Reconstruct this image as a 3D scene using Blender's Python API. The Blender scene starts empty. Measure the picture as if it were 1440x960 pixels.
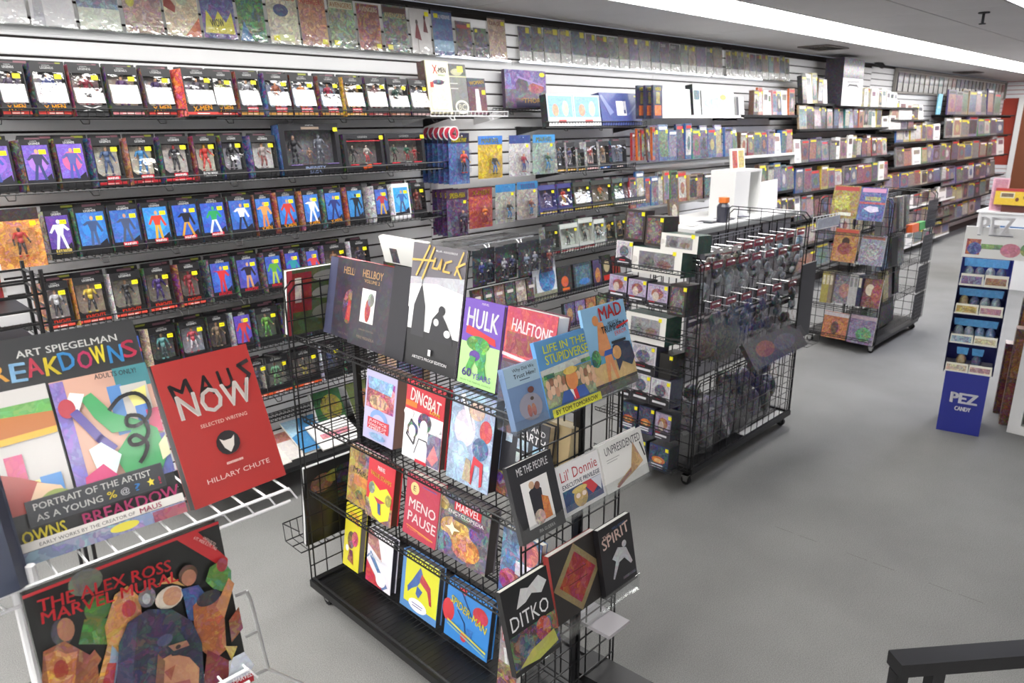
import bpy, math, random
from mathutils import Vector, Matrix
R_ = math.radians
rnd = random.Random(7)
sc = bpy.context.scene
COL = sc.collection

# ------------------------------------------------------------------ camera, world, exposure
H = 1.95                      # eye height
D = 3.76                      # distance to the slatwall
FPX = 1035.0
yaw, pitch, roll = R_(44.8), R_(16.57), R_(-.38)
Fv = Vector((math.cos(yaw)*math.cos(pitch), math.sin(yaw)*math.cos(pitch), -math.sin(pitch)))
R0 = Vector((math.sin(yaw), -math.cos(yaw), 0)); U0 = R0.cross(Fv)
Rv = math.cos(roll)*R0 + math.sin(roll)*U0; Uv = -math.sin(roll)*R0 + math.cos(roll)*U0
cam = bpy.data.objects.new('camera', bpy.data.cameras.new('camera')); COL.objects.link(cam)
cam.data.sensor_width = 36; cam.data.lens = FPX*36/1440; cam.data.clip_start = .05; cam.data.clip_end = 60
cam.matrix_world = Matrix(((Rv.x, Uv.x, -Fv.x, 0), (Rv.y, Uv.y, -Fv.y, 0), (Rv.z, Uv.z, -Fv.z, H), (0, 0, 0, 1)))
cam.data.dof.use_dof = True; cam.data.dof.focus_distance = 1.8; cam.data.dof.aperture_fstop = 7.5
sc.camera = cam
sc.view_settings.view_transform = 'Standard'; sc.view_settings.look = 'None'
sc.view_settings.gamma = 1; sc.view_settings.use_curve_mapping = False
sc.view_settings.exposure = 0.47
LAMP = 8.6                    # radiance of the fluorescent diffusers
wd = bpy.data.worlds.new('world'); sc.world = wd; wd.use_nodes = True
wd.node_tree.nodes['Background'].inputs[0].default_value = (.8, .85, 1, 1)
wd.node_tree.nodes['Background'].inputs[1].default_value = .5
try:
    sc.cycles.max_bounces = 12; sc.cycles.diffuse_bounces = 8; sc.cycles.glossy_bounces = 3
    sc.cycles.transparent_max_bounces = 10; sc.cycles.caustics_reflective = False; sc.cycles.caustics_refractive = False
except Exception: pass

# ------------------------------------------------------------------ survey helpers: where a sight line meets a known plane
def ray(px, py): return Fv*FPX + Rv*(px-720) - Uv*(py-480)
def on_x(px, py, x):
    r = ray(px, py); t = x/r.x; return Vector((x, r.y*t, r.z*t+H))
def on_y(px, py, y):
    r = ray(px, py); t = y/r.y; return Vector((r.x*t, y, r.z*t+H))
def on_z(px, py, z):
    r = ray(px, py); t = (z-H)/r.z; return Vector((r.x*t, r.y*t, z))
def xat(px, y, z):
    a = px-720; dz = z-H
    return (a*(Fv.y*y+Fv.z*dz) - FPX*(Rv.y*y+Rv.z*dz))/(FPX*Rv.x - a*Fv.x)
def yat(px, x, z):
    a = px-720; dz = z-H
    return (a*(Fv.x*x+Fv.z*dz) - FPX*(Rv.x*x+Rv.z*dz))/(FPX*Rv.y - a*Fv.y)
def stand(face, BL, BR, TL, c, lean=0):
    """bottom-left, bottom-right, top-left sight lines of an upright rectangle whose foot is in the plane x=c or y=c"""
    f = on_x if face == 'x' else on_y
    P = f(*BL, c); Q = f(*BR, c)
    w = (Q-P).length
    th = R_(lean); back = Vector((1, 0, 0)) if face == 'x' else Vector((0, 1, 0))
    up = back*math.sin(th) + Vector((0, 0, math.cos(th)))
    right = Vector((0, -1, 0)) if face == 'x' else Vector((1, 0, 0))
    n = right.cross(up); r = ray(*TL)
    t = ((P-Vector((0, 0, H))).dot(n))/r.dot(n)
    T = r*t + Vector((0, 0, H))
    return P, w, max(.02, (T-P).dot(up)), (-math.pi/2 if face == 'x' else 0), th

# ------------------------------------------------------------------ materials
def lin(h):
    if not isinstance(h, str): return h
    o = []
    for i in (0, 2, 4):
        c = int(h[i:i+2], 16)/255
        o.append(c/12.92 if c <= .04045 else ((c+.055)/1.055)**2.4)
    return tuple(o)
def newmat(name):
    m = bpy.data.materials.new(name); m.use_nodes = True
    nt = m.node_tree; return m, nt, nt.nodes['Principled BSDF']
def N(nt, t, **kw):
    n = nt.nodes.new(t)
    for k, v in kw.items():
        if k.startswith('i_'): n.inputs[int(k[2:])].default_value = v
        else: setattr(n, k, v)
    return n
def plain(name, col, rough=.5, metal=0, coat=0):
    m, nt, b = newmat(name)
    b.inputs['Base Color'].default_value = (*lin(col), 1); b.inputs['Roughness'].default_value = rough
    b.inputs['Metallic'].default_value = metal; b.inputs['Coat Weight'].default_value = coat
    return m
def printmat(name, rough, coat, scale=34.0, bump=0):
    """printed card: colour from the mesh's colour attribute; its alpha says how busy the printed illustration is"""
    m, nt, b = newmat(name); L = nt.links.new
    at = N(nt, 'ShaderNodeAttribute', attribute_name='Col')
    tc = N(nt, 'ShaderNodeTexCoord'); oi = N(nt, 'ShaderNodeObjectInfo')
    mul = N(nt, 'ShaderNodeMath', operation='MULTIPLY'); mul.inputs[1].default_value = 37.0; L(oi.outputs['Random'], mul.inputs[0])
    add = N(nt, 'ShaderNodeVectorMath', operation='ADD'); L(tc.outputs['Object'], add.inputs[0]); L(mul.outputs[0], add.inputs[1])
    no = N(nt, 'ShaderNodeTexNoise'); no.inputs['Scale'].default_value = 24; no.inputs['Detail'].default_value = 4
    L(add.outputs[0], no.inputs['Vector'])
    sca = N(nt, 'ShaderNodeVectorMath', operation='SCALE'); sca.inputs[3].default_value = .085; L(no.outputs['Color'], sca.inputs[0])
    ad2 = N(nt, 'ShaderNodeVectorMath', operation='ADD'); L(add.outputs[0], ad2.inputs[0]); L(sca.outputs[0], ad2.inputs[1])
    v1 = N(nt, 'ShaderNodeTexVoronoi'); v1.inputs['Scale'].default_value = scale; L(ad2.outputs[0], v1.inputs['Vector'])
    v2 = N(nt, 'ShaderNodeTexVoronoi'); v2.inputs['Scale'].default_value = scale*2.7; L(ad2.outputs[0], v2.inputs['Vector'])
    ed = N(nt, 'ShaderNodeTexVoronoi', feature='DISTANCE_TO_EDGE'); ed.inputs['Scale'].default_value = scale; L(ad2.outputs[0], ed.inputs['Vector'])
    mx = N(nt, 'ShaderNodeMix', data_type='RGBA'); mx.inputs[0].default_value = .45
    L(v1.outputs['Color'], mx.inputs[6]); L(v2.outputs['Color'], mx.inputs[7])
    # light-dark modulation of the base colour
    bw = N(nt, 'ShaderNodeRGBToBW'); L(mx.outputs[2], bw.inputs[0])
    mr = N(nt, 'ShaderNodeMapRange'); mr.inputs[1].default_value = .25; mr.inputs[2].default_value = .75; mr.inputs[3].default_value = .12; mr.inputs[4].default_value = 2.0
    L(bw.outputs[0], mr.inputs[0])
    sc2 = N(nt, 'ShaderNodeVectorMath', operation='SCALE'); L(at.outputs['Color'], sc2.inputs[0]); L(mr.outputs[0], sc2.inputs[3])
    gm = N(nt, 'ShaderNodeGamma'); gm.inputs[1].default_value = 2.6; L(mx.outputs[2], gm.inputs[0])
    art = N(nt, 'ShaderNodeMix', data_type='RGBA'); art.inputs[0].default_value = .45; L(sc2.outputs[0], art.inputs[6]); L(gm.outputs[0], art.inputs[7])
    lt = N(nt, 'ShaderNodeMapRange'); lt.inputs[1].default_value = .0; lt.inputs[2].default_value = .07; lt.inputs[3].default_value = .45; lt.inputs[4].default_value = 1
    L(ed.outputs['Distance'], lt.inputs[0])
    ink = N(nt, 'ShaderNodeVectorMath', operation='SCALE'); L(art.outputs[2], ink.inputs[0]); L(lt.outputs[0], ink.inputs[3])
    fin = N(nt, 'ShaderNodeMix', data_type='RGBA'); L(at.outputs['Alpha'], fin.inputs[0]); L(at.outputs['Color'], fin.inputs[6]); L(ink.outputs[0], fin.inputs[7])
    L(fin.outputs[2], b.inputs['Base Color'])
    b.inputs['Roughness'].default_value = rough; b.inputs['Coat Weight'].default_value = coat; b.inputs['Coat Roughness'].default_value = .12
    if bump:
        n3 = N(nt, 'ShaderNodeTexNoise'); n3.inputs['Scale'].default_value = 30; L(add.outputs[0], n3.inputs['Vector'])
        bp = N(nt, 'ShaderNodeBump'); bp.inputs['Strength'].default_value = bump; bp.inputs['Distance'].default_value = .01
        L(n3.outputs['Fac'], bp.inputs['Height']); L(bp.outputs[0], b.inputs['Coat Normal'])
    return m
def clear(name, f0=.10, rough=.06, tint=(1, 1, 1), bump=.25, sc_=22):
    m, nt, b = newmat(name); L = nt.links.new; nt.nodes.remove(b); out = nt.nodes['Material Output']
    tr = N(nt, 'ShaderNodeBsdfTransparent'); tr.inputs[0].default_value = (*tint, 1)
    gl = N(nt, 'ShaderNodeBsdfGlossy'); gl.inputs['Roughness'].default_value = rough
    ge = N(nt, 'ShaderNodeNewGeometry'); mp = N(nt, 'ShaderNodeMapRange'); mp.inputs[3].default_value = 1.45; mp.inputs[4].default_value = 1/1.45; L(ge.outputs['Backfacing'], mp.inputs[0])
    fr = N(nt, 'ShaderNodeFresnel'); L(mp.outputs[0], fr.inputs[0])
    ad = N(nt, 'ShaderNodeMath', operation='ADD'); ad.inputs[1].default_value = f0; L(fr.outputs[0], ad.inputs[0])
    tc = N(nt, 'ShaderNodeTexCoord'); oi = N(nt, 'ShaderNodeObjectInfo')
    av = N(nt, 'ShaderNodeVectorMath', operation='ADD'); L(tc.outputs['Object'], av.inputs[0]); L(oi.outputs['Location'], av.inputs[1])
    no = N(nt, 'ShaderNodeTexNoise'); no.inputs['Scale'].default_value = sc_; L(av.outputs[0], no.inputs['Vector'])
    bp = N(nt, 'ShaderNodeBump'); bp.inputs['Strength'].default_value = bump; bp.inputs['Distance'].default_value = .01; L(no.outputs['Fac'], bp.inputs['Height'])
    L(bp.outputs[0], gl.inputs['Normal'])
    mx = N(nt, 'ShaderNodeMixShader'); L(ad.outputs[0], mx.inputs[0]); L(tr.outputs[0], mx.inputs[1]); L(gl.outputs[0], mx.inputs[2])
    L(mx.outputs[0], out.inputs[0]); return m
def noisy(name, c1, c2, scale, rough=.9, bump=0, detail=4, scale2=None):
    m, nt, b = newmat(name); L = nt.links.new
    tc = N(nt, 'ShaderNodeTexCoord'); no = N(nt, 'ShaderNodeTexNoise'); no.inputs['Scale'].default_value = scale; no.inputs['Detail'].default_value = detail
    L(tc.outputs['Object'], no.inputs['Vector'])
    cr = N(nt, 'ShaderNodeValToRGB'); cr.color_ramp.elements[0].color = (*lin(c1), 1); cr.color_ramp.elements[1].color = (*lin(c2), 1)
    cr.color_ramp.elements[0].position = .3; cr.color_ramp.elements[1].position = .7
    L(no.outputs['Fac'], cr.inputs[0]); last = cr.outputs[0]
    if scale2:
        n2 = N(nt, 'ShaderNodeTexNoise'); n2.inputs['Scale'].default_value = scale2; n2.inputs['Detail'].default_value = 5; L(tc.outputs['Object'], n2.inputs['Vector'])
        mr = N(nt, 'ShaderNodeMapRange'); mr.inputs[1].default_value = .3; mr.inputs[2].default_value = .7; mr.inputs[3].default_value = .84; mr.inputs[4].default_value = 1.1; L(n2.outputs['Fac'], mr.inputs[0])
        s = N(nt, 'ShaderNodeVectorMath', operation='SCALE'); L(last, s.inputs[0]); L(mr.outputs[0], s.inputs[3]); last = s.outputs[0]
    L(last, b.inputs['Base Color']); b.inputs['Roughness'].default_value = rough
    if bump:
        bp = N(nt, 'ShaderNodeBump'); bp.inputs['Strength'].default_value = bump; bp.inputs['Distance'].default_value = .004
        L(no.outputs['Fac'], bp.inputs['Height']); L(bp.outputs[0], b.inputs['Normal'])
    return m
PRINT = printmat('print_gloss', .42, .35)
PRINTS = printmat('print_small', .45, .3, 62.0)
PRINTB = printmat('print_bagged', .4, .9, 50.0, .35)
CLEAR = clear('clear_plastic'); ACRYL = clear('clear_acrylic', .05, .02, (.97, .98, .98), .02, 3)
BLACK = plain('black_powder_coat', '141416', .38); BLACKM = plain('black_matte', '101012', .7)
WHITEW = plain('white_coated_wire', 'e9e9ea', .35); CHROME = plain('chrome', 'd8d8d8', .2, 1)
SLAT = noisy('white_slatwall', 'ebebed', 'f2f2f3', 1.5, .45)
GROOVE = plain('slat_groove', '1c1513', .8)
CEIL = noisy('ceiling_paint', 'c6c5c5', 'cecdcd', 2, .9)
CARPET = noisy('grey_carpet', '747472', '969593', 260, 1, .5, 3, 1.3)
WHITE = plain('white_laminate', 'e6e6e4', .4); RED = plain('red_paint', 'a33a28', .6); BROWN = plain('brown_door', '7c4527', .55)
lm, nt_, b_ = newmat('fluorescent_diffuser'); b_.inputs['Base Color'].default_value = (.9, .9, .9, 1)
b_.inputs['Emission Color'].default_value = (1, .985, .96, 1); b_.inputs['Emission Strength'].default_value = LAMP
lm2 = lm.copy(); lm2.name = 'cool_tube_diffuser'; lm2.node_tree.nodes['Principled BSDF'].inputs['Emission Color'].default_value = (.86, .88, 1, 1); lm2.node_tree.nodes['Principled BSDF'].inputs['Emission Strength'].default_value = LAMP*1.0
lm3 = lm.copy(); lm3.name = 'bright_tube_diffuser'; lm3.node_tree.nodes['Principled BSDF'].inputs['Emission Strength'].default_value = LAMP*1.8

# ------------------------------------------------------------------ mesh building
def link(o, parent=None):
    COL.objects.link(o)
    if parent is not None: o.parent = parent
    return o
def tag(o, label=None, cat=None, group=None, kind=None):
    if label: o['label'] = label
    if cat: o['category'] = cat
    if group: o['group'] = group
    if kind: o['kind'] = kind
    return o
def empty(name, loc=(0, 0, 0), rot=(0, 0, 0)):
    o = bpy.data.objects.new(name, None); o.location = loc; o.rotation_euler = rot; o.empty_display_size = .1
    return link(o)
_tx = {}
def tmesh(s, bold):
    k = (s, bold)
    if k not in _tx:
        c = bpy.data.curves.new('t', 'FONT'); c.body = s; c.resolution_u = 2; c.offset = 0
        o = bpy.data.objects.new('t', c); me = bpy.data.meshes.new_from_object(o)
        vs = [v.co.xy for v in me.vertices]; fs = [tuple(p.vertices) for p in me.polygons]
        if not vs: vs = [Vector((0, 0)), Vector((1, 0)), Vector((0, 1))]; fs = []
        x0 = min(v.x for v in vs); x1 = max(v.x for v in vs); y0 = min(v.y for v in vs); y1 = max(v.y for v in vs)
        _tx[k] = ([((v.x-x0)/(x1-x0+1e-9), (v.y-y0)/(y1-y0+1e-9)) for v in vs], fs)
        bpy.data.objects.remove(o); bpy.data.curves.remove(c); bpy.data.meshes.remove(me)
    return _tx[k]
class MB:
    def __init__(s): s.v = []; s.f = []; s.c = []; s.m = []
    def add(s, vs, fs, col, busy=0, mat=0):
        n = len(s.v); c = (*lin(col), busy)
        s.v += [tuple(v) for v in vs]
        for f in fs: s.f.append(tuple(i+n for i in f)); s.c.append(c); s.m.append(mat)
    def hexa(s, p, col, busy=0, mat=0):       # p: 4 bottom (ccw), 4 top
        s.add(p, [(3, 2, 1, 0), (4, 5, 6, 7), (0, 1, 5, 4), (1, 2, 6, 5), (2, 3, 7, 6), (3, 0, 4, 7)], col, busy, mat)
    def box(s, x0, y0, z0, x1, y1, z1, col='808080', busy=0, mat=0):
        s.hexa([(x0, y0, z0), (x1, y0, z0), (x1, y1, z0), (x0, y1, z0), (x0, y0, z1), (x1, y0, z1), (x1, y1, z1), (x0, y1, z1)], col, busy, mat)
    def rbox(s, x0, y0, z0, x1, y1, z1, b, col='808080', busy=0, mat=0):   # box with chamfered vertical edges
        P = [(x0+b, y0), (x1-b, y0), (x1, y0+b), (x1, y1-b), (x1-b, y1), (x0+b, y1), (x0, y1-b), (x0, y0+b)]
        s.prism(P, z0, z1, col, busy, mat)
    def prism(s, P, z0, z1, col, busy=0, mat=0):
        n = len(P); vs = [(*p, z0) for p in P]+[(*p, z1) for p in P]
        s.add(vs, [tuple(range(n-1, -1, -1)), tuple(range(n, 2*n))]+[(i, (i+1) % n, (i+1) % n+n, i+n) for i in range(n)], col, busy, mat)
    def tube(s, p, q, r, col='808080', n=5, r2=None, mat=0, busy=0):
        p = Vector(p); q = Vector(q); d = q-p
        if d.length < 1e-6: return
        d.normalize(); a = d.orthogonal().normalized(); b = d.cross(a); r2 = r if r2 is None else r2
        vs = [p+(a*math.cos(t)+b*math.sin(t))*r for t in [i*math.tau/n for i in range(n)]] + \
             [q+(a*math.cos(t)+b*math.sin(t))*r2 for t in [i*math.tau/n for i in range(n)]]
        s.add(vs, [(i, (i+1) % n, (i+1) % n+n, i+n) for i in range(n)]+[tuple(range(n-1, -1, -1)), tuple(range(n, 2*n))], col, busy, mat)
    def path(s, pts, r, col='808080', n=5):
        for a, b in zip(pts, pts[1:]): s.tube(a, b, r, col, n)
    def ball(s, c, rx, ry, rz, col, n=8, m=5, busy=0):
        vs = []; c = Vector(c)
        for j in range(m+1):
            ph = math.pi*j/m
            for i in range(n):
                t = math.tau*i/n; vs.append((c.x+rx*math.sin(ph)*math.cos(t), c.y+ry*math.sin(ph)*math.sin(t), c.z+rz*math.cos(ph)))
        s.add(vs, [(j*n+i, (j+1)*n+i, (j+1)*n+(i+1) % n, j*n+(i+1) % n) for j in range(m) for i in range(n)], col, busy)
    def paint(s, ops, o, ux, uz, w, h, eps=.0004, k0=1):
        """flat print: ops in cover units (0..1) laid on the rectangle at o spanned by ux*w, uz*h; normal towards the viewer"""
        o = Vector(o); ux = Vector(ux); uz = Vector(uz); nr = ux.cross(uz).normalized()
        def P(u, v, k): return o + ux*(u*w) + uz*(v*h) + nr*(eps*k)
        k = k0
        for op in ops:
            t = op[0]
            if t == 'r':
                _, x, y, a, b, c = op[:6]; bz = op[6] if len(op) > 6 else 0
                s.add([P(x, y, k), P(x+a, y, k), P(x+a, y+b, k), P(x, y+b, k)], [(0, 1, 2, 3)], c, bz)
            elif t == 'e':
                _, x, y, a, b, c = op[:6]; bz = op[6] if len(op) > 6 else 0; n = 16
                s.add([P(x+a*math.cos(i*math.tau/n), y+b*math.sin(i*math.tau/n), k) for i in range(n)], [tuple(range(n))], c, bz)
            elif t == 'p':
                pts, c = op[1], op[2]; bz = op[3] if len(op) > 3 else 0
                s.add([P(x, y, k) for x, y in pts], [tuple(range(len(pts)))], c, bz)
            elif t == 'l':
                pts, wd_, c = op[1], op[2], op[3]
                for (x0, y0), (x1, y1) in zip(pts, pts[1:]):
                    dx, dy = (x1-x0)*w, (y1-y0)*h; L = math.hypot(dx, dy) or 1; nx, ny = -dy/L*wd_/2/w*w, dx/L*wd_/2
                    nx = -dy/L*wd_/2/w; ny = dx/L*wd_/2/h; ex = dx/L*wd_*.3/w; ey = dy/L*wd_*.3/h
                    s.add([P(x0-ex+nx, y0-ey+ny, k), P(x0-ex-nx, y0-ey-ny, k), P(x1+ex-nx, y1+ey-ny, k), P(x1+ex+nx, y1+ey+ny, k)], [(0, 1, 2, 3)], c)
            elif t == 't':
                _, st, x, y, a, b, c = op[:7]; rot = R_(op[7]) if len(op) > 7 else 0; bold = op[8] if len(op) > 8 else 1; skew = op[9] if len(op) > 9 else 0
                vs, fs = tmesh(st, bold); cr, sr = math.cos(rot), math.sin(rot); out = []
                for (p, q) in vs:
                    X = p*a*w + q*b*h*skew; Y = q*b*h
                    out.append(P(x+(X*cr-Y*sr)/w, y+(X*sr+Y*cr)/h, k))
                s.add(out, fs, c)
                if bold:      # heavier strokes: the same letters again, a hair to the side
                    d = b*h*.045; s.add([q+ux*d for q in out], fs, c); s.add([q+ux*(d*.5)+uz*(d*.5) for q in out], fs, c)
            elif t == 'f':      # small printed figure of a person: x, y(foot), height, colours suit, limb, head
                _, x, y, hh, c1, c2, c3, sd = op; g = random.Random(sd); a = hh*h/w
                sp = g.uniform(.08, .2)*a; arm = g.uniform(-.1, .25)*hh; ar2 = g.uniform(-.2, .1)*hh
                def q(pts, c): s.add([P(u, v, k) for u, v in pts], [tuple(range(len(pts)))], c)
                hip = y+hh*.48; sh = y+hh*.82
                q([(x-.09*a, hip), (x-sp-.05*a, y), (x-sp+.03*a, y), (x, hip)], c2); q([(x, hip), (x+sp-.03*a, y), (x+sp+.05*a, y), (x+.09*a, hip)], c2)
                q([(x-.09*a, hip), (x+.09*a, hip), (x+.16*a, sh), (x-.16*a, sh)], c1)
                q([(x-.16*a, sh), (x-.10*a, sh-.08*hh), (x-.24*a, sh-.25*hh+arm), (x-.31*a, sh-.22*hh+arm)], c1)
                q([(x+.10*a, sh-.08*hh), (x+.16*a, sh), (x+.31*a, sh-.28*hh+ar2), (x+.24*a, sh-.32*hh+ar2)], c1)
                s.add([P(x+.055*a*math.cos(i*.785), y+hh*.91+.075*hh*math.sin(i*.785), k) for i in range(8)], [tuple(range(8))], c3)
            k += 1
    def build(s, name, mats, parent=None, smooth=False):
        me = bpy.data.meshes.new(name); me.from_pydata(s.v, [], s.f)
        if not isinstance(mats, (list, tuple)): mats = [mats]
        for m in mats: me.materials.append(m)
        ca = me.color_attributes.new('Col', 'FLOAT_COLOR', 'CORNER')
        arr = []
        for p, c in zip(me.polygons, s.c): arr.extend(c*p.loop_total)
        ca.data.foreach_set('color', arr)
        if len(mats) > 1: me.polygons.foreach_set('material_index', s.m)
        if smooth: me.polygons.foreach_set('use_smooth', [True]*len(me.polygons))
        me.update(); return link(bpy.data.objects.new(name, me), parent)
X_, Z_ = (1, 0, 0), (0, 0, 1)
def struct(name, mb, mat, parent=None):
    o = mb.build(name, mat, parent)
    if parent is None: o['kind'] = 'structure'
    return o
def inst(name, src, loc, parent=None):
    o = bpy.data.objects.new(name, src.data); o.location = loc; return link(o, parent)

# ------------------------------------------------------------------ the room
XE = 17.3; CH = 2.64; YS = -4.0; XW = -6.3
m = MB(); m.box(XW, YS, -.05, XE, D+.03, 0); struct('floor', m, CARPET)
m = MB(); a, b = on_z(1090, 740, .0012), on_z(1438, 868, .0012); dv = (b-a).normalized(); pv = Vector((-dv.y, dv.x, 0))
for i in range(9):
    if i % 3 == 2: continue
    p = a+(b-a)*(i/9); q = a+(b-a)*((i+.8)/9)
    m.add([p-pv*.001, q-pv*.0014, q+pv*.001, p+pv*.0008], [(0, 1, 2, 3)], '3c3534')
struct('trim_1', m, plain('carpet_seam', '5d5654', 1))
# ceiling: a deck with separate panels, gaps where the seams are
m = MB(); m.box(XW, YS, CH+.02, XE, D+.03, CH+.08); ceil = struct('ceiling', m, plain('ceiling_void', '3a3838', 1))
bands = [(2.94, 3.745), (1.795, 2.40), (1.30, 1.785), (.1, .73), (-1.1, .09), (-2.3, -1.11), (-4.0, -2.31)]
pn = {}
for y0, y1 in bands:
    x = XW
    while x < XE-.01:
        x1 = min(XE, x+2.42); k = (round(y1-y0, 3), round(x1-x, 3))
        if k not in pn:
            m = MB(); m.box(0, 0, 0, x1-x-.006, y1-y0, .02); pn[k] = m.build('ceiling_panel', CEIL, ceil); pn[k].location = (x, y0, CH)
        else: inst('ceiling_panel', pn[k], (x, y0, CH), ceil)
        x += 2.42
# slatwall: backing with proud slats, one object per slat on the nearer panels
m = MB(); m.box(XW, D+.004, 0, XE, D+.03, CH); wall = struct('wall_left', m, GROOVE)
PIT = .0762; sx = .62; PW = 2.43; seams = [sx+PW*k for k in range(-1, 7)]; seams[0] = XW
def slat_profile(L):
    m = MB(); c = 'e6e6e7'
    m.add([(0, 0, .004), (0, -.003, .008), (0, -.003, .066), (0, 0, .070), (0, .006, .070), (0, .006, .004),
           (L, 0, .004), (L, -.003, .008), (L, -.003, .066), (L, 0, .070), (L, .006, .070), (L, .006, .004)],
          [(i, (i+1) % 6, (i+1) % 6+6, i+6) for i in range(6)]+[(5, 4, 3, 2, 1, 0), (6, 7, 8, 9, 10, 11)], c); return m
first = None; nrow = 35
for k, s0 in enumerate(seams):
    if 1 <= k <= 4:
        off = -.02 if k > 1 else 0
        for j in range(nrow):
            z = CH-.03-(j+1)*PIT+off
            if z < .02: continue
            if first is None: first = slat_profile(PW-.004).build('slat', SLAT, wall); first.location = (s0, D, z)
            else: inst('slat', first, (s0, D, z), wall)
m = MB()
for s0 in (seams[0], seams[5], seams[6], seams[7]):
    L = min(PW-.004, XE-s0)
    if s0 == seams[0]: L = sx-XW-.004
    for j in range(nrow-1):
        z = CH-.03-(j+1)*PIT; m.box(s0, D-.003, z+.004, s0+L, D+.006, z+.070, 'e6e6e7')
o = m.build('slat_run', SLAT, wall); o['kind'] = 'stuff'
m = MB(); m.box(XW, D-.004, CH-.03, XE, D+.004, CH, '0f0f0f'); struct('trim_2', m, plain('dark_ceiling_trim', '171312', .7))
m = MB(); m.box(XW, D-.012, 0, XE, D+.003, .09); struct('baseboard_left', m, plain('baseboard', '55504e', .6))
# far wall: red below, white slats above
m = MB(); m.box(XE, YS, 0, XE+.05, D+.03, CH); fw = struct('wall_far', m, RED)
for j in range(4):
    m2 = MB(); m2.box(XE-.012, YS, 2.33+j*PIT+.004, XE, D-.02, 2.33+j*PIT+.070); m2.build('slat', SLAT, fw)
pd = on_x(1424, 230, XE-.1)
m = MB(); m.box(XE-.05, pd.y-1.0, 0, XE-.012, pd.y, 2.3); dr = struct('door_1', m, BROWN)
m = MB(); m.box(XE-.07, pd.y, 0, XE-.01, pd.y+.09, 2.36); m.box(XE-.07, pd.y-1.0, 2.3, XE-.01, pd.y, 2.36); struct('trim_3', m, WHITE)
for j in range(12):
    m2 = MB(); z = 1.02-j*PIT; m2.box(XE-.02, pd.y+.1, z+.004, XE, pd.y+.75, z+.070); m2.build('slat', SLAT, fw)
m = MB(); m.box(XW, YS-.05, 0, XE, YS, CH); struct('wall_right', m, SLAT)
m = MB(); m.box(XW-.05, YS, 0, XW, D+.03, CH); struct('wall_back', m, SLAT)

# fluorescent troffers: a run close to the slatwall and a second one further right
def light_run(y0, y1, xs, mat, lab, grp, z=CH):
    fr = df = None
    for x in xs:
        t = empty('ceiling_light', (x, y0, z)); tag(t, lab, 'ceiling light', grp)
        if fr is None:
            m = MB(); L = 1.215; W = y1-y0
            m.box(0, 0, -.002, L, .012, .018); m.box(0, W-.012, -.002, L, W, .018); m.box(0, .012, -.002, .004, W-.012, .018); m.box(L-.004, .012, -.002, L, W-.012, .018)
            fr = m.build('light_frame', WHITEW, t)
            m = MB(); m.box(.004, .012, 0, L-.004, W-.012, .006); df = m.build('diffuser', mat, t)
        else: inst('light_frame', fr, (0, 0, 0), t); inst('diffuser', df, (0, 0, 0), t)
LF = 'long white fluorescent ceiling panel lit in the run above the slatwall aisle'
light_run(2.41, 2.93, [-6.2+1.22*i for i in range(19)], lm, LF, 'lit panels of the main ceiling run')
light_run(.74, 1.29, [-6.0+1.22*i for i in range(5)], lm3, 'lit ceiling panel out of the picture above the shop entrance side', 'lit panels behind the viewpoint')
light_run(-1.9, -1.38, [-6.0+1.22*i for i in range(6)], lm3, 'lit ceiling panel out of the picture behind the right-hand side', 'lit panels of the rear right run')
light_run(.74, 1.29, [5.5+1.22*i for i in range(9)], lm2, 'cool violet-white ceiling light at the upper right corner beside the sprinkler', 'lit panels of the second ceiling run')

# ceiling fittings
def vent(px, py, lab):
    p = on_z(px, py, CH); t = empty('ceiling_vent', (p.x-.25, p.y-.15, CH-.014)); tag(t, lab, 'vent')
    m = MB(); m.box(0, 0, 0, .5, .02, .012); m.box(0, .28, 0, .5, .3, .012); m.box(0, .02, 0, .02, .28, .012); m.box(.48, .02, 0, .5, .28, .012); m.build('frame', plain('vent_grey', '6d6764', .6), t)
    for i in range(5):
        m = MB(); y = .035+i*.05; m.hexa([(.02, y, 0), (.48, y, 0), (.48, y+.02, .012), (.02, y+.02, .012), (.02, y+.004, 0), (.48, y+.004, 0), (.48, y+.024, .012), (.02, y+.024, .012)], '3a3634'); m.build('louver', plain('vent_blade', '3a3634', .6), t)
vent(1158, 66, 'dusty dark ceiling vent between slatwall and light run, nearer one')
vent(1362, 101, 'dusty dark ceiling vent at the far end above framed comics')
p = on_z(1384, 17, CH); t = empty('sprinkler', (p.x, p.y, CH)); tag(t, 'dark sprinkler head hanging from the bare grey ceiling', 'sprinkler')
m = MB(); m.tube((0, 0, 0), (0, 0, -.008), .035, n=12); m.build('escutcheon', BLACKM, t)
m = MB(); m.tube((0, 0, -.008), (0, 0, -.07), .009, n=8); m.tube((-.016, 0, -.035), (-.016, 0, -.07), .003); m.tube((.016, 0, -.035), (.016, 0, -.07), .003); m.tube((0, 0, -.07), (0, 0, -.076), .022, n=10); m.build('head', BLACKM, t)
p = on_y(1237, 90, D-.12); t = empty('security_camera', (p.x, D, p.z)); tag(t, 'small black security camera bracketed high on the white slatwall', 'camera')
m = MB(); m.tube((0, -.003, .03), (0, -.06, .03), .014, n=8); m.box(-.03, -.008, 0, .03, -.002, .06); m.build('bracket', BLACKM, t)
m = MB(); m.tube((-.06, -.1, .03), (.07, -.13, -.02), .032, n=10); m.tube((.07, -.13, -.02), (.085, -.134, -.026), .026, n=10); m.build('camera_body', BLACKM, t)

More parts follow.
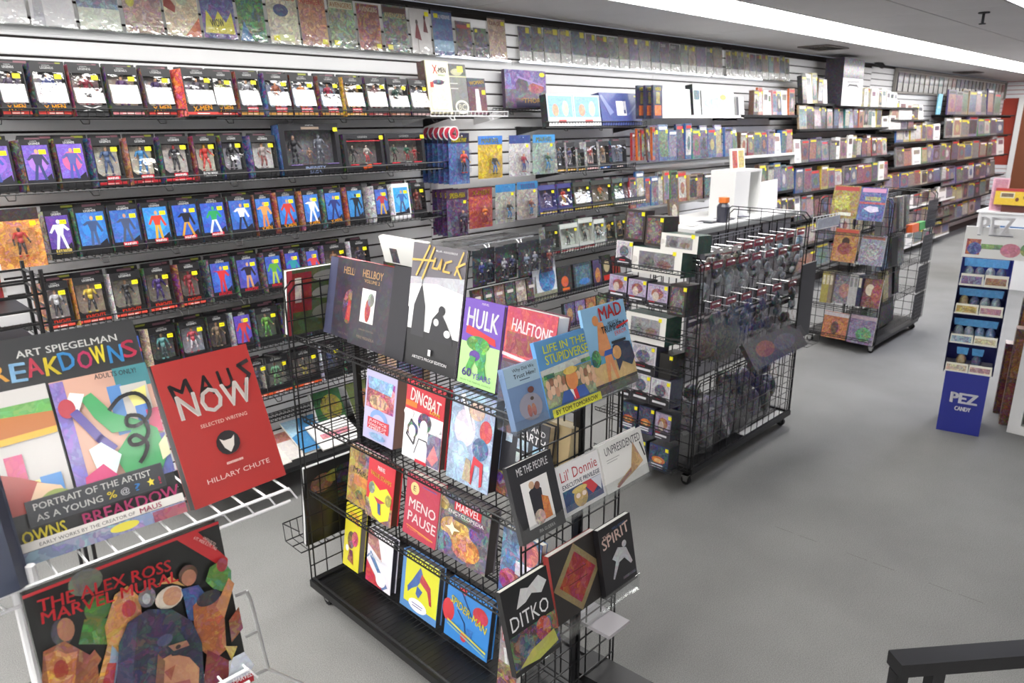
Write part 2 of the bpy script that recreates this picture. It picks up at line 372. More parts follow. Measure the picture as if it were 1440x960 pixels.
# ------------------------------------------------------------------ shelves on the slatwall
ORD = 'first second third fourth fifth sixth seventh eighth ninth tenth eleventh twelfth thirteenth fourteenth fifteenth sixteenth seventeenth eighteenth nineteenth twentieth'.split()
def ordn(i, n): return 'last' if i == n-1 and n > 3 else ORD[i] if i < 20 else f'{i+1}th'
def wire_shelf(x0, x1, z, dep, mat, lab, lip=.03, step=.03, yb=D):
    t = empty('wire_shelf', (x0, yb, z)); tag(t, lab, 'shelf'); L = x1-x0; r = .0022
    m = MB(); n = max(2, int(L/step))
    for i in range(n+1):
        x = L*i/n; m.tube((x, -.01, -.004), (x, -dep, -.004), r*.8, n=4); m.tube((x, -dep, -.004), (x, -dep-.004, lip), r*.8, n=4)
    m.build('wire_deck', mat, t)
    m = MB()
    for y, zz in ((-.01, -.008), (-dep*.5, -.008), (-dep, -.008), (-dep-.004, lip)): m.tube((0, y, zz), (L, y, zz), r*1.5, n=5)
    k = max(2, int(L/.3))
    for i in range(k):
        x = L*(i+.5)/k; m.path([(x-.02, -dep, -.006), (x-.012, -dep-.018, -.03), (x+.012, -dep-.018, -.03), (x+.02, -dep, -.006)], r, n=4)
    m.build('rail', mat, t)
    for x in (0.02, L-.02):
        m = MB(); m.add([(x-.002, -.004, -.06), (x+.002, -.004, -.06), (x+.002, -.004, .0), (x-.002, -.004, 0), (x-.002, -dep*.9, -.012), (x+.002, -dep*.9, -.012)], [(0, 1, 5, 4), (3, 4, 5, 2), (0, 4, 3), (1, 2, 5)], '111111'); m.build('bracket', mat, t)
    return t
def board_shelf(x0, x1, z, dep, mat, lab):
    t = empty('board_shelf', (x0, D, z)); tag(t, lab, 'shelf'); L = x1-x0
    m = MB(); m.box(0, -dep, -.014, L, -.004, 0); m.build('deck', mat, t)
    m = MB(); m.box(0, -dep-.006, -.02, L, -dep, .004); m.build('front_edge', mat, t)
    for x in (.03, L-.03):
        m = MB(); m.box(x-.003, -dep*.85, -.045, x+.003, -.004, -.014); m.build('bracket', mat, t)
def thing_at(name, P, yaw_, lean, label, cat, group=None):
    return tag(empty(name, P, (-lean, 0, yaw_)), label, cat, group)

# figure cartons ------------------------------------------------
def toy_figure(hh, suit, limb, head, sd):
    g = random.Random(sd); m = MB(); sp = hh*g.uniform(.08, .15)
    for s in (-1, 1):
        a = g.uniform(-.6, .9)*.12*hh
        m.tube((s*hh*.05, 0, hh*.5), (s*(sp*.8), -.008, hh*.26), hh*.055, limb, 6, hh*.042); m.tube((s*sp*.8, -.008, hh*.26), (s*sp, 0, .01), hh*.042, limb, 6, hh*.032)
        m.box(s*sp-hh*.035, -hh*.09, 0, s*sp+hh*.035, hh*.03, hh*.045, suit)
        m.tube((s*hh*.13, 0, hh*.8), (s*hh*.21, -.004, hh*.62+a*.4), hh*.042, suit, 6, hh*.032)
        m.tube((s*hh*.21, -.004, hh*.62+a*.4), (s*(hh*.24+a*.2), -.018, hh*.5+a), hh*.034, limb, 6, hh*.024); m.ball((s*(hh*.24+a*.2), -.02, hh*.48+a), hh*.033, hh*.033, hh*.035, head, 6, 4)
    m.tube((0, 0, hh*.46), (0, 0, hh*.64), hh*.085, suit, 8, hh*.08); m.tube((0, 0, hh*.64), (0, 0, hh*.83), hh*.085, suit, 8, hh*.14)
    m.ball((0, 0, hh*.92), hh*.055, hh*.06, hh*.075, head, 8, 6); m.tube((0, 0, hh*.82), (0, 0, hh*.88), hh*.035, head, 6)
    return m
STK = 'f4ea16'
def carton(P, yaw_, lean, w, h, d, label, group, body='17171a', back='6a625c', suit='44506a', limb='2b2b33', head='c79a78', band=None, btxt='', bcol='e8402a',
           tcol='f0f0f0', top='MARVEL', top2='LEGENDS', side='2a2430', sd=0, window=True, art=None, sl=.024, stk=True, fig=True, tab=True):
    t = thing_at('figure_carton' if window else 'printed_carton', P, yaw_, lean, label, 'boxed figure', group)
    m = MB(); c = body; x0, x1 = sl, w; bz, tz = .045*h/.21, h-.034*h/.21; ww = w-sl
    # shell
    m.add([(0, d, 0), (w, d, 0), (w, d, h), (0, d, h)], [(0, 1, 2, 3)], c)
    m.add([(0, d, 0), (x0, 0, 0), (x0, 0, h), (0, d, h)], [(0, 1, 2, 3)], side, .75)
    m.add([(x1, 0, 0), (w, d, 0), (w, d, h), (x1, 0, h)], [(0, 1, 2, 3)], c)
    m.add([(x0, 0, h), (x1, 0, h), (w, d, h), (0, d, h)], [(0, 1, 2, 3)], c); m.add([(x0, 0, 0), (x1, 0, 0), (w, d, 0), (0, d, 0)], [(3, 2, 1, 0)], c)
    if window:
        m.box(x0, 0, 0, x1, .003, bz, c); m.box(x0, 0, tz, x1, .003, h, c); m.box(x0, 0, bz, x0+.004, .003, tz, c); m.box(x1-.004, 0, bz, x1, .003, tz, c)
        m.add([(x0, 0, bz-.0), (x0+.02, 0, bz), (x0, 0, bz+.02)], [(0, 1, 2)], c)
        back = tuple(min(.85, v*1.7+.04) for v in lin(back))
        bk_ = d*.66
        m.add([(x0+.001, bk_, bz), (w-.006, bk_, bz), (w-.006, bk_, tz), (x0+.001, bk_, tz)], [(0, 1, 2, 3)], back, .35)
        m.add([(x0, .003, bz), (x1, .003, bz), (w-.004, bk_, bz+.003), (x0, bk_, bz+.003)], [(0, 1, 2, 3)], c)
    else:
        m.add([(x0, 0, 0), (x1, 0, 0), (x1, 0, h), (x0, 0, h)], [(0, 1, 2, 3)], c)
        A, B = .13, .86
        ops = [('r', .05, A+.08, .88, B-A-.05, art or back, .25), ('p', [(.05, A+.06), (.6, A+.08), (.9, A+.2), (.93, A+.02), (.05, A)], '1b1b25'),
               ('e', .5, .55, .34, .2, back, .1), ('f', .5, .2, .62, suit, limb, head, sd)]
        m.paint(ops, (x0, 0, 0), X_, Z_, ww, h, .0006)
    ops = []
    if top: ops.append(('t', top, .36, .955, .24, .018, 'd8d8d8', 0, 0))
    if top2: ops.append(('t', top2, .3, .895, .38, .045, 'e2e2e2'))
    if band: ops.append(('r', 0, .03, 1, .055, band, 0)); ops.append(('r', .3, .042, .4, .02, 'f0d8d0'))
    if btxt == 'MARVEL': ops += [('r', .3, .1, .48, .1, 'c8102e'), ('t', 'MARVEL', .33, .115, .42, .07, 'ffffff')]
    elif btxt: ops += [('t', btxt, .2, .095, .62, .1, bcol, 6 if bcol == 'f2a81e' else 0)]
    m.paint(ops, (x0, 0, 0), X_, Z_, ww, h, .0007, 6 if not window else 1)
    if tab:   # hang tab behind the header
        m.add([(w*.25, d-.001, h), (w*.95, d-.001, h), (w*.9, d-.001, h+.018), (w*.3, d-.001, h+.018)], [(0, 1, 2, 3)], '1a1a1c'); m.add([(w*.5, d-.002, h+.004), (w*.9, d-.002, h+.004), (w*.9, d-.002, h+.014), (w*.5, d-.002, h+.014)], [(0, 1, 2, 3)], '7c5560')
    m.build('carton_shell', PRINTS, t)
    if window:
        zm = bz+(tz-bz)*(.62+.08*math.sin(sd*2.3)); g = MB(); g.add([(x0+.007, -.013, bz+.006), (x1-.007, -.013, bz+.006), (x1-.007, .0, zm), (x0+.007, .0, zm), (x0+.007, .0015, bz-.002), (x1-.007, .0015, bz-.002), (x1-.007, .0015, tz), (x0+.007, .0015, tz)], [(0, 1, 2, 3), (4, 5, 1, 0), (3, 2, 6, 7)], 'ffffff'); g.build('window', CLEAR, t)
        if fig:
            f = toy_figure((tz-bz)*.96, suit, limb, head, sd).build('figure', PRINTS, t, True); f.location = ((x0+w)/2, d*.36, bz+.003)
    if stk:
        s = MB(); s.paint([('r', 0, 0, 1, 1, STK), ('t', '24.99', .15, .3, .7, .4, '3a3a10', 0, 0)], (x1-.042, -.0015, tz-.026), X_, Z_, .026, .018, .0005); s.build('price_sticker', PRINTS, t)
    return t

# generic printed goods -----------------------------------------
def book(P, yaw_, lean, w, h, t_, ops, label, cat='book', cover='303030', busy=0, page='e9e4d8', name='paperback_book', group=None, hard=False, eps=.0004, spine=None, mat=None):
    T = thing_at(name, P, yaw_, lean, label, cat, group); o = .003 if hard else 0
    m = MB(); m.box(0, 0, 0, w, .0022, h, cover, busy); m.box(0, t_-.0022, 0, w, t_, h, cover, 0); m.box(0, .0022, 0, .0022, t_-.0022, h, spine or cover, 0)
    m.build('cover', mat or PRINT, T)
    if ops:
        m = MB(); m.paint(ops, (0, 0, 0), X_, Z_, w, h, eps); m.build('cover_print', mat or PRINT, T)
    m = MB(); m.box(.0022, .0022, o, w-.002-o, t_-.0022, h-o-.0015, page); m.build('page_block', PRINT, T)
    return T
def slab(P, yaw_, lean, w, h, d, ops, label, cat, name, cover='303030', busy=0, group=None, side=None, mat=None, eps=.0006):
    """a single closed carton, case or card"""
    m = MB(); m.box(0, 0, 0, w, d, h, side or cover, .2 if side else 0)
    m.paint([('r', 0, 0, 1, 1, cover, busy)]+list(ops), (0, 0, 0), X_, Z_, w, h, eps)
    o = m.build(name, mat or PRINTS); o.location = P; o.rotation_euler = (-lean, 0, yaw_); tag(o, label, cat, group); return o
def blister(P, yaw_, w, h, label, card='2a4aa0', card2='d02020', suit='c83030', head='d0a080', title='', tcol='f2e21c', sd=0, group=None, lean=0, stk=True, cat='blister pack', bub=(.3, .08, .6, .5), hook=False):
    t = thing_at('blister_pack', P, yaw_, lean, label, cat, group)
    m = MB(); m.box(0, 0, 0, w, .002, h, card, 0)
    ops = [('r', 0, 0, 1, 1, card, .55), ('r', 0, .8, 1, .2, card2, .15)]
    if title: ops.append(('t', title, .14, .83, .72, .11, tcol))
    m.paint(ops, (0, 0, 0), X_, Z_, w, h, .0006); m.build('card', PRINTS, t)
    bx, bzz, bw, bh = bub; x0, z0, x1, z1 = bx*w, bzz*h, (bx+bw)*w, (bzz+bh)*h; k = .012; dp = -.04
    g = MB(); g.add([(x0, -.001, z0), (x1, -.001, z0), (x1, -.001, z1), (x0, -.001, z1), (x0+k, dp, z0+k), (x1-k, dp, z0+k), (x1-k, dp, z1-k), (x0+k, dp, z1-k)], [(4, 5, 6, 7), (0, 1, 5, 4), (1, 2, 6, 5), (2, 3, 7, 6), (3, 0, 4, 7)], 'ffffff'); g.build('bubble', CLEAR, t)
    f = toy_figure((z1-z0)*.9, suit, card2, head, sd).build('figure', PRINTS, t, True); f.location = ((x0+x1)/2, -.018, z0+.006)
    if stk:
        s = MB(); s.paint([('r', 0, 0, 1, 1, STK)], (w*.78, -.0025, h*.7), X_, Z_, .022, .018, .0005); s.build('price_sticker', PRINTS, t)
    if hook:
        s = MB(); s.path([(w*.5, .12, h*.93), (w*.5, -.015, h*.93), (w*.5, -.03, h*.95)], .002); s.build('peg_hook', CHROME, t)
    return t
# ------------------------------------------------------------------ figure rows left of the panel seam
YF = 3.50; ZR = [0, 1.987, 1.697, 1.412, 1.118, .84, .564]
ROWN = ['', 'top', 'second', 'third', 'fourth', 'fifth', 'sixth']
wire_shelf(.55, 3.03, ZR[1]-.002, .27, BLACK, 'black wire shelf under the topmost row of boxed figures')
wire_shelf(.55, 3.0, ZR[2]-.002, .27, BLACK, 'black wire shelf under the second row of boxed figures')
wire_shelf(.55, 2.98, ZR[3]-.002, .27, BLACK, 'black wire shelf under the third row of boxed figures')
wire_shelf(.55, 2.98, ZR[4]-.002, .27, BLACK, 'black wire shelf under the fourth row of boxed figures')
wire_shelf(.9, 2.98, ZR[5]-.002, .27, BLACK, 'black wire shelf under the fifth row of boxed figures')
wire_shelf(1.2, 2.98, ZR[6]-.002, .27, BLACK, 'black wire shelf under the sixth and lowest row of boxed figures')
# (front-left px, front-right px, looks, settings)
W_ = 'window'
XY = dict(btxt='X-MEN', bcol='f2a81e', band='c2362c', back='5d5a5e')
YB = dict(band='d9a24a', back='6a7488', btxt='MARVEL')
rows = {
1: [(-42, -2, 'window carton with faded grey figure, cropped by the frame', dict(XY, suit='6b6570')),
    (6, 47, 'window carton with dark purple-grey figure and orange logo', dict(XY, suit='5d5268', limb='6f6684')),
    (56, 104, 'window carton with blue-shouldered figure and orange logo', dict(XY, suit='3c4a86', limb='c9c6cf')),
    (109, 154, 'window carton with round red cross logo', dict(suit='8c3040', back='6a5050', btxt='X', bcol='e0e0e0', band=None, side='a84050')),
    (160, 204, 'window carton with tan backing and pink title band', dict(suit='5c3a6c', back='77685a', band='c87a80', side='4a4038')),
    (210, 250, 'window carton with purple figure, grey backing and orange logo', dict(XY, suit='4c3a6a', back='6d6460', side='7a4040')),
    (262, 304, 'window carton pushed forward, bright red and orange side panel', dict(XY, suit='4a4250', side='e0401c')),
    (305, 335, 'window carton with yellow-green figure and orange logo', dict(XY, suit='9a9a3c', limb='c0b040')),
    (341, 372, 'window carton with silver grey figure and deep red side', dict(YB, suit='a8a8b0', side='8c2030', back='55555c')),
    (380, 413, 'window carton with orange-brown figure on blue-grey backing', dict(YB, suit='a8644a', side='3a4a8a')),
    (416, 449, 'window carton with orange face and yellow edge band', dict(YB, suit='c8803c', side='5a3020')),
    (455, 484, 'window carton with crimson figure on slate backing', dict(YB, suit='a02a48', side='7a2030')),
    (489, 516, 'window carton with gold patterned side and dark suited figure', dict(suit='2a2018', back='8a6a2c', side='d8a030', band='d9a24a', btxt='MARVEL')),
    (520, 548, 'window carton with dark red figure and red lower label', dict(suit='6a3038', back='7c7470', band='9c2a30', btxt='')),
    (550, 578, 'window carton with green-grey figure on pale backing', dict(suit='3a5a50', back='8c8c88', band='a86a50', btxt='')),
    (581, 607, 'window carton with washed-out figure and pink label, beside the white wire shelf', dict(suit='8a8a94', back='7a7a80', band='c8a0a0', btxt=''))],
2: [(-30, 28, 'printed carton with blue and purple figure art', dict(window=False, art='6a55b0', suit='3f56a8', limb='3a4a90', back='8a5cc0', btxt='', side='4a3a28')),
    (42, 82, 'printed carton with dark armoured figure on violet', dict(window=False, art='6a50b4', suit='3a3a5c', limb='34406c', back='a070c8', btxt='', side='4a3a28')),
    (90, 130, 'printed carton with slim blue-violet figure on purple and pink', dict(window=False, art='7452c0', suit='585c9c', limb='4a52a0', back='d06090', btxt='', side='4a3a28')),
    (141, 180, 'window carton with steel-blue figure and red label', dict(suit='4a5f86', limb='3a4c74', back='b4b0a4', band='c8303a', btxt='MARVEL', side='283a6c')),
    (190, 227, 'window carton with sky blue figure on pale backing', dict(suit='4a8cc0', limb='3a78b0', back='b8b09c', band='c8303a', btxt='MARVEL', side='b07050')),
    (236, 275, 'window carton with black figure and red accents on pale backing', dict(suit='2c2c34', limb='282830', head='a83030', back='b0a8a4', band='c8303a', btxt='MARVEL', side='34404a')),
    (282, 313, 'window carton with red and gold figure', dict(suit='c03a34', limb='c8403a', head='d8a83c', back='c8c0a8', btxt='IRON MAN', bcol='e0e0e0', side='8a2430')),
    (320, 350, 'window carton with jet black figure on grey backing', dict(suit='202024', limb='24242a', head='d8d8d8', back='8c8c94', btxt='', side='202028')),
    (361, 395, 'window carton with pale bulky figure on white backing', dict(suit='a89a98', limb='8a4a48', back='d8d8dc', btxt='', side='303c80'))],
3: [(75, 110, 'printed carton with leaping white figure on purple', dict(window=False, art='5b3d9c', suit='d8d8de', limb='d8d8de', head='e0e0e4', back='5b3d9c', btxt='BLACK PANTHER', bcol='d8c060', side='9a8a7c')),
    (117, 160, 'printed carton with dark blue winged figure', dict(window=False, art='2c6fc0', suit='3c5078', limb='46587c', back='2f80d0', btxt='', side='2c6a4a')),
    (163, 205, 'printed carton with round-shield figure on blue', dict(window=False, art='2b5fae', suit='46526e', limb='4a5468', head='b88a70', back='3a6cc4', btxt='MARVEL', side='2c5a4c')),
    (209, 246, 'printed carton with red and yellow figure on bright blue', dict(window=False, art='2f86d2', suit='c8402e', limb='d0a030', back='35a0e0', btxt='MARVEL', side='4a2c50')),
    (250, 287, 'printed carton with blond black-and-gold figure on deep blue', dict(window=False, art='2656b8', suit='22222c', limb='c09030', head='e0c8a0', back='2a5cc0', btxt='MARVEL', side='2c5a4c')),
    (289, 325, 'printed carton with green and white figure on blue', dict(window=False, art='2a58c0', suit='2f9a5c', limb='d8e4dc', head='48a868', back='3468c8', btxt='MARVEL', side='2c5a6c')),
    (329, 362, 'printed carton with white-suited striding figure on blue', dict(window=False, art='2b5cb4', suit='d8d8e0', limb='22283c', back='3a70cc', btxt='', side='4a4c50')),
    (366, 389, 'printed carton with orange and tan figure on blue', dict(window=False, art='2a6cc4', suit='d89858', limb='c87c40', back='3a84d4', btxt='X-MEN', bcol='f2a81e', side='a05030')),
    (397, 423, 'printed carton with all-red figure on blue', dict(window=False, art='2a6cc4', suit='c03c34', limb='b83430', back='3a84d4', btxt='X-MEN', bcol='f2a81e', side='b05030')),
    (432, 455, 'printed carton with white-caped figure on blue', dict(window=False, art='2a6cc4', suit='e8e8ec', limb='dcdce4', head='d8c0a0', back='3a84d4', btxt='X-MEN', bcol='f2a81e', side='a0502c')),
    (462, 486, 'printed carton with navy figure on blue', dict(window=False, art='2c64c0', suit='2c3470', limb='2a2e60', back='3a78cc', btxt='X-MEN', bcol='f2a81e', side='3a5a50')),
    (494, 516, 'printed carton with hooded near-black figure on blue', dict(window=False, art='2b7cc0', suit='1e222c', limb='202430', head='30343c', back='3a8ccc', btxt='', side='a04030')),
    (532, 551, 'printed carton with red and yellow winged figure', dict(window=False, art='3a5cb8', suit='b03848', limb='c8a040', back='3a6cc8', btxt='', side='c8c8cc')),
    (557, 580, 'white and sky-blue carton with blue figure', dict(window=False, art='3aa0e0', suit='3a68b0', limb='48507c', back='60b8e8', btxt='', side='dcdce0', body='e8e8ec')),
    (583, 602, 'window carton with rust red figure', dict(suit='7c3430', limb='5c2c2c', back='4a4444', btxt='', side='26262c'))],
4: [(71, 108, 'window carton with white and silver figure beside the black rack', dict(suit='c8c8cc', limb='3c3c44', back='8a807c', band='d85040', btxt='KNIGHTS', bcol='e04028', side='a06030')),
    (115, 158, 'window carton with yellow-jacketed figure', dict(suit='dcc040', limb='2c2c34', back='8a7868', band='d85040', btxt='KNIGHTS', bcol='e04028', side='d08a30')),
    (166, 208, 'window carton with black figure and claws', dict(suit='2a2a30', limb='303038', back='7c7468', band='d85040', btxt='KNIGHTS', bcol='e04028', side='e0dcdc')),
    (214, 250, 'window carton with deep purple figure', dict(suit='46307a', limb='3c2c68', head='c8c090', back='70685c', band='d85040', btxt='KNIGHTS', bcol='e04028', side='3a4038')),
    (260, 290, 'window carton with crimson figure', dict(suit='8c2430', limb='9c2c38', head='9c2c34', back='6c645c', band='d85040', btxt='KNIGHTS', bcol='e04028', side='8a3a30')),
    (303, 333, 'printed carton with red figure on blue', dict(window=False, art='2c54b4', suit='c83238', limb='c03038', back='3a68c8', btxt='AVENGERS', bcol='e02a40', side='3a4450')),
    (340, 370, 'printed carton with tan and black figure on violet-blue', dict(window=False, art='4048a8', suit='2c2430', limb='c09060', back='4a5cc0', btxt='AVENGERS', bcol='e02a40', side='3a5048')),
    (379, 402, 'printed carton with lime green and gold figure on blue', dict(window=False, art='3454b4', suit='5ca040', limb='a8b840', back='3c64c4', btxt='AVENGERS', bcol='e02a40', side='4a3038')),
    (407, 428, 'printed carton with teal and magenta figure', dict(window=False, art='3a44b0', suit='2c8c98', limb='a03070', back='4a50c0', btxt='', side='8a3040')),
    (437, 455, 'printed carton with red and white round shield', dict(window=False, art='4450b8', suit='c84048', limb='e0e0e8', back='5060c8', btxt='', side='3a4050')),
    (462, 492, 'window carton with bronze figure art and purple edge', dict(suit='8a6038', limb='604830', back='6c5c54', btxt='', side='5a3a6c')),
    (499, 524, 'window carton with dark violet figure beside the white book', dict(suit='3c2c4c', limb='2c2440', back='4c4450', btxt='', side='d8d0dc'))],
5: [(183, 207, 'printed carton with red figure on blue, partly behind the large dark book', dict(window=False, art='2c54b4', suit='b83a4c', limb='c05070', back='8040a0', btxt='', side='30303c')),
    (219, 256, 'window carton with pale teal ribbed figure', dict(suit='6ca8a8', limb='4c5c60', back='3c4044', btxt='', side='d0b8a0')),
    (262, 297, 'window carton with red figure on pale blue backing', dict(suit='b83848', limb='c8c0c8', back='8c94a0', btxt='', side='2c2c34')),
    (301, 328, 'window carton with sand brown figure', dict(suit='8c7458', limb='5c4c3c', back='4c4440', btxt='', side='3c3c40')),
    (336, 360, 'printed carton with red figure on purple-blue', dict(window=False, art='5c44b0', suit='c03a44', limb='b03848', back='3458b8', btxt='', side='b0b0b8')),
    (367, 398, 'window carton with big lime green figure', dict(suit='6ca838', limb='4c8c3c', back='405040', btxt='', side='404858')),
    (404, 432, 'window carton with dark green figure behind the rack panel', dict(suit='3c6048', limb='44504c', back='544c48', btxt='', side='34343c')),
    (440, 470, 'window carton with violet figure behind the rack panel', dict(suit='50407c', limb='3c3054', back='48444c', btxt='', side='34343c'))],
6: [(355, 384, 'window carton with navy blue figure and orange base band', dict(suit='2c2c48', limb='262a44', back='54504c', band='e05a2c', btxt='', side='b0a8a0')),
    (378, 412, 'window carton with pale green figure and orange base band', dict(suit='74b088', limb='6ca060', back='6c6a60', band='e05a2c', btxt='', side='c8c0bc')),
    (416, 453, 'window carton with black and yellow figure and orange base band', dict(suit='38342c', limb='b0a440', back='5c5048', band='e05a2c', btxt='', side='40383c')),
    (458, 484, 'window carton with dark blue figure and white streaked edge', dict(suit='2c3c7c', limb='3a4468', back='34343c', btxt='', side='dcdcec')),
    (490, 520, 'window carton with smoke grey figure, half behind the rack upright', dict(suit='585860', limb='48484c', back='3c3c40', btxt='', side='34343c'))],
}
for r, items in rows.items():
    z = ZR[r]; n = len(items); prev = None
    for i, (pl, pr_, desc, kw) in enumerate(items):
        kw = dict(kw); xl = xat(pl, YF, z); xr = xat(pr_, YF, z)
        sl = .024 if prev is None else max(.012, min(.034, xl-prev)); prev = xr
        yy = YF + (-.03 if 'forward' in desc else 0) + rnd.uniform(0, .006)
        ds = desc if len(desc.split()) <= 13 else desc
        carton((xl-sl, yy, z), 0, R_(8), xr-xl+sl, .203+rnd.uniform(-.003, .004), .06, f'{ds}, {ROWN[r]} figure row', f'boxed figures on the {ROWN[r]} row',
               sl=sl, sd=r*40+i, **kw)
# second depth of cartons behind the front ones: only their black headers show
for r in (1, 2, 3, 4, 5):
    xs = [xat(a, YF, ZR[r]) for a, b, *_ in rows[r]]
    for i, x in enumerate(xs[:-1]):
        if r == 2 and i > 7: break
        o = slab((x+.012, 3.568, ZR[r]), 0, R_(7), .13, .216, .016, [('r', .55, .94, .35, .04, '8a5a64' if i % 2 else '9aa038')], f'black carton behind the {ROWN[r]} row, {ORD[i]} header from left above the front cartons', 'boxed figure', 'closed_carton', '161618', group=f'cartons at the back of the {ROWN[r]} row')
# two large window sets and the extras in row 2, the round blister in row 3
def bigset(pl, pr_, h, z, label, ops, back, figs, side, d=.08, y=YF):
    xl = xat(pl, y, z); xr = xat(pr_, y, z); w = xr-xl
    t = thing_at('figure_set_carton', (xl, y, z), 0, R_(6), label, 'boxed figure set', 'large figure sets on the second row'); m = MB(); c = '1a1a20'
    m.box(0, d-.004, 0, w, d, h, c); m.box(0, .003, 0, .004, d, h, side, .6); m.box(w-.004, .003, 0, w, d, h, c); m.box(0, .003, h-.004, w, d, h, c); m.box(0, .003, 0, w, d, .004, c)
    m.box(0, 0, 0, w, .003, h*.2, c); m.box(0, 0, h*.87, w, .003, h, c); m.box(0, 0, h*.2, w*.08, .003, h*.87, c); m.box(w*.93, 0, h*.2, w, .003, h*.87, c)
    m.add([(.004, d-.006, h*.15), (w-.004, d-.006, h*.15), (w-.004, d-.006, h*.9), (.004, d-.006, h*.9)], [(0, 1, 2, 3)], back, .4)
    m.paint(ops, (0, 0, 0), X_, Z_, w, h, .0007); m.build('carton_shell', PRINTS, t)
    g = MB(); g.add([(w*.08, .0015, h*.2), (w*.93, .0015, h*.2), (w*.93, .0015, h*.87), (w*.08, .0015, h*.87)], [(0, 1, 2, 3)], 'ffffff'); g.build('window', CLEAR, t)
    for k, (fx, hh, c1, c2, c3) in enumerate(figs):
        f = toy_figure(h*hh, c1, c2, c3, k+3).build('figure', PRINTS, t, True); f.location = (w*fx, d*.5, h*.21)
    s = MB(); s.paint([('r', 0, 0, 1, 1, STK)], (w*.9, -.002, h*.84), X_, Z_, .026, .02, .0005); s.build('price_sticker', PRINTS, t)
bigset(401, 483, .255, ZR[2], 'large dark window set with man in black suit beside a grey armoured figure',
       [('t', 'MARVEL', .44, .955, .14, .025, 'd8d8d8'), ('r', .36, .89, .3, .045, '8c7a6a'), ('t', 'INFINITY', .36, .1, .34, .06, '8fa0c8', 0, 0), ('t', 'SAGA', .42, .02, .2, .06, '8fa0c8', 0, 0), ('r', .12, .19, .2, .02, '6a5a8c'), ('r', .74, .19, .2, .02, '6a5a8c')], '77777e',
       [(.27, .58, '1e1e26', '22222a', 'b08a74'), (.52, .34, '8c6a58', '6c5048', '9c7c68'), (.7, .6, '6c707c', '5c606c', '848894')], '3a6ab0')
bigset(488, 543, .2, ZR[2], 'window set with black and white figures and red trim, left of the matching one',
       [('t', 'LEGENDS', .36, .89, .24, .05, 'c8c8c8'), ('r', .07, .8, .86, .02, 'b8283a'), ('r', .12, .17, .2, .03, 'c02838'), ('r', .68, .17, .2, .03, 'c02838'), ('p', [(.4, .12), (.62, .2), (.66, .1), (.44, .04)], 'd85a28')], '8f8a88',
       [(.3, .5, '2c2c30', '38383c', 'd0c0b0'), (.65, .5, 'b8b0ac', 'c04048', 'd8c8c0')], '1c1c20')
bigset(546, 600, .2, ZR[2], 'window set with green-tinted figures and red trim, right end of row two',
       [('t', 'LEGENDS', .36, .89, .24, .05, 'c8c8c8'), ('r', .07, .8, .86, .02, 'b8283a'), ('r', .12, .17, .2, .03, 'c02838'), ('r', .68, .17, .2, .03, 'c02838'), ('t', 'MARVEL', .46, .18, .16, .03, 'd8d8d8'), ('t', 'TRIBUTE', .36, .08, .4, .05, 'd0d0d4')], '9c9690',
       [(.3, .5, '3c5a4c', '4c2c34', 'c0a890'), (.62, .48, '2c6a54', 'a03038', 'd8c8b8'), (.82, .4, 'b03038', '8c2830', 'c09080')], '1c1c20')
blister((xat(2, 3.47, ZR[3]-.01), 3.47, ZR[3]-.012), 0, .165, .235, 'orange flame-trimmed blister pack with big-haired red figure, left end of third row', 'd88a3c', '241418', 'b83030', '3a2420', '', sd=4, lean=R_(6), bub=(.12, .16, .76, .56))
blister((xat(-55, 3.47, ZR[3]-.01), 3.475, ZR[3]-.012), 0, .15, .235, 'orange-edged blister pack cut by the left frame edge, third row', 'd88a3c', '241418', '3a3030', '3a2420', '', sd=5, lean=R_(6), bub=(.12, .16, .76, .56))

# ------------------------------------------------------------------ bagged comics on the high ledge
def ledge(x0, x1, z, lab, dep=.05, back=.0):
    t = tag(empty('comic_ledge', (x0, D, z)), lab, 'ledge'); L = x1-x0
    m = MB(); m.box(0, -dep, -.004, L, -.004, 0); m.build('ledge_deck', ACRYL, t)
    m = MB(); m.box(0, -dep-.003, -.004, L, -dep, .01); m.build('ledge_lip', ACRYL, t)
    m = MB(); m.box(0, -.008, -.02, L, -.003, .0); m.build('mounting_strip', WHITEW, t)
def comic(x, z, w, h, label, ops, cover, busy, group, y=D-.045, sub='bagged_comic', lean=7, mat=None):
    t = thing_at(sub, (x, y, z), 0, R_(lean), label, 'comic', group)
    m = MB(); m.box(.004, .001, .003, w-.004, .004, h-.012, 'f0efe8'); m.paint([('r', 0, 0, 1, 1, cover, busy)]+ops, (.004, .001, .003), X_, Z_, w-.008, h-.015, .0005); m.build('comic_book', PRINTB if mat is None else mat, t)
    m = MB(); m.add([(0, -.003, 0), (w, -.003, 0), (w, -.001, h), (0, -.001, h)], [(0, 1, 2, 3)], 'ffffff'); m.build('clear_bag', CLEAR, t)
ZC = 2.345
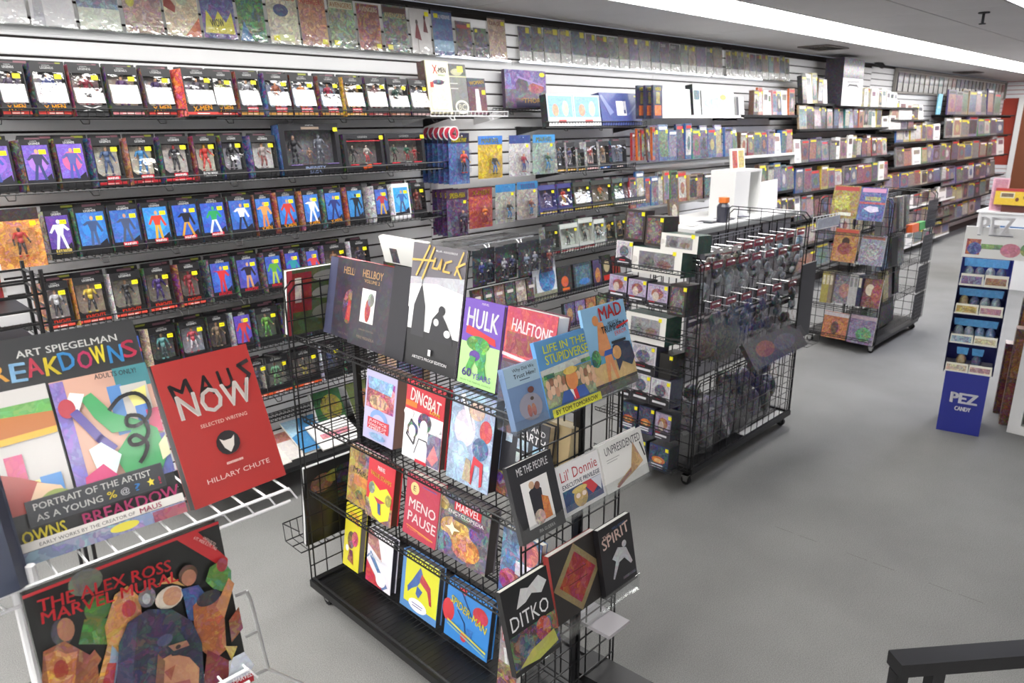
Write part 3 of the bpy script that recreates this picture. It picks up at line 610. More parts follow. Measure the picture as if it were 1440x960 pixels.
C1 = [(-50, -2, 'e6e6e8', .12, 'pencil-drawn pale comic cut by the left frame edge', []),
      (2, 46, 'e4e4e6', .14, 'nearly white bagged comic with sketched faces', [('e', .35, .6, .25, .12, 'cfcfd4', .5)]),
      (48, 114, 'd9d9dc', .1, 'wide bagged pencil drawing of a long-haired face', [('e', .55, .75, .28, .22, 'efefef', .05), ('l', [(.4, .6), (.5, .55), (.65, .6)], .004, '555560'), ('p', [(.05, .0), (.3, .0), (.3, .9), (.15, .95)], 'b9b9c0', .2)]),
      (117, 178, '8a9cae', .6, 'bagged comic with round blue and cream portraits', [('e', .2, .75, .13, .1, 'd8c8a8', .4), ('e', .5, .8, .13, .1, '6888b0', .4), ('e', .8, .72, .13, .1, 'c8a888', .4), ('r', 0, 0, 1, .35, 'd8e0d0', .3)]),
      (182, 238, 'b4938c', .6, 'bagged comic with pinkish brown group scene', [('e', .2, .55, .12, .12, 'c8c040', .3)]),
      (240, 290, 'd9c9a8', .5, 'bagged comic with red-brown clawed hands on tan', [('p', [(.05, .8), (.35, .5), (.3, .4), (0, .5)], '8c2c1c'), ('e', .55, .7, .18, .16, 'b8c0a8', .3), ('p', [(.5, 0), (1, 0), (1, .35)], 'c85838', .3)]),
      (292, 341, '5a4c9a', .6, 'bagged comic with violet art and yellow burst', [('p', [(.05, .1), (.15, .5), (.35, .3), (.5, .5), (.7, .3), (.9, .5), (.95, .1)], 'd8d040', .2), ('t', 'WOW', .25, .2, .4, .14, '3a3a20', 8)]),
      (343, 383, '3f7a4a', .7, 'bagged comic with green and orange figures', [('p', [(0, 0), (.5, 0), (.2, .4)], '3c7cb0', .3)]),
      (386, 430, 'd8d4b8', .5, 'bagged comic with red title and blue flying figure', [('t', 'AVENGERS', .05, .84, .9, .12, 'c82c24'), ('e', .45, .64, .25, .12, '2c4c80', .4), ('r', .2, .06, .6, .12, 'd8e0a0', .1)]),
      (431, 470, 'c88c70', .6, 'bagged comic with red title over a crowded tan scene', [('t', 'AVENGERS', .08, .82, .84, .1, 'b83028')]),
      (472, 510, '8c9c7c', .7, 'bagged comic with pale title banner and brown group', [('r', .05, .8, .9, .15, 'd8d4b8'), ('t', 'AVENGERS', .08, .82, .84, .1, 'a86820')]),
      (512, 545, '9c4c3c', .7, 'bagged comic with red and gold figure group', [('t', 'AVENGERS', .12, .84, .8, .1, 'e0e0c0')]),
      (548, 583, '6c7068', .8, 'bagged comic with dark crowded art and yellow tag', [('r', .05, .84, .9, .12, '5c3028'), ('t', 'AVENGERS', .08, .74, .84, .1, 'd8c890')]),
      (586, 615, 'd8d5d4', .05, 'bagged comic with two red-dressed women on white', [('p', [(.18, .35), (.5, .3), (.38, .65), (.28, .65)], '7c2430'), ('r', .3, .05, .03, .3, '8c7c74'), ('e', .32, .7, .06, .06, '3c2c2c'), ('p', [(.62, .5), (.86, .48), (.76, .78), (.7, .78)], '6c2830'), ('e', .73, .82, .05, .05, '3c2c2c')]),
      (617, 646, '3c5c9c', .5, 'bagged comic with blue cover and white title', [('t', 'WOLVERINE', .08, .84, .84, .09, 'e8e8f0'), ('r', 0, .1, 1, .25, '90b8d8', .3)]),
      (649, 672, '5c4444', .6, 'bagged comic with dark red masthead on grey', [('r', .1, .8, .8, .1, '9c3838')]),
      (674, 693, '4c5454', .6, 'bagged comic with charcoal art and yellow tag', []),
      (695, 720, 'c8a894', .5, 'bagged comic with tan and rust cover, right end of first ledge', [('t', 'LEAGUE', .1, .84, .8, .09, '7c2c24')])]
ledge(.4, 3.74, ZC-.004, 'clear ledge carrying the first run of bagged comics')
for i, (a, b, c, bz, lab, ops) in enumerate(C1):
    x0 = xat(a, D-.08, ZC); x1 = xat(b, D-.08, ZC); st = ('r', .1 if i % 2 == 0 else .75, .05 if i < 13 else .85, .2, .1, 'e6e020')
    comic(x0, ZC, x1-x0, min(.27, (x1-x0)*1.5+.02) if i not in (2, 13) else .27, lab+' on the high ledge', ops+([st] if i > 7 else []), c, bz, 'bagged comics on the first high ledge')
def run_comics(p0, p1, n, z, cols, phrase, grp, hh=.25):
    x0 = xat(p0, D-.08, z); x1 = xat(p1, D-.08, z); x = x0; g = random.Random(int(p0))
    ws = [g.uniform(.75, 1.15) for _ in range(n)]; S = (x1-x0)/sum(ws)
    for i in range(n):
        w = ws[i]*S; c, cn = cols[i % len(cols)]
        ops = [('r', .62, .82, .3, .16, 'ded42a')] if g.random() < .8 else []
        if g.random() < .5: ops.append(('t', g.choice(['DARK', 'NIGHT', 'TITAN', 'ALIEN', 'STAR']), .08, .84, .5, .1, g.choice(['e8e8e8', 'd83030', 'e0d040'])))
        ops.append(('r', 0, 0, 1, .3, 'cfcfcd', .35))
        comic(x+.004, z, w-.006, hh+g.uniform(-.01, .01), f'{cn} bagged comic, {ordn(i, n)} from left {phrase}', ops, c, .6, grp); x += w
PALC = [('4a4660', 'slate violet'), ('5a5c58', 'charcoal grey'), ('5c6270', 'blue-grey'), ('8c8484', 'pale grey red-titled'), ('465468', 'steel blue'), ('5c4c5c', 'plum grey'), ('38363a', 'near-black'),
        ('6c6c68', 'mid grey'), ('8c7c70', 'taupe'), ('6a5c7c', 'dusky purple'), ('3c4048', 'dark navy'), ('7c6c5c', 'olive brown'), ('6c8c90', 'teal'), ('8c4c48', 'brick red')]
ledge(3.80, 6.32, ZC-.004, 'clear ledge carrying the second run of bagged comics')
run_comics(736, 905, 10, ZC, PALC, 'on the second high ledge', 'bagged comics on the second high ledge')
run_comics(905, 1022, 9, ZC, PALC[3:]+PALC[:3], 'on the middle of the high ledge', 'bagged comics on the middle of the high ledge')
ledge(6.36, 8.0, ZC-.004, 'clear ledge carrying the third run of bagged comics')
run_comics(1026, 1115, 11, ZC, PALC[5:]+PALC[:5], 'on the ledge before the camera', 'bagged comics on the ledge before the camera')
# long frame with comics at the far end
t = tag(empty('comic_display_frame', (11.15, D, 2.32)), 'long narrow framed panel with small comics high at the far end', 'display frame')
m = MB(); m.box(0, -.01, 0, 6.0, -.004, .28, 'a8a49c'); m.build('backing', PRINT, t)
m = MB(); m.box(0, -.05, -.02, 6.0, -.01, 0); m.box(0, -.05, .28, 6.0, -.01, .3); m.box(-.02, -.05, -.02, 0, -.01, .3); m.box(6.0, -.05, -.02, 6.02, -.01, .3); m.build('frame', plain('pewter_frame', '8f8c86', .4, .3), t)
x = .1; g = random.Random(3)
for i in range(26):
    c, cn = PALC[(i*5) % 14]; w = .2
    slab((11.15+x, D-.035, 2.33), 0, 0, w-.02, .24, .006, [('r', 0, 0, 1, .45, 'c8c8c4', .3)], f'{cn} little comic, {ORD[i] if i < 20 else str(i+1)+"th"} from left in the far framed panel', 'comic', 'bagged_comic', c, .6, 'comics in the far framed panel'); x += .225
# ------------------------------------------------------------------ second wall section, between the panel seam and the white cabinet
def bx(pl, pr_, z, h, label, ops=(), cover='808080', busy=.5, d=.05, cat='box', name='toy_carton', lean=6, y=3.46, side='202024', group=None, dy=0):
    xl = xat(pl, y, z); xr = xat(pr_, y, z)
    return slab((xl, y+dy, z), 0, R_(lean), xr-xl-.003, h, d, ops, label, cat, name, cover, busy, group, side)
def card(pl, pr_, z, h, label, y=3.5, **kw):
    xl = xat(pl, y, z); xr = xat(pr_, y, z); return blister((xl, y, z), 0, xr-xl-.003, h, label, **kw)
# white wire shelf with the boxed comic set
wire_shelf(2.83, 3.46, 1.995, .3, WHITEW, 'white wire shelf holding the cream slipcased comic set', lip=.02)
y = 3.50; xl = xat(616, y, 2.0); xr = xat(648, y, 2.0)
slab((xl-.06, y, 2.0), 0, R_(8), xr-xl+.0, .30, .07, [('r', .03, .03, .94, .94, 'efeacc', .0), ('r', 0, .0, .03, 1, '7c7c50', 0), ('t', 'X', .3, .76, .2, .16, 'c8202c'), ('t', '-MEN', .5, .78, .36, .1, '4c3440'), ('e', .5, .6, .25, .05, '4c4c78', .7), ('p', [(.2, .62), (.5, .58), (.85, .64), (.5, .55)], '2a2a3c'), ('r', .14, .5, .14, .1, 'b84038'),
     ('r', .12, .08, .7, .4, 'e6ebd0', .35), ('t', 'SERIES', .5, .72, .3, .03, '58a068')], 'cream slipcased comic set with red lettering on the white wire shelf', 'book set', 'slipcase', 'ece6c4', .1, None, '5c4038')
xl2 = xat(645, y, 2.0); xr2 = xat(666, y, 2.0)
slab((xl2-.05, y+.01, 2.0), 0, R_(8), xr2-xl2+.03, .29, .06, [('r', 0, .78, 1, .22, '28281c', .2), ('e', .5, .84, .3, .07, 'b8b48c', .2), ('r', .55, .84, .3, .12, 'e0e020'), ('r', 0, .74, 1, .02, 'd8d4a0'), ('r', .1, .6, .4, .02, 'c8c8c4'), ('r', .1, .5, .4, .02, 'c8c8c4'), ('e', .6, .14, .36, .14, 'e4e2d0'), ('e', .6, .14, .28, .1, '7a7a78'), ('t', 'BC', .42, .08, .36, .12, 'e4e2d0')], 'grey box with dark top and cream round badge, right of the cream slipcase', 'box', 'tall_carton', '7c7c7a', .15)
xl3 = xat(668, y, 2.0)
slab((xl3-.02, y+.02, 2.0), 0, R_(8), .15, .215, .03, [('r', 0, .76, 1, .24, '2c2444', .3), ('t', 'WOMAN', .12, .8, .8, .1, 'd8b430', 6), ('p', [(.35, .05), (.65, .05), (.6, .7), (.4, .7)], 'dccfd4', .2), ('r', .75, .55, .2, .12, 'e8e020')], 'maroon and navy comic with yellow masthead, end of the white wire shelf', 'comic', 'comic_book', '5c2438', .3)
P, w, h, yw, th = stand('y', (712, 153), (769, 153), (711, 97), 3.66, 4)
book(P, 0, th, w, h, .03, [('r', 0, .5, 1, .5, '7a5cb0', .6), ('e', .4, .6, .16, .2, '3c2444', .4), ('e', .75, .55, .2, .14, 'a0243c', .5), ('p', [(.3, .85), (.95, .62), (.94, .59), (.3, .8)], 'a88cc8'), ('r', .25, .04, .7, .14, '201c3c'), ('t', 'THE', .3, .22, .12, .05, 'c89c4c'), ('t', 'THOR', .42, .16, .42, .12, 'c8a050'), ('e', .9, .9, .07, .06, 'f0e41c')],
     'large violet and crimson art book with gold title standing against the slatwall', cover='44304c', busy=.5, hard=True, name='art_book')
wire_shelf(3.5, 4.15, 2.03, .12, BLACK, 'short black wire shelf under the violet art book', lip=.01)
# shelf with pale blue boxes and the big blue game box
wire_shelf(3.82, 4.98, 1.922, .3, BLACK, 'black wire shelf with pale blue boxes and a large blue box')
for k, (a, b) in enumerate(((772, 809), (809, 846))):
    bx(a, b, 1.925, .21, ('pale sky-blue box with white base and red word, next to the white reflective gap' if k == 0 else 'pale sky-blue box with white base and red word, touching the large dark blue box'),
       [('r', .05, .28, .9, .66, '8cc0e4', .25), ('e', .3, .5, .12, .2, 'd8a888', .3), ('e', .68, .55, .12, .25, 'd8c8b8', .2), ('r', 0, 0, 1, .26, 'eeeeee'), ('r', .38, .09, .3, .1, 'd83a34')], 'c4dcec', .1, .06, 'box', 'toy_carton', 9)
bx(848, 904, 1.925, .235, 'large royal blue box with a white square and sideways letter E', [('r', .38, .3, .24, .45, 'f0f0f2'), ('t', 'E', .6, .36, .22, .1, '33417c', 90, 1), ('r', .85, .88, .05, .05, 'd8d840'), ('p', [(0, .9), (.05, .93), (.3, .4), (.2, .3)], '7a86b8'), ('p', [(.62, .3), (.7, .34), (.95, .7), (.92, .75)], '6a78b0')], '3c4c94', .12, .09, 'box', 'game_box', 12, side='2c3a7c')
# pegged cards beneath
z = 1.62
n6 = 6
for i in range(n6):
    yy = 3.71-.05*i; xl = xat(632, 3.46, z)
    t = blister((xl, yy, z-.03), 0, .165, .3, (f'round-topped blue blister pack with red four badge, {ORD[i]} from the wall on its peg' if i < 5 else 'round-topped blue blister pack with red and yellow figure, foremost on its peg'), card='3a5a9c', card2='1a1a34', suit='d84030', head='e8b030',
                title='Fantastic Four' if i == 5 else '', group='matching blue blister packs on one peg', sd=3, stk=False, bub=(.3, .2, .66, .5), hook=(i == 5))
    m = MB(); m.tube((.045, 0, .30), (.045, -.0025, .30), .042, 'dcdcdc', 16); m.tube((.045, -.0025, .30), (.045, -.0035, .30), .034, 'b82840', 14); m.paint([('t', '4', 0, 0, 1, 1, 'f0f0f0')], (.03, -.0045, .278), X_, Z_, .03, .045, .0003); m.build('round_badge', PRINTS, t)
S2 = [(673, 707, 'bright yellow-topped blister pack with black figure', dict(card='d8b428', card2='3a78c8', suit='2c2c2c', title='MARVEL')),
      (716, 746, 'white teardrop blister pack with red-grey figure', dict(card='c8c4c4', card2='2c4484', suit='a83040', title='')),
      (749, 780, 'clear blister pack with green figure and orange base tab', dict(card='94a49c', card2='3a8cc8', suit='3c6048', title='MARVEL'))]
for a, b, lab, kw in S2: card(a, b, z-.01, .26, lab+', second wall section upper pegs', y=3.47, sd=a, hook=True, **kw)
wire_shelf(4.02, 4.86, 1.612, .3, BLACK, 'black wire shelf with six grey-white figure cartons, second wall section')
S2b = [(783, 796, 'slim figure carton with black label', '8c9088'), (797, 811, 'pale figure carton with violet robed figure', 'b8b8c4'), (812, 823, 'short figure carton with green figure', '6c7c68'), (825, 841, 'figure carton with red lower figure', 'c0a8a4'), (843, 858, 'figure carton with brown figure and blue label', 'b0a090'), (860, 882, 'navy framed carton with dark tangled figure', '4c5468')]
for i, (a, b, lab, c) in enumerate(S2b):
    z_ = 1.615; xl = xat(a, 3.46, z_); xr = xat(b, 3.46, z_)
    carton((xl, 3.46, z_), 0, R_(7), max(.07, xr-xl), .2 if i != 2 else .15, .05, lab+', middle wall section upper shelf', 'figure cartons with black bases', back=c, suit=['5a6070', '5c5484', '48604c', 'a83c38', '84603c', '5c5c6c'][i], limb='50505c', band=['c8a030', 'c8a030', 'c8a030', 'd8a8a8', '2c6cb8', '1c2030'][i], btxt='', sl=.012, sd=i+9, stk=False, top='', top2='', side='dadada' if i < 5 else '20305c')
# lower pegs
z = 1.325
for i in range(4):
    t = blister((xat(630, 3.46, z), 3.60-.045*i, z-.05), 0, .17, .28, ('purple-red blister pack with yellow title, ' + ['rearmost', 'second from the rear', 'third from the rear', 'foremost'][i] + ' on its peg'), card='4c2c5c', card2='3c1c3c', suit='38304c', title='SPIDER-MAN', group='purple blister packs on one peg', sd=6, stk=i == 3, bub=(.42, .05, .52, .55), hook=(i == 3))
card(660, 693, z-.02, .25, 'red blister pack with tall yellow title and orange figure', y=3.47, card='b03828', card2='7c2028', suit='d87828', title='X-MEN', sd=2, hook=True, stk=False)
card(697, 725, z-.01, .25, 'grey blister pack with blue top and green title', y=3.47, card='a4a49c', card2='2c7cb8', suit='3c3430', title='', sd=12, hook=True)
card(727, 756, z-.005, .25, 'grey blister pack with blue top and violet title', y=3.47, card='a49c98', card2='2c74ac', suit='7c4438', title='TITLES', tcol='7c4c98', sd=14, hook=True)
wire_shelf(3.80, 4.98, 1.332, .3, BLACK, 'black wire shelf with mixed colour cartons above the grey ones')
S2c = [(759, 784, 'navy window carton with tangled purple art', '4c4468', '3c3c7c'), (786, 806, 'indigo window carton with red and gold figure', '58486c', '2c2c70'), (808, 832, 'black window carton with white bird-like figure and two round faces', '6c6450', '2c2c24'), (833, 862, 'wide window carton with orange figure on dark green', '5c5440', '2c3028'),
       (863, 878, 'window carton with white base and green figure', '5c645c', '44504c'), (878, 908, 'red-figured window carton with white base tags', '5c3c40', '2c3440')]
for i, (a, b, lab, c, bd) in enumerate(S2c):
    z_ = 1.335; xl = xat(a, 3.46, z_); xr = xat(b, 3.46, z_)
    carton((xl, 3.46, z_), 0, R_(9), xr-xl, .2, .05, lab+', middle wall shelf', 'mixed colour cartons on the middle shelf', body=bd, back=c, suit=['6c5c84', 'c83c34', 'd8d8d0', 'c86c30', '4c7c54', 'b83430'][i], limb=['50488c', 'c8a030', 'b8b0a0', '5c5c30', '9cac9c', '8c3c30'][i], band='d8cfc0' if i > 3 else 'c8b040', sl=.01, sd=i+29, btxt='', top='', top2='', side=bd)
# dark hanging cards
wire_shelf(3.12, 3.72, 1.20, .28, CHROME, 'chrome peg bar crowded with dark hanging figure cards', lip=.0, step=.09)
for i in range(7):
    a = 662+i*16; xl = xat(a, 3.48, .98)
    blister((xl, 3.46+.03*(i % 2), .93), 0, .125, .235, f'dark navy hanging figure card, {ORD[i]} from the left on the chrome peg bar', card='1c2030', card2='20242c', suit=['3c4490', '4c5c6c', 'a8a8b0', '383c6c', '7c8ca0', '8c90a0', '8c3c30'][i], head='c8c0b8', title='', sd=i+50, stk=False, group='dark hanging figure cards', bub=(.12, .1, .76, .62), hook=True)
wire_shelf(3.80, 4.9, 1.04, .3, BLACK, 'black wire shelf with grey glassy figure cartons')
S2d = [(768, 788, 'grey-green window carton with dark monster figure', '5c6858'), (789, 815, 'clear box with smoke green figure and red spot label', 'a0a8a0'), (815, 836, 'tall pale grey window box', '98a098'), (836, 852, 'pale window box with yellow tag', '90a0a0'), (853, 866, 'black window box with gold face', '4c4840'), (867, 882, 'black window box with yellow spot and white base', '544c44')]
for i, (a, b, lab, c) in enumerate(S2d):
    z_ = 1.045; xl = xat(a, 3.46, z_); xr = xat(b, 3.46, z_)
    carton((xl, 3.46, z_), 0, R_(8), xr-xl, .2 if i != 2 else .225, .05, lab+', lower middle wall shelf', 'grey glassy cartons', body='bfc4bf' if i in (1, 2, 3) else '2c302c', back=c, suit=['3c4438', '5c6c58', '8c948c', 'a09c88', 'b8984c', 'b09048'][i], band='d8d8d8' if i > 2 else 'b83040', sl=.01, sd=i+70, btxt='', top='', top2='', side='90968e')
wire_shelf(3.2, 4.9, .73, .3, BLACK, 'black wire shelf with orange and blue carded figures low on the wall')
S2e = [(752, 785, 'blue and white swirl patterned book', 'd4d8e0', [('e', .6, .55, .35, .4, '2c7cc0', .6), ('r', .0, .0, 1, .2, '8c8c78', .3)], .26), (786, 806, 'black card with small orange figure', '181818', [('e', .5, .45, .25, .2, 'd85c20', .3), ('r', .3, .08, .5, .14, 'e06c28')], .2), (809, 834, 'dark teal framed carton with blue creature', '1c3440', [('r', .1, .1, .8, .8, '3c6478', .5), ('e', .55, .3, .3, .12, '2c78c8', .3)], .2),
       (836, 848, 'purple card with orange figure', '3c2c5c', [('e', .5, .4, .3, .3, 'c87830', .5)], .2), (849, 861, 'black card with pale skull-like face and red band', '201c1c', [('e', .5, .62, .35, .22, 'c8b890', .1), ('r', .1, .1, .8, .2, 'd02820')], .22), (862, 874, 'red-orange card at the shelf end', '6c2420', [('r', .1, .1, .8, .6, 'b84030', .5)], .2)]
for a, b, lab, c, ops, hh in S2e: bx(a, b, .735, hh, lab+' on the lower middle shelf', ops, c, .2, .03, 'toy', 'carded_toy', 8)
for i, (c, cn) in enumerate([('5c4c84', 'violet'), ('8c6cb0', 'lilac'), ('c8783c', 'orange'), ('6c7c4c', 'moss green'), ('4c3c6c', 'dark plum'), ('9c8cc0', 'lavender')]):
    a = 796+i*15; bx(a, a+14, .47, .18, f'{cn} small carded toy on the lowest visible middle shelf', [('e', .5, .5, .3, .3, 'c8a060', .6)], c, .7, .03, 'toy', 'carded_toy', 8, group='small toys on the lowest middle shelf')
wire_shelf(3.9, 5.2, .468, .3, BLACK, 'black wire shelf with violet carded toys, lowest visible in the middle')
for i in range(6):   # small jumble seen behind the large black and white book
    a = 668+i*15; c, cn = [('5c3428', 'rust'), ('2c2c34', 'black'), ('8c6c60', 'tan'), ('3c5048', 'dark green'), ('b8a8a0', 'pale pink'), ('4c2c2c', 'maroon')][i]
    bx(a, a+14, .735, .17, f'{cn} small carded toy on the low shelf behind the purple book', [('r', .2, .6, .6, .12, 'd8d0cc')], c, .6, .03, 'toy', 'carded_toy', 8, group='small toys behind the purple book')

# ------------------------------------------------------------------ third wall section and the far rows
board_shelf(5.0, 6.52, 1.995, .3, WHITE, 'white shelf board with white game boxes right of the dark cards')
z = 2.0
for i in range(3):
    a = 897+i*11; bx(a, a+13, z-.03, .24, ('dark navy and orange hanging pack, ' + ['leftmost', 'middle', 'foremost'][i]+' of three above the blue cards'), [('r', .15, .1, .7, .3, 'd86820', .3), ('r', .3, .45, .4, .35, '8c7c30', .4), ('t', 'HERO', .2, .84, .6, .1, 'd8c830')], '1c1c40', .2, .02, 'toy', 'carded_toy', 4, y=3.40-.05*i, side='1c1c40')
S3 = [(926, 972, .205, 'large plain white box with faint drawing', 'eeeeee', [('e', .6, .6, .3, .2, 'dcdcdc', .2)]), (976, 986, .25, 'tall white and dark teal carton', 'dfe3e3', [('r', .1, .5, .8, .3, '4c707c', .4)]), (988, 1033, .2, 'wide pale box with faint blue and amber picture', 'e4e6ea', [('e', .35, .5, .3, .25, 'b8cce4', .4), ('e', .65, .75, .1, .12, 'd8b468', .2)]), (1036, 1047, .16, 'short dark case with white front', 'd4d4d4', [('r', 0, 0, .3, 1, '30303a')])]
for a, b, hh, lab, c, ops in S3: bx(a, b, z, hh, lab+' on the white shelf board', ops, c, .06, .07, 'box', 'game_box', 8, side='1c1c1c' if a == 976 else 'c8c8c8')
GEN = dict(
  white=('e8e6e2', 'white'), cream=('e0d8bc', 'cream'), orange=('d86a28', 'orange'), red=('b03030', 'red'), navy=('28305c', 'navy'), black=('202024', 'black'), purple=('5a4480', 'purple'), grey=('8a8a88', 'grey'),
  green=('4c8c4c', 'green'), blue=('3c6cb0', 'blue'), pink=('d8a0a8', 'pink'), brown=('6c4c3c', 'brown'), yellow=('d8c43c', 'yellow'), teal=('3c8c8c', 'teal'), lilac=('9888b8', 'lilac'), tan=('b09878', 'tan'), magenta=('b8287c', 'magenta'))
KIND = {'b': ('boxed figure', 'toy_carton', 'boxed toy', .05), 'p': ('blister pack', 'carded_toy', 'carded toy', .02), 'k': ('book', 'comic_volume', 'comic volume', .02)}
def mute(h, f):
    r = lin(h); y = .3*r[0]+.5*r[1]+.2*r[2]; return tuple((y+(c-y)*f)*.62 for c in r)
def autorow(p0, p1, z, hh, kinds, cols, place, y=3.46, gap=.006, seed=1, dj=.0):
    """a run of separate goods between two sight lines along the shelf"""
    g = random.Random(seed); x0 = xat(p0, y, z); x1 = xat(p1, y, z); cols = cols.split(); n = len(cols)
    ws = [g.uniform(.8, 1.25) for _ in cols]; S = (x1-x0)/sum(ws); x = x0; grp = 'goods '+place; cnt = {}
    tot = {}
    for c in cols: tot[c] = tot.get(c, 0)+1
    for i, c in enumerate(cols):
        w = ws[i]*S; k = kinds[i % len(kinds)]; cat, nm, wd, d = KIND[k]; hx, cn = GEN[c]; cnt[c] = cnt.get(c, 0)+1
        acc = mute(GEN[g.choice(list(GEN))][0], .5)
        ops = [('r', .08, .12, .84, .7, acc, .5), ('r', .12, .86, .76, .08, g.choice(['e8e8e8', 'd8c830', 'c83030', '202020']))]
        if g.random() < .6: ops.append(('e', .5, .45, .24, .2, mute(GEN[g.choice(list(GEN))][0], .6), .4))
        if g.random() < .6: ops.append(('r', .76, .76, .2, .1, STK))
        if c == 'white': ops = [('r', .15, .6, .7, .25, acc, .4), ('r', .2, .1, .6, .12, 'b8b8b8')]
        ordw = '' if tot[c] == 1 else (ORD[cnt[c]-1]+' ')
        slab((x, y+g.uniform(0, .02)-dj*i, z+.001), 0, R_(g.uniform(3, 9)), w-gap, hh*g.uniform(.95, 1.2), d, ops, f'{ordw}{cn} {wd} from left {place}' if ordw else f'only {cn} {wd} {place}', cat, nm, hx if c == 'white' else mute(hx, .75), .5 if c != 'white' else .1, grp, hx)
        x += w
board_shelf(6.46, 7.66, 2.0, .3, BLACKM, 'black shelf board with orange and white packs before the white game boxes end')
autorow(1060, 1118, 2.003, .22, 'bk', 'brown orange white white pink blue white orange', 'on the top board of the third section', seed=4)
# blue hanging cards
board_shelf(5.0, 6.5, 1.60, .2, WHITE, 'narrow white board beneath the blue hanging cards')
autorow(890, 912, 1.66, .21, 'p', 'red orange red brown orange', 'hanging left of the blue cards', y=3.45, seed=5, dj=.02)
autorow(913, 1040, 1.64, .25, 'p', 'purple blue blue navy blue teal navy blue lilac blue grey', 'in the blue pegged run of the third section', y=3.45, seed=6)
board_shelf(6.5, 7.72, 1.63, .3, WHITE, 'white shelf board with figures and a green-grey pack')
autorow(1042, 1116, 1.634, .2, 'bp', 'brown red grey grey lilac white blue orange', 'on the white board right of the blue pegs', seed=7)
autorow(888, 955, 1.29, .24, 'p', 'red blue blue blue grey tan green', 'above the white counter', y=3.45, seed=8)
board_shelf(4.98, 6.1, 1.285, .26, WHITE, 'white shelf board just above the white counter')
autorow(957, 1005, 1.29, .22, 'b', 'orange tan brown black', 'beside the white cabinet', y=3.45, seed=9)
board_shelf(6.75, 7.7, 1.25, .3, BLACKM, 'black shelf board right of the white cabinet')
autorow(1070, 1118, 1.254, .24, 'bk', 'brown grey blue teal grey', 'right of the white cabinet', seed=10)
board_shelf(6.75, 7.68, .95, .3, BLACKM, 'lower black shelf board right of the white cabinet')
autorow(1090, 1135, .954, .2, 'b', 'pink brown tan white grey', 'on the lower board right of the cabinet', seed=11)
# far section rows, nearest shelves first
F4 = [(8.02, 9.05, 2.12, 1129, 1165, .26, 'b', 'black white yellow brown white', 'on the high board left of the giant box', 21), (8.5, 11.35, 2.10, 1208, 1262, .19, 'b', 'yellow white yellow white white cream white white white white', 'right of the giant box', 22),
      (7.72, 10.3, 1.862, 1124, 1240, .22, 'kbk', 'tan brown brown black grey black grey teal lilac red orange cream cream white yellow', 'on the second far board', 23), (10.4, 11.9, 1.95, 1255, 1300, .2, 'k', 'cream white white yellow white', 'on the short board near the blue sign', 24),
      (10.0, 11.4, 1.83, 1242, 1285, .17, 'b', 'white white white grey black', 'below the yellow comics', 34), (7.72, 10.5, 1.52, 1118, 1248, .22, 'bkp', 'white grey purple purple lilac grey white tan white yellow navy purple brown red grey pink', 'on the third far board', 25),
      (10.6, 13.6, 1.66, 1262, 1322, .24, 'kp', 'blue yellow yellow orange yellow grey white', 'under the blue sign', 26), (10.6, 13.6, 1.34, 1260, 1330, .24, 'kb', 'grey orange white green grey lilac grey', 'two boards under the blue sign', 27),
      (7.72, 10.6, 1.2, 1120, 1250, .22, 'pb', 'blue grey red yellow grey red grey grey red magenta green white tan', 'on the fourth far board', 28), (10.6, 13.6, 1.04, 1245, 1330, .2, 'kb', 'tan orange blue grey tan cream brown purple grey', 'on the third board under the blue sign', 29),
      (13.0, 16.9, 2.02, 1332, 1406, .36, 'k', 'purple grey tan tan lilac grey purple grey', 'on the highest board by the red wall', 30), (13.0, 16.9, 1.68, 1330, 1412, .28, 'kb', 'grey cream tan lilac green teal grey black', 'on the second board by the red wall', 31),
      (13.0, 16.9, 1.32, 1328, 1412, .26, 'bk', 'grey brown tan yellow grey red brown pink white', 'on the third board by the red wall', 32), (13.0, 16.9, .95, 1326, 1400, .26, 'kb', 'grey lilac purple grey brown purple pink navy brown', 'on the fourth board by the red wall', 33),
      (13.0, 16.9, .64, 1326, 1392, .26, 'kb', 'grey brown lilac tan grey navy grey cream', 'on the fifth board by the red wall', 38), (13.0, 16.9, .34, 1326, 1380, .26, 'kb', 'brown grey grey navy tan grey', 'on the lowest board by the red wall', 39),
      (7.72, 10.6, .90, 1118, 1250, .23, 'pb', 'black grey brown grey red grey teal purple grey brown grey tan', 'on the fifth far board', 40), (7.72, 10.6, .60, 1118, 1250, .23, 'pb', 'grey brown grey navy grey grey cream purple grey', 'on the sixth far board', 41), (7.72, 10.6, .30, 1118, 1250, .23, 'pb', 'brown grey black grey tan grey', 'on the seventh far board', 42),
      (9.9, 13.8, .74, 1258, 1340, .18, 'kb', 'grey white grey cream grey white grey', 'on the low white board at the far end', 35), (9.9, 13.8, .45, 1260, 1335, .2, 'k', 'brown grey grey lilac grey brown grey', 'on the second lowest far board', 36), (9.9, 13.8, .16, 1258, 1335, .2, 'kb', 'grey white tan tan cream tan', 'on the bottom far board above the floor', 37)]
for x0, x1, z, a, b, hh, kd, cols, place, sd in F4:
    board_shelf(x0, x1, z-.001, .3, WHITE if 'white board' in place or 'bottom' in place else BLACKM, f'{"white" if "white board" in place or "bottom" in place else "black"} shelf board carrying the goods {place}')
    autorow(a, b, z, hh, kd, cols, place, seed=sd)
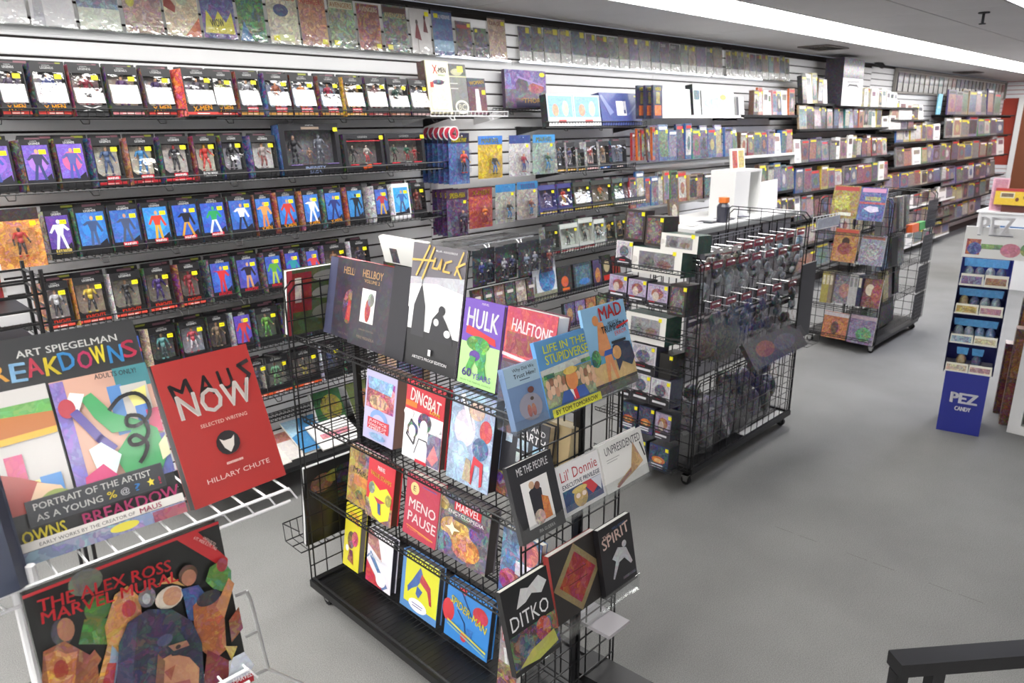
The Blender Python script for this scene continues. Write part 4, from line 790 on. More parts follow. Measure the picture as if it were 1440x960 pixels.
# giant dark box with white lower half
xl = xat(1186, 3.42, 2.105); xr = xat(1209, 3.42, 2.105)
slab((xl-.12, 3.40, 2.104), 0, R_(2), xr-xl+.1, .50, .2, [('r', 0, 0, 1, .58, 'e8e8ea'), ('r', 0, .58, 1, .42, '3c3048', .7), ('p', [(.2, .38), (.3, .46), (.7, .46), (.85, .36), (.7, .41), (.35, .42)], '141414'), ('l', [(.2, .5), (.8, .52)], .01, '2c2c2c'), ('r', .1, .02, .8, .08, 'c8c8cc', .3)], 'giant dark purple box with white lower front, tallest on the far wall', 'box', 'giant_carton', '34283c', .4, None, '2c2434')
p = on_y(1338, 140, 3.3); slab((p.x-.1, 3.445, p.z-.2), 0, 0, .2, .28, .01, [('r', .15, .3, .7, .1, 'a8d4e0')], 'light blue paper sign hanging over the far shelves', 'sign', 'paper_sign', '74b4cc', 0)
# white counter and open cabinet
t = tag(empty('display_counter', (4.7, 2.80, 0)), 'white-topped display counter between slatwall and long wire rack', 'counter')
m = MB(); m.box(0, 0, 1.16, 1.65, .56, 1.2); m.build('countertop', WHITE, t); m = MB(); m.box(.02, .03, .02, 1.63, .06, 1.16); m.build('front_panel', plain('counter_grey', '6d6c70', .5), t)
m = MB(); m.box(.02, .06, .0, .05, .54, 1.16); m.build('end_panel', WHITE, t); m = MB(); m.box(1.60, .06, .0, 1.63, .54, 1.16); m.build('end_panel', WHITE, t)
m = MB(); m.box(0, -.004, 1.155, 1.65, 0, 1.19); m.build('edge_strip', plain('edge_grey', '8f9290', .4), t)
for k in range(11):
    m = MB(); m.box(.1+k*.14, .02, .1, .104+k*.14, .03, 1.14); m.build('front_slat', BLACKM, t)
x0 = xat(1027, 2.95, 1.2); t = tag(empty('open_cabinet', (x0, 2.93, 1.2)), 'white open-fronted cabinet standing on the white counter', 'cabinet')
m = MB(); m.box(0, 0, 0, .016, .22, .35); m.build('side_panel', WHITE, t); m = MB(); m.box(.42, 0, 0, .436, .22, .35); m.build('side_panel', WHITE, t)
m = MB(); m.box(0, 0, .35, .436, .22, .368); m.build('top_panel', WHITE, t); m = MB(); m.box(.016, .0, 0, .24, .02, .35); m.build('front_panel', WHITE, t); m = MB(); m.box(.016, .2, 0, .42, .22, .35); m.build('back_panel', WHITE, t)
slab((x0+.47, 2.95, 1.201), R_(8), R_(4), .5, .25, .02, [], 'blank white tilted board on the white counter', 'board', 'display_board', 'e9e9ea', 0)
slab((x0+.02, 2.98, 1.57), 0, R_(8), .22, .17, .015, [('r', .08, .1, .36, .8, 'b84c3c', .5), ('r', .52, .1, .4, .8, 'c8b468', .5)], 'framed colourful comic pages standing on the white cabinet', 'comic', 'framed_comic', 'e4e0d4', 0)
slab((xat(955, 2.95, 1.2), 3.02, 1.201), 0, R_(8), .12, .2, .02, [('e', .5, .5, .3, .3, 'c8c0b0', .4)], 'clear tall pack with brown figure standing on the white counter', 'toy', 'carded_toy', '6c5c50', .4)
for i in range(7):
    xx = 4.8+i*.13; c = ['e8e8e8', 'd8d8dc', '30343c', 'e4e4e8', '4c4c58', 'ececec', '585868'][i]
    slab((xx, 3.02+.05*(i % 2), 1.2005), R_(10-5*i), -R_(88), .1, .14, .006, [], f'small {"dark" if c < "7" else "white"} flat packet lying on the white counter, {ORD[i]} from the left', 'packet', 'packet', c, .2, 'packets on the white counter')
t = thing_at('toy_bottle', (xat(1011, 2.9, 1.2), 2.87, 1.2), 0, 0, 'dark bottle-like toy with orange cap at the counter by the cabinet', 'toy')
m = MB(); m.tube((0, 0, 0), (0, 0, .12), .045, '3c3c48', 10, .05); m.tube((0, 0, .12), (0, 0, .15), .05, '3c3c48', 10, .03); m.build('body', PRINTS, t); m = MB(); m.tube((0, 0, .15), (0, 0, .19), .04, 'e07830', 10); m.build('cap', PRINTS, t)
# ------------------------------------------------------------------ gridwall gondolas
def grid_panel(name, P, ax, L, z0, z1, parent, mat=BLACK, pitch=.0762, r=.0026, frame=True):
    """welded wire grid in the vertical plane through P along ax"""
    m = MB(); P = Vector(P); ax = Vector(ax); nr = ax.cross(Vector(Z_)); n = max(1, round(L/pitch)); k = max(1, round((z1-z0)/pitch))
    for i in range(1, n): a = P+ax*(L*i/n); m.tube(a+Vector((0, 0, z0)), a+Vector((0, 0, z1)), r, '141416', 4)
    for j in range(1, k): z = z0+(z1-z0)*j/k; m.tube(P+Vector((0, 0, z))+nr*r, P+ax*L+Vector((0, 0, z))+nr*r, r, '141416', 4)
    for off in (0, .018):      # double outer uprights joined by a rounded top
        c = .03; R = r*1.35
        m.path([P+ax*off+Vector((0, 0, z0)), P+ax*off+Vector((0, 0, z1-c-off)), P+ax*(c+off)+Vector((0, 0, z1-off)), P+ax*(L-c-off)+Vector((0, 0, z1-off)), P+ax*(L-off)+Vector((0, 0, z1-c-off)), P+ax*(L-off)+Vector((0, 0, z0))], R, '141416', 5)
    m.tube(P+Vector((0, 0, z0)), P+ax*L+Vector((0, 0, z0)), r*1.3, '141416', 5)
    return m.build(name, mat, parent)
def caster(P, parent):
    P = Vector(P); m = MB(); m.box(P.x-.02, P.y-.02, P.z+.055, P.x+.02, P.y+.02, P.z+.06, 'b8b8b8'); m.add([(P.x-.014, P.y-.02, P.z+.055), (P.x-.014, P.y+.02, P.z+.055), (P.x-.014, P.y+.012, P.z+.02), (P.x-.014, P.y-.012, P.z+.02)], [(0, 1, 2, 3)], 'b8b8b8'); m.add([(P.x+.014, P.y-.02, P.z+.055), (P.x+.014, P.y+.02, P.z+.055), (P.x+.014, P.y+.012, P.z+.02), (P.x+.014, P.y-.012, P.z+.02)], [(0, 1, 2, 3)], 'b8b8b8')
    f = m.build('caster', CHROME, parent)
    w = MB(); w.tube((P.x-.011, P.y, P.z+.027), (P.x+.011, P.y, P.z+.027), .027, '1a1a1a', 12); w.build('wheel', BLACKM, f)
def tier_shelf(P, ax, out, L, dep, drop, parent, mat=BLACK, step=.032, lip=.035, name='wire_shelf'):
    """sloping ladder shelf: starts at P on the grid, runs L along ax, reaches dep along out"""
    P = Vector(P); ax = Vector(ax); out = Vector(out); m = MB(); n = max(3, int(L/step)); E = out*dep-Vector((0, 0, drop)); Lp = Vector((0, 0, lip))
    for i in range(n+1):
        a = P+ax*(L*i/n); m.tube(a, a+E, .0016, '141416', 4); m.tube(a+E, a+E+out*.004+Lp, .0016, '141416', 4)
    for q, r in ((Vector(), .0032), (E*.5, .0018), (E, .0032), (E+out*.004+Lp, .003)): m.tube(P+q, P+ax*L+q, r, '141416', 5)
    return m.build(name, mat, parent)
LETW = 'f2f2ee'
# === the near rack: books on its long side, acrylic ledges on its end
RX0, RX1, RXC, RY0, RY1 = 1.31, 1.77, 1.59, 1.28, 2.50
rk = tag(empty('book_rack', (0, 0, 0)), 'black gridwall rack on casters filled with graphic novels, nearest standing rack', 'display rack')
grid_panel('end_panel', (RX0, RY1, 0), (1, 0, 0), RX1-RX0, .10, 1.385, rk); grid_panel('end_panel', (RX0+.01, RY0, 0), (1, 0, 0), RX1-RX0, .10, 1.30, rk)
grid_panel('center_panel', (RXC, RY1, 0), (0, -1, 0), RY1-RY0, .14, 1.34, rk)
m = MB(); m.box(RXC-.012, RY1-.03, .1, RXC+.012, RY1-.004, 1.36); m.build('post', BLACK, rk); m = MB(); m.box(RXC-.012, RY0+.004, .1, RXC+.012, RY0+.03, 1.25); m.build('post', BLACK, rk)
m = MB(); bz = .10
m.box(RX0-.01, RY0, bz-.02, RX0+.012, RY1, bz+.012); m.box(RX1-.012, RY0, bz-.02, RX1+.01, RY1, bz+.012); m.box(RX0, RY0, bz-.02, RX1, RY0+.02, bz+.012); m.box(RX0, RY1-.02, bz-.02, RX1, RY1, bz+.012); m.box(RX0, RY0+.02, bz-.004, RX1, RY1-.02, bz+.002)
m.build('base_frame', BLACK, rk)
tier_shelf((RXC-.01, RY1-.02, .128), (0, -1, 0), (-1, 0, 0), RY1-RY0-.04, .27, .0, rk, lip=.0, step=.024)
for z in (1.160, .827, .507): tier_shelf((RXC-.01, RY1-.02, z), (0, -1, 0), (-1, 0, 0), RY1-RY0-.04, .25, -.0, rk, lip=.022, step=.026)
for cx, cy in ((RX0+.04, RY1-.06), (RX1-.04, RY1-.06), (RX0+.04, RY0+.06), (RX1-.04, RY0+.06)): caster((cx, cy, 0), rk)
print_sizes = []
def bk(face, BL, BR, TL, c, lean, th_, ops, label, **kw):
    z = kw.pop('zt', None)
    if z is None:
        t0 = (on_x if face == 'x' else on_y)(*BL, c).z
        if face == 'x' and c < 1.55: z = 1.165 if t0 > 1.1 else .832 if t0 > .75 else .512 if t0 > .4 else .131
        elif face == 'y': z = 1.213 if t0 > 1.1 else .888 if t0 > .75 else .522
    if z is not None: c = on_z(*BL, z).x if face == 'x' else on_z(*BL, z).y
    P, w, h, yw, th = stand(face, BL, BR, TL, c, lean); print_sizes.append((label[:40], [round(v, 3) for v in (*P, w, h)]))
    return book(P, yw, th, w, h, th_, ops, label, **kw)
g1 = 'books on the top tier of the near rack'
c1 = 1.44
bk('x', (455, 466), (508, 490), (472, 361), c1+.03, 12, .03, [('r', .0, 0, .2, 1, '4a4c66'), ('r', .2, 0, .8, 1, '34303a', .1), ('t', 'HELLBOY', .38, .82, .5, .09, 'c8a070'), ('e', .6, .42, .16, .22, '6c4a3c', .7), ('p', [(.54, .25), (.66, .25), (.64, .5), (.58, .55)], 'b03030', .2), ('e', .62, .55, .06, .05, '8c6c30', .5), ('t', 'MIKE MIGNOLA', .4, .05, .45, .03, '6c5f5a', 0, 0)],
   'dark slate hardcover with bronze title and small red figure, left end of top tier', cover='34303a', hard=True, name='hardcover_book', group=g1)
bk('x', (488, 481), (543, 503), (513, 369), c1-.01, 12, .045, [('r', 0, 0, 1, 1, '38343e', .08), ('t', 'HELLBOY', .22, .83, .5, .09, 'cfa878'), ('t', 'VOLUME 2', .28, .77, .38, .04, 'cfa878'), ('r', .26, .3, .34, .4, 'e6e2e0', 0), ('e', .44, .45, .07, .14, 'a83c38', .4), ('e', .5, .58, .08, .08, '8c8c84', .4), ('t', 'LIBRARY EDITION', .28, .2, .36, .02, '8c7868', 0, 0), ('t', 'MIKE MIGNOLA', .24, .1, .44, .035, '8c7868', 0, 0)],
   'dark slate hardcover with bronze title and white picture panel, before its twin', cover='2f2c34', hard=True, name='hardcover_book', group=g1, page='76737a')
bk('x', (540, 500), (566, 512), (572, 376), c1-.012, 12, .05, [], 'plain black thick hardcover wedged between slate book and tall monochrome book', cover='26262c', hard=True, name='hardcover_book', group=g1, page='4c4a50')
bk('x', (567, 508), (639, 533), (590, 341), c1-.03, 10, .012, [('r', 0, 0, 1, 1, 'f4f4f4'), ('r', 0, .72, 1, .28, '6e6a70'), ('p', [(0, .72), (1, .78), (1, .66), (.5, .7), (0, .66)], 'b6b4bc', .15), ('r', 0, 0, 1, .3, '2c2c2e'), ('p', [(.1, .25), (.12, .5), (.24, .68), (.34, .5), (.36, .25)], '3a3a3e'), ('l', [(.24, .66), (.25, .8)], .004, '58585c'), ('e', .25, .76, .05, .04, '7c7c80'), ('p', [(.45, .25), (.5, .42), (.62, .5), (.75, .42), (.9, .3), (.9, .25)], '2e2e32'), ('e', .66, .5, .06, .04, '2e2e32'), ('e', .58, .4, .05, .03, 'c8c8c8'), ('e', .8, .33, .06, .03, 'e8e8e8'),
   ('l', [(.12, .74), (.33, .99)], .008, 'd8b45c'), ('l', [(.24, .72), (.42, .98)], .008, 'd8b45c'), ('l', [(.02, .86), (.46, .88)], .007, 'd8b45c'), ('l', [(.46, .9), (.42, .82), (.52, .82), (.58, .9), (.56, .82)], .007, 'd8b45c'), ('l', [(.76, .9), (.66, .88), (.62, .81), (.74, .81)], .007, 'd8b45c'), ('l', [(.96, .98), (.84, .8)], .007, 'd8b45c'), ('l', [(1, .9), (.86, .86), (.96, .78)], .007, 'd8b45c'),
   ('t', 'MILLAR - ALBUQUERQUE', .46, .95, .4, .018, 'e8e8e8'), ('t', "ARTIST'S PROOF EDITION", .2, .07, .66, .025, 'f0f0f0'), ('r', .5, .12, .05, .05, 'e8e8e8')],
   'tallest monochrome book with gold handwritten title, black tower and white sky', cover='2a2a2c', name='hardcover_book', hard=True, group=g1)
bk('x', (643, 535), (696, 554), (661, 419), c1-.03, 10, .016, [('r', 0, .48, 1, .52, '6f4cae'), ('r', 0, 0, 1, .5, 'aedc90'), ('t', 'MARVEL', .44, .955, .18, .025, 'f0e0f0'), ('p', [(.1, .6), (.9, .52), (.86, .6), (.12, .7)], 'c8383c'), ('t', 'HULK', .1, .68, .8, .22, 'f4f4f4', -2), ('e', .45, .5, .3, .09, '3c9c3c', .5), ('e', .55, .35, .14, .13, '4cac44', .5), ('e', .4, .36, .14, .06, '5c3c94', .1), ('p', [(.3, .35), (.2, .2), (.3, .15), (.45, .34)], '44a040', .3), ('p', [(.5, .3), (.66, .3), (.75, .12), (.55, .1)], '44a040', .3),
   ('t', '60', .12, .1, .24, .1, '5a3ca0'), ('t', 'YEARS', .4, .09, .48, .07, '5a3ca0', 0, 0), ('t', 'FROM THE MARVEL COMICS', .1, .04, .8, .02, '588c48', 0, 0)],
   'purple and pale green book with huge white title letters on top tier', cover='6f4cae', name='hardcover_book', group=g1, hard=True)
bk('x', (700, 560), (768, 590), (718, 430), c1+.005, 10, .055, [('r', 0, .45, 1, .55, 'c03a4c', .25), ('r', .04, .52, .9, .22, '8c2c3c', .3), ('l', [(.0, .5), (1, .44)], .01, 'e8c8cc'), ('t', 'HALFTONE', .12, .76, .8, .13, 'f2e8ea', -4), ('t', 'A HISTORY OF HORROR', .1, .47, .5, .03, 'f2dede', -4, 0), ('r', 0, 0, 1, .42, '54505a', .3), ('e', .5, .2, .3, .14, '38343c', .4)],
   'thick crimson and grey book with white scratched title, right end of top tier', cover='5c3440', name='hardcover_book', hard=True, group=g1, page='efece8')
bk('x', (556, 420), (622, 436), (522, 330), 1.66, -14, .02, [('r', 0, 0, 1, 1, 'f0f0ea'), ('r', .18, .62, .16, .22, '5c5c60', .4), ('r', .44, .38, .3, .16, '34302e', .4), ('r', .1, .05, .8, .22, 'b8b8b0', .1)],
   'large white open-looking book with small grey photos behind the top tier', cover='f0f0ea', name='art_book')
bk('x', (536, 425), (590, 446), (536, 366), 1.60, 8, .02, [('r', 0, .7, .6, .22, 'a83028', .3), ('r', .65, .4, .35, .5, 'b0a03c', .5)], 'black book with red and olive print just behind the top tier', cover='28241c', busy=.2, name='paperback_book')
bk('x', (474, 430), (540, 450), (481, 361), 1.64, 6, .02, [], 'white and red edged book row leaning on the rear of the centre panel', cover='c8404c', name='paperback_book', page='f0f0f0')
g2 = 'books on the second tier of the near rack'; c2 = 1.42
bk('x', (510, 612), (551, 625), (521, 516), c2, 9, .085, [('r', 0, 0, 1, 1, 'b9b4d4'), ('r', .05, .45, .9, .42, 'c8506c', .75), ('p', [(.05, .88), (.9, .88), (.85, .7), (.1, .72)], '8cb8e0', .5), ('e', .45, .56, .3, .1, 'd8b088', .7), ('e', .5, .33, .28, .13, '7c9cd0'), ('e', .5, .3, .2, .09, 'b9b4d4'), ('r', .15, .16, .7, .16, 'c8404c'), ('t', 'JUSTICE', .2, .26, .58, .045, 'f2f2f2', -2), ('t', 'LEAGUE OF', .2, .215, .58, .035, 'f2f2f2', -2), ('t', 'AMERICA', .2, .17, .58, .035, 'f2f2f2', -2), ('e', .5, .08, .28, .05, '8cb0d8', .3)],
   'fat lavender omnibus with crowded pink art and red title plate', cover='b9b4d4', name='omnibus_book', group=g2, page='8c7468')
bk('x', (565, 638), (617, 660), (579, 532), c2-.02, 9, .03, [('r', 0, .6, 1, .4, 'c8303c'), ('r', 0, 0, 1, .62, 'f0eef0', .06), ('r', .28, .93, .4, .05, '2a2420'), ('t', "JACK KIRBY'S", .3, .94, .36, .03, 'd8c890'), ('t', 'DINGBAT', .12, .74, .78, .16, 'f6f4f0', -7), ('t', 'Love', .66, .66, .25, .07, 'e8c830', -5), ('r', .02, .66, .3, .07, 'd87828'), ('l', [(.2, .5), (.1, .3), (.3, .2), (.35, .4), (.2, .5)], .006, '34343a'), ('e', .25, .38, .14, .1, '44444a', .8), ('e', .25, .36, .09, .08, 'f4f2f2'), ('e', .55, .52, .17, .12, '2c2c34', .8), ('e', .55, .46, .1, .09, 'f6f4f4'), ('p', [(.35, .1), (.45, .3), (.65, .3), (.75, .1)], 'f4f4f6'), ('l', [(.35, .1), (.45, .3), (.65, .3), (.75, .1)], .004, '30303a'), ('r', .68, .02, .32, .4, '7c6c90', .4), ('p', [(.7, .1), (.85, .3), (.98, .15), (.85, .04)], 'd88088', .2), ('e', .86, .5, .12, .06, 'f8f8f8'), ('e', .14, .58, .13, .05, 'f8f8f8'), ('r', .4, .0, .3, .04, 'c83040')],
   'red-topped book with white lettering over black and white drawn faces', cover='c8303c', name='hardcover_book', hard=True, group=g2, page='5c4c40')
bk('x', (627, 668), (685, 693), (644, 544), c2-.03, 9, .045, [('r', 0, 0, 1, 1, 'a8bcd8', .35), ('e', .35, .6, .25, .2, 'e8e0f0', .3), ('e', .3, .3, .2, .15, 'b0d0e8', .4), ('e', .6, .82, .18, .1, 'd8b8a8', .4), ('e', .84, .64, .14, .12, 'c84850', .2), ('e', .75, .44, .18, .12, '4c6c9c', .5), ('p', [(.55, .05), (.62, .35), (.85, .3), (.86, .06), (.8, .04), (.78, .25), (.66, .26), (.62, .03)], 'c83c48'), ('p', [(.4, .05), (.45, .3), (.56, .28), (.6, .05)], 'b8a888', .3), ('p', [(.2, .95), (.5, .6), (.55, .62), (.3, .98)], 'f4f4f8', .1)],
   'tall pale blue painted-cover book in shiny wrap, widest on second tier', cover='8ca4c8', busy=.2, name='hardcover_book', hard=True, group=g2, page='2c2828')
bk('x', (698, 690), (760, 716), (712, 578), c2+.03, 9, .03, [('r', 0, 0, 1, 1, '26262c'), ('t', 'AND', .62, .88, .3, .06, 'e8e8e8', -8), ('t', 'EARTH', .38, .78, .55, .09, 'f0f0f0', -8), ('r', .1, .66, .14, .1, 'a8b8c8', .3), ('r', .36, .62, .24, .12, 'a8bccc', .3), ('r', .7, .6, .22, .12, '8ca8c8', .4), ('r', .36, .46, .3, .12, 'b0b8b8', .3), ('p', [(.3, .35), (.45, .5), (.6, .42), (.5, .3)], 'b84038', .5), ('r', 0, 0, 1, .28, '5c3434', .6)],
   'black book with blocky white title and small blue panels beside the end grid', cover='26262c', name='hardcover_book', hard=True, group=g2, page='b0a080')
bk('x', (752, 700), (790, 716), (768, 590), 1.50, 9, .06, [], 'plain tan-sided thick book seen through the end grid', cover='b8a47c', name='omnibus_book', group=g2, page='c8b890')
g3 = 'books on the third tier of the near rack'; c3_ = 1.42
bk('x', (487, 701), (530, 724), (503, 628), c3_+.01, 10, .03, [('r', 0, 0, 1, 1, 'a8823c', .5), ('t', 'MARCH', .15, .56, .7, .1, '3a3024', -6), ('r', .2, .35, .6, .18, 'c87838', .3), ('e', .4, .2, .12, .08, '5c4430', .5), ('e', .7, .22, .12, .08, '5c4430', .5), ('r', .3, .72, .6, .25, '6c6048', .6)],
   'ochre book with dark title lettering partly hidden by a small red one', cover='a04c74', name='paperback_book', group=g3)
bk('x', (513, 721), (549, 745), (530, 645), c3_-.03, 10, .035, [('r', 0, 0, 1, 1, 'cc2f3c'), ('r', 0, 0, 1, .3, 'a88c60', .7), ('p', [(.1, .3), (.2, .62), (.5, .52), (.75, .6), (.95, .5), (.9, .1), (.6, 0), (.3, .05)], 'e0d83c'), ('t', 'MARVEL', .36, .84, .28, .07, 'f4f0f0', -3), ('t', 'VALUE STAMPS', .1, .72, .8, .07, 'd8b83c', -5), ('e', .2, .5, .12, .1, '8ca088', .5), ('e', .85, .42, .12, .1, 'a0a048', .5), ('p', [(.3, .38), (.75, .36), (.55, .3), (.62, .12), (.5, .14), (.46, .3)], 'b8404c'), ('p', [(.46, .3), (.58, .3), (.6, .12), (.52, .13)], '4060a0')],
   'small bright red book with yellow star shape and gold title', cover='cc2f3c', name='hardcover_book', hard=True, group=g3, page='5c4030')
bk('x', (566, 746), (611, 768), (575, 662), c3_-.02, 10, .03, [('r', 0, 0, 1, 1, 'b83c50', .04), ('e', .26, .78, .13, .1, 'e8cc88'), ('t', 'E', .22, .74, .08, .08, '4a4030', 0, 0), ('t', 'MENO', .12, .46, .8, .16, 'f2ecea', -3), ('t', 'PAUSE', .12, .24, .84, .16, 'f2ecea', -3), ('l', [(.12, .16), (.92, .1)], .004, 'e0a04c'), ('t', 'A COMIC TREATMENT', .14, .11, .72, .025, 'e0a04c', -3, 0), ('r', .5, .86, .42, .015, '6c5c9c')],
   'rose red book with big plain white title and round cream badge', cover='b83c50', name='paperback_book', group=g3)
bk('x', (609, 768), (681, 822), (624, 687), c3_-.02, 10, .045, [('r', 0, 0, 1, 1, '6a6470', .5), ('e', .4, .45, .3, .2, 'd8a850', .6), ('e', .6, .25, .28, .2, 'c87c40', .7), ('e', .8, .55, .16, .14, '44547c', .7), ('e', .2, .2, .16, .16, '5c6c8c', .7), ('e', .12, .8, .12, .1, 'c0a060', .6), ('r', .34, .78, .5, .14, 'c8202c'), ('t', 'MARVEL', .37, .795, .44, .11, 'f4f0f0'), ('t', 'ENCYCLOPEDIA', .24, .7, .66, .055, 'f0f0f0'), ('r', .34, .62, .5, .05, '4c3c44', .2), ('p', [(.3, .5), (.33, .58), (.38, .5), (.5, .48), (.38, .44), (.36, .36), (.3, .44), (.2, .46)], 'f0e8c8')],
   'large fiery crowded-art book with white on red title block', cover='5c5860', busy=.3, name='hardcover_book', hard=True, group=g3, page='5a5450')
bk('x', (700, 830), (752, 852), (706, 738), c3_+.03, 8, .025, [('r', 0, 0, 1, 1, '5c7ca8', .6), ('e', .3, .25, .3, .18, 'a83444', .6), ('e', .7, .8, .25, .2, 'c86c70', .5), ('r', .4, .4, .5, .2, 'e0e0e8', .5)],
   'blue and red busy-covered book seen through the lower end grid', cover='5c7ca8', busy=.5, name='paperback_book', group=g3)
g4 = 'books on the bottom tier of the near rack'; c4_ = 1.40
bk('x', (482, 791), (503, 815), (492, 707), c4_+.01, 9, .03, [('r', 0, 0, 1, 1, 'e2d83a'), ('t', 'DOUBLE', .28, .84, .55, .06, 'd83058', -4), ('t', 'TROUBLE', .25, .74, .6, .08, 'd83058', -4), ('e', .45, .45, .22, .14, '7c4c38', .7), ('e', .7, .5, .2, .12, 'd84868', .6), ('p', [(.3, .12), (.4, .3), (.6, .3), (.7, .08)], '8c3834', .5), ('e', .25, .3, .1, .05, 'f4f4f4')],
   'narrow yellow book with magenta title, left end of bottom tier', cover='e2d83a', name='paperback_book', group=g4, page='8c8480')
bk('x', (514, 813), (548, 839), (522, 742), c4_, 9, .03, [('r', 0, 0, 1, 1, 'ece8ee', .05), ('p', [(0, .7), (.6, .5), (.4, .9), (0, 1)], 'b87878', .4), ('p', [(0, 0), (0, .4), (.7, .0)], 'c83048', .3), ('p', [(0, .45), (.15, .6), (.9, .1), (.7, 0)], '5c7cb0', .3), ('l', [(.1, .45), (.65, .1)], .02, 'e8e8f0'), ('t', 'MARVELOCITY', .04, .5, .9, .07, 'e8ecf2', -4), ('e', .62, .17, .2, .13, 'f4f4fa')],
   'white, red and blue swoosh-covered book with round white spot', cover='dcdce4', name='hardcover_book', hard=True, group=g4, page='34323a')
bk('x', (562, 847), (612, 882), (570, 771), c4_-.02, 9, .03, [('r', 0, 0, 1, 1, '5c8cc4'), ('r', .1, .13, .9, .87, 'd8d83c'), ('p', [(.3, .55), (.5, .85), (.6, .7), (.45, .5), (.3, .4), (.2, .3), (.18, .4)], '4668a8', .15), ('p', [(.55, .75), (.8, .6), (.86, .3), (.8, .3), (.72, .5), (.5, .6)], 'b83c48', .2), ('p', [(.45, .5), (.6, .45), (.5, .3), (.42, .35)], '4668a8', .15), ('e', .5, .16, .25, .11, 'f2f2f4'), ('r', .34, .17, .3, .015, '5c4c8c'), ('r', .36, .13, .26, .015, '5c4c8c')],
   'yellow book with blue side stripe, abstract red-blue shape and white oval', cover='5c8cc4', name='hardcover_book', hard=True, group=g4, page='5a544c')
bk('x', (624, 889), (684, 933), (634, 813), c4_-.03, 9, .03, [('r', 0, 0, 1, 1, '3c84cc'), ('e', .06, .46, .14, .2, 'c83c44'), ('e', .78, .68, .17, .14, 'c03840', .15), ('p', [(.25, .95), (.45, .98), (.42, .86)], 'c83c44'), ('l', [(.34, .9), (.5, .7), (.62, .55)], .006, '28406c'), ('l', [(.28, .55), (.45, .4), (.5, .2)], .005, '28406c'), ('p', [(.48, .1), (.52, .35), (.66, .36), (.6, .1)], '3470b8', .15), ('e', .46, .16, .07, .08, 'c83c44'), ('t', 'SPIDER-MAN', .1, .64, .84, .13, 'e8d838', -13), ('l', [(.08, .3), (.96, .14)], .008, 'c8c050'), ('l', [(.08, .24), (.96, .08)], .006, '8cb0a0')],
   'bright blue book with slanted yellow title and red patches, bottom tier', cover='3c84cc', name='hardcover_book', hard=True, group=g4, page='4c4844')
bk('x', (699, 962), (724, 976), (705, 868), 1.36, 6, .02, [('r', 0, 0, 1, 1, 'b0a0a0', .4), ('r', .1, .7, .7, .14, 'c03040'), ('t', 'MAR', .14, .71, .5, .11, 'f4f4f4'), ('l', [(.3, .6), (.5, .3), (.35, .1)], .012, 'eeeeee'), ('r', 0, 0, 1, .4, '8c5c3c', .7)],
   'small magazine with red badge peeking out beside the rack end, lowest', cover='e0dcdc', name='magazine', group=g4)
# end panel ledges of clear acrylic
def acrylic(px0, py0, px1, py1, y, dep, parent=None, lab='', lip=.05):
    A = on_y(px0, py0, y); B = on_y(px1, py1, y); L = B.x-A.x; z = (A.z+B.z)/2
    t = tag(empty('acrylic_ledge', (A.x, y, z)), lab, 'ledge'); m = MB()
    m.box(0, 0, 0, L, dep, .003); m.box(0, -.003, 0, L, 0, lip); m.box(0, dep, 0, L, dep+.003, .14)
    for x in (0, L-.003): m.add([(x, 0, .003), (x, dep, .003), (x, dep, .14), (x, 0, lip)], [(0, 1, 2, 3)], 'ffffff')
    m.build('trough', ACRYL, t)
    m = MB(); [m.path([(x, dep+.004, .1), (x, dep+.03, .1), (x, dep+.03, .125)], .003, 'c8c8c8') for x in (.05, L-.05)]; m.build('hook', CHROME, t); return t, z, A.x, B.x
YE = 1.185
acrylic(724, 612, 899, 541, YE-.012, .06, lab='clear acrylic ledge holding three satirical cartoon books, highest on rack end', lip=.035)
acrylic(736, 771, 916, 666, YE-.012, .06, lab='clear acrylic ledge with black, white and cream books, middle of rack end')
acrylic(724, 960, 898, 824, YE-.012, .06, lab='clear acrylic ledge holding three dark-covered books, lowest on rack end', lip=.06)
e1, e2, e3 = 'books on the highest end ledge', 'books on the middle end ledge', 'books on the lowest end ledge'
bk('y', (727, 607), (776, 587), (708, 519), YE, 18, .02, [('r', 0, 0, 1, 1, '6c86ac'), ('r', 0, .68, 1, .32, '9cb6c8'), ('t', 'Why Did We', .22, .88, .6, .07, '202428', 0, 0), ('t', 'Trust Him?', .22, .79, .62, .07, '202428', 0, 0), ('r', .36, .74, .28, .015, '56667c'), ('e', .5, .3, .32, .22, '8c8a98'), ('e', .44, .24, .06, .1, 'a86c64', .2), ('e', .56, .24, .06, .1, 'a86c64', .2), ('e', .58, .56, .09, .05, '6c4038'), ('e', .56, .42, .05, .03, '5c5048')],
   'slate blue softcover with black hand lettering, leftmost on the highest end ledge', cover='6c86ac', group=e1, page='f2f2f0')
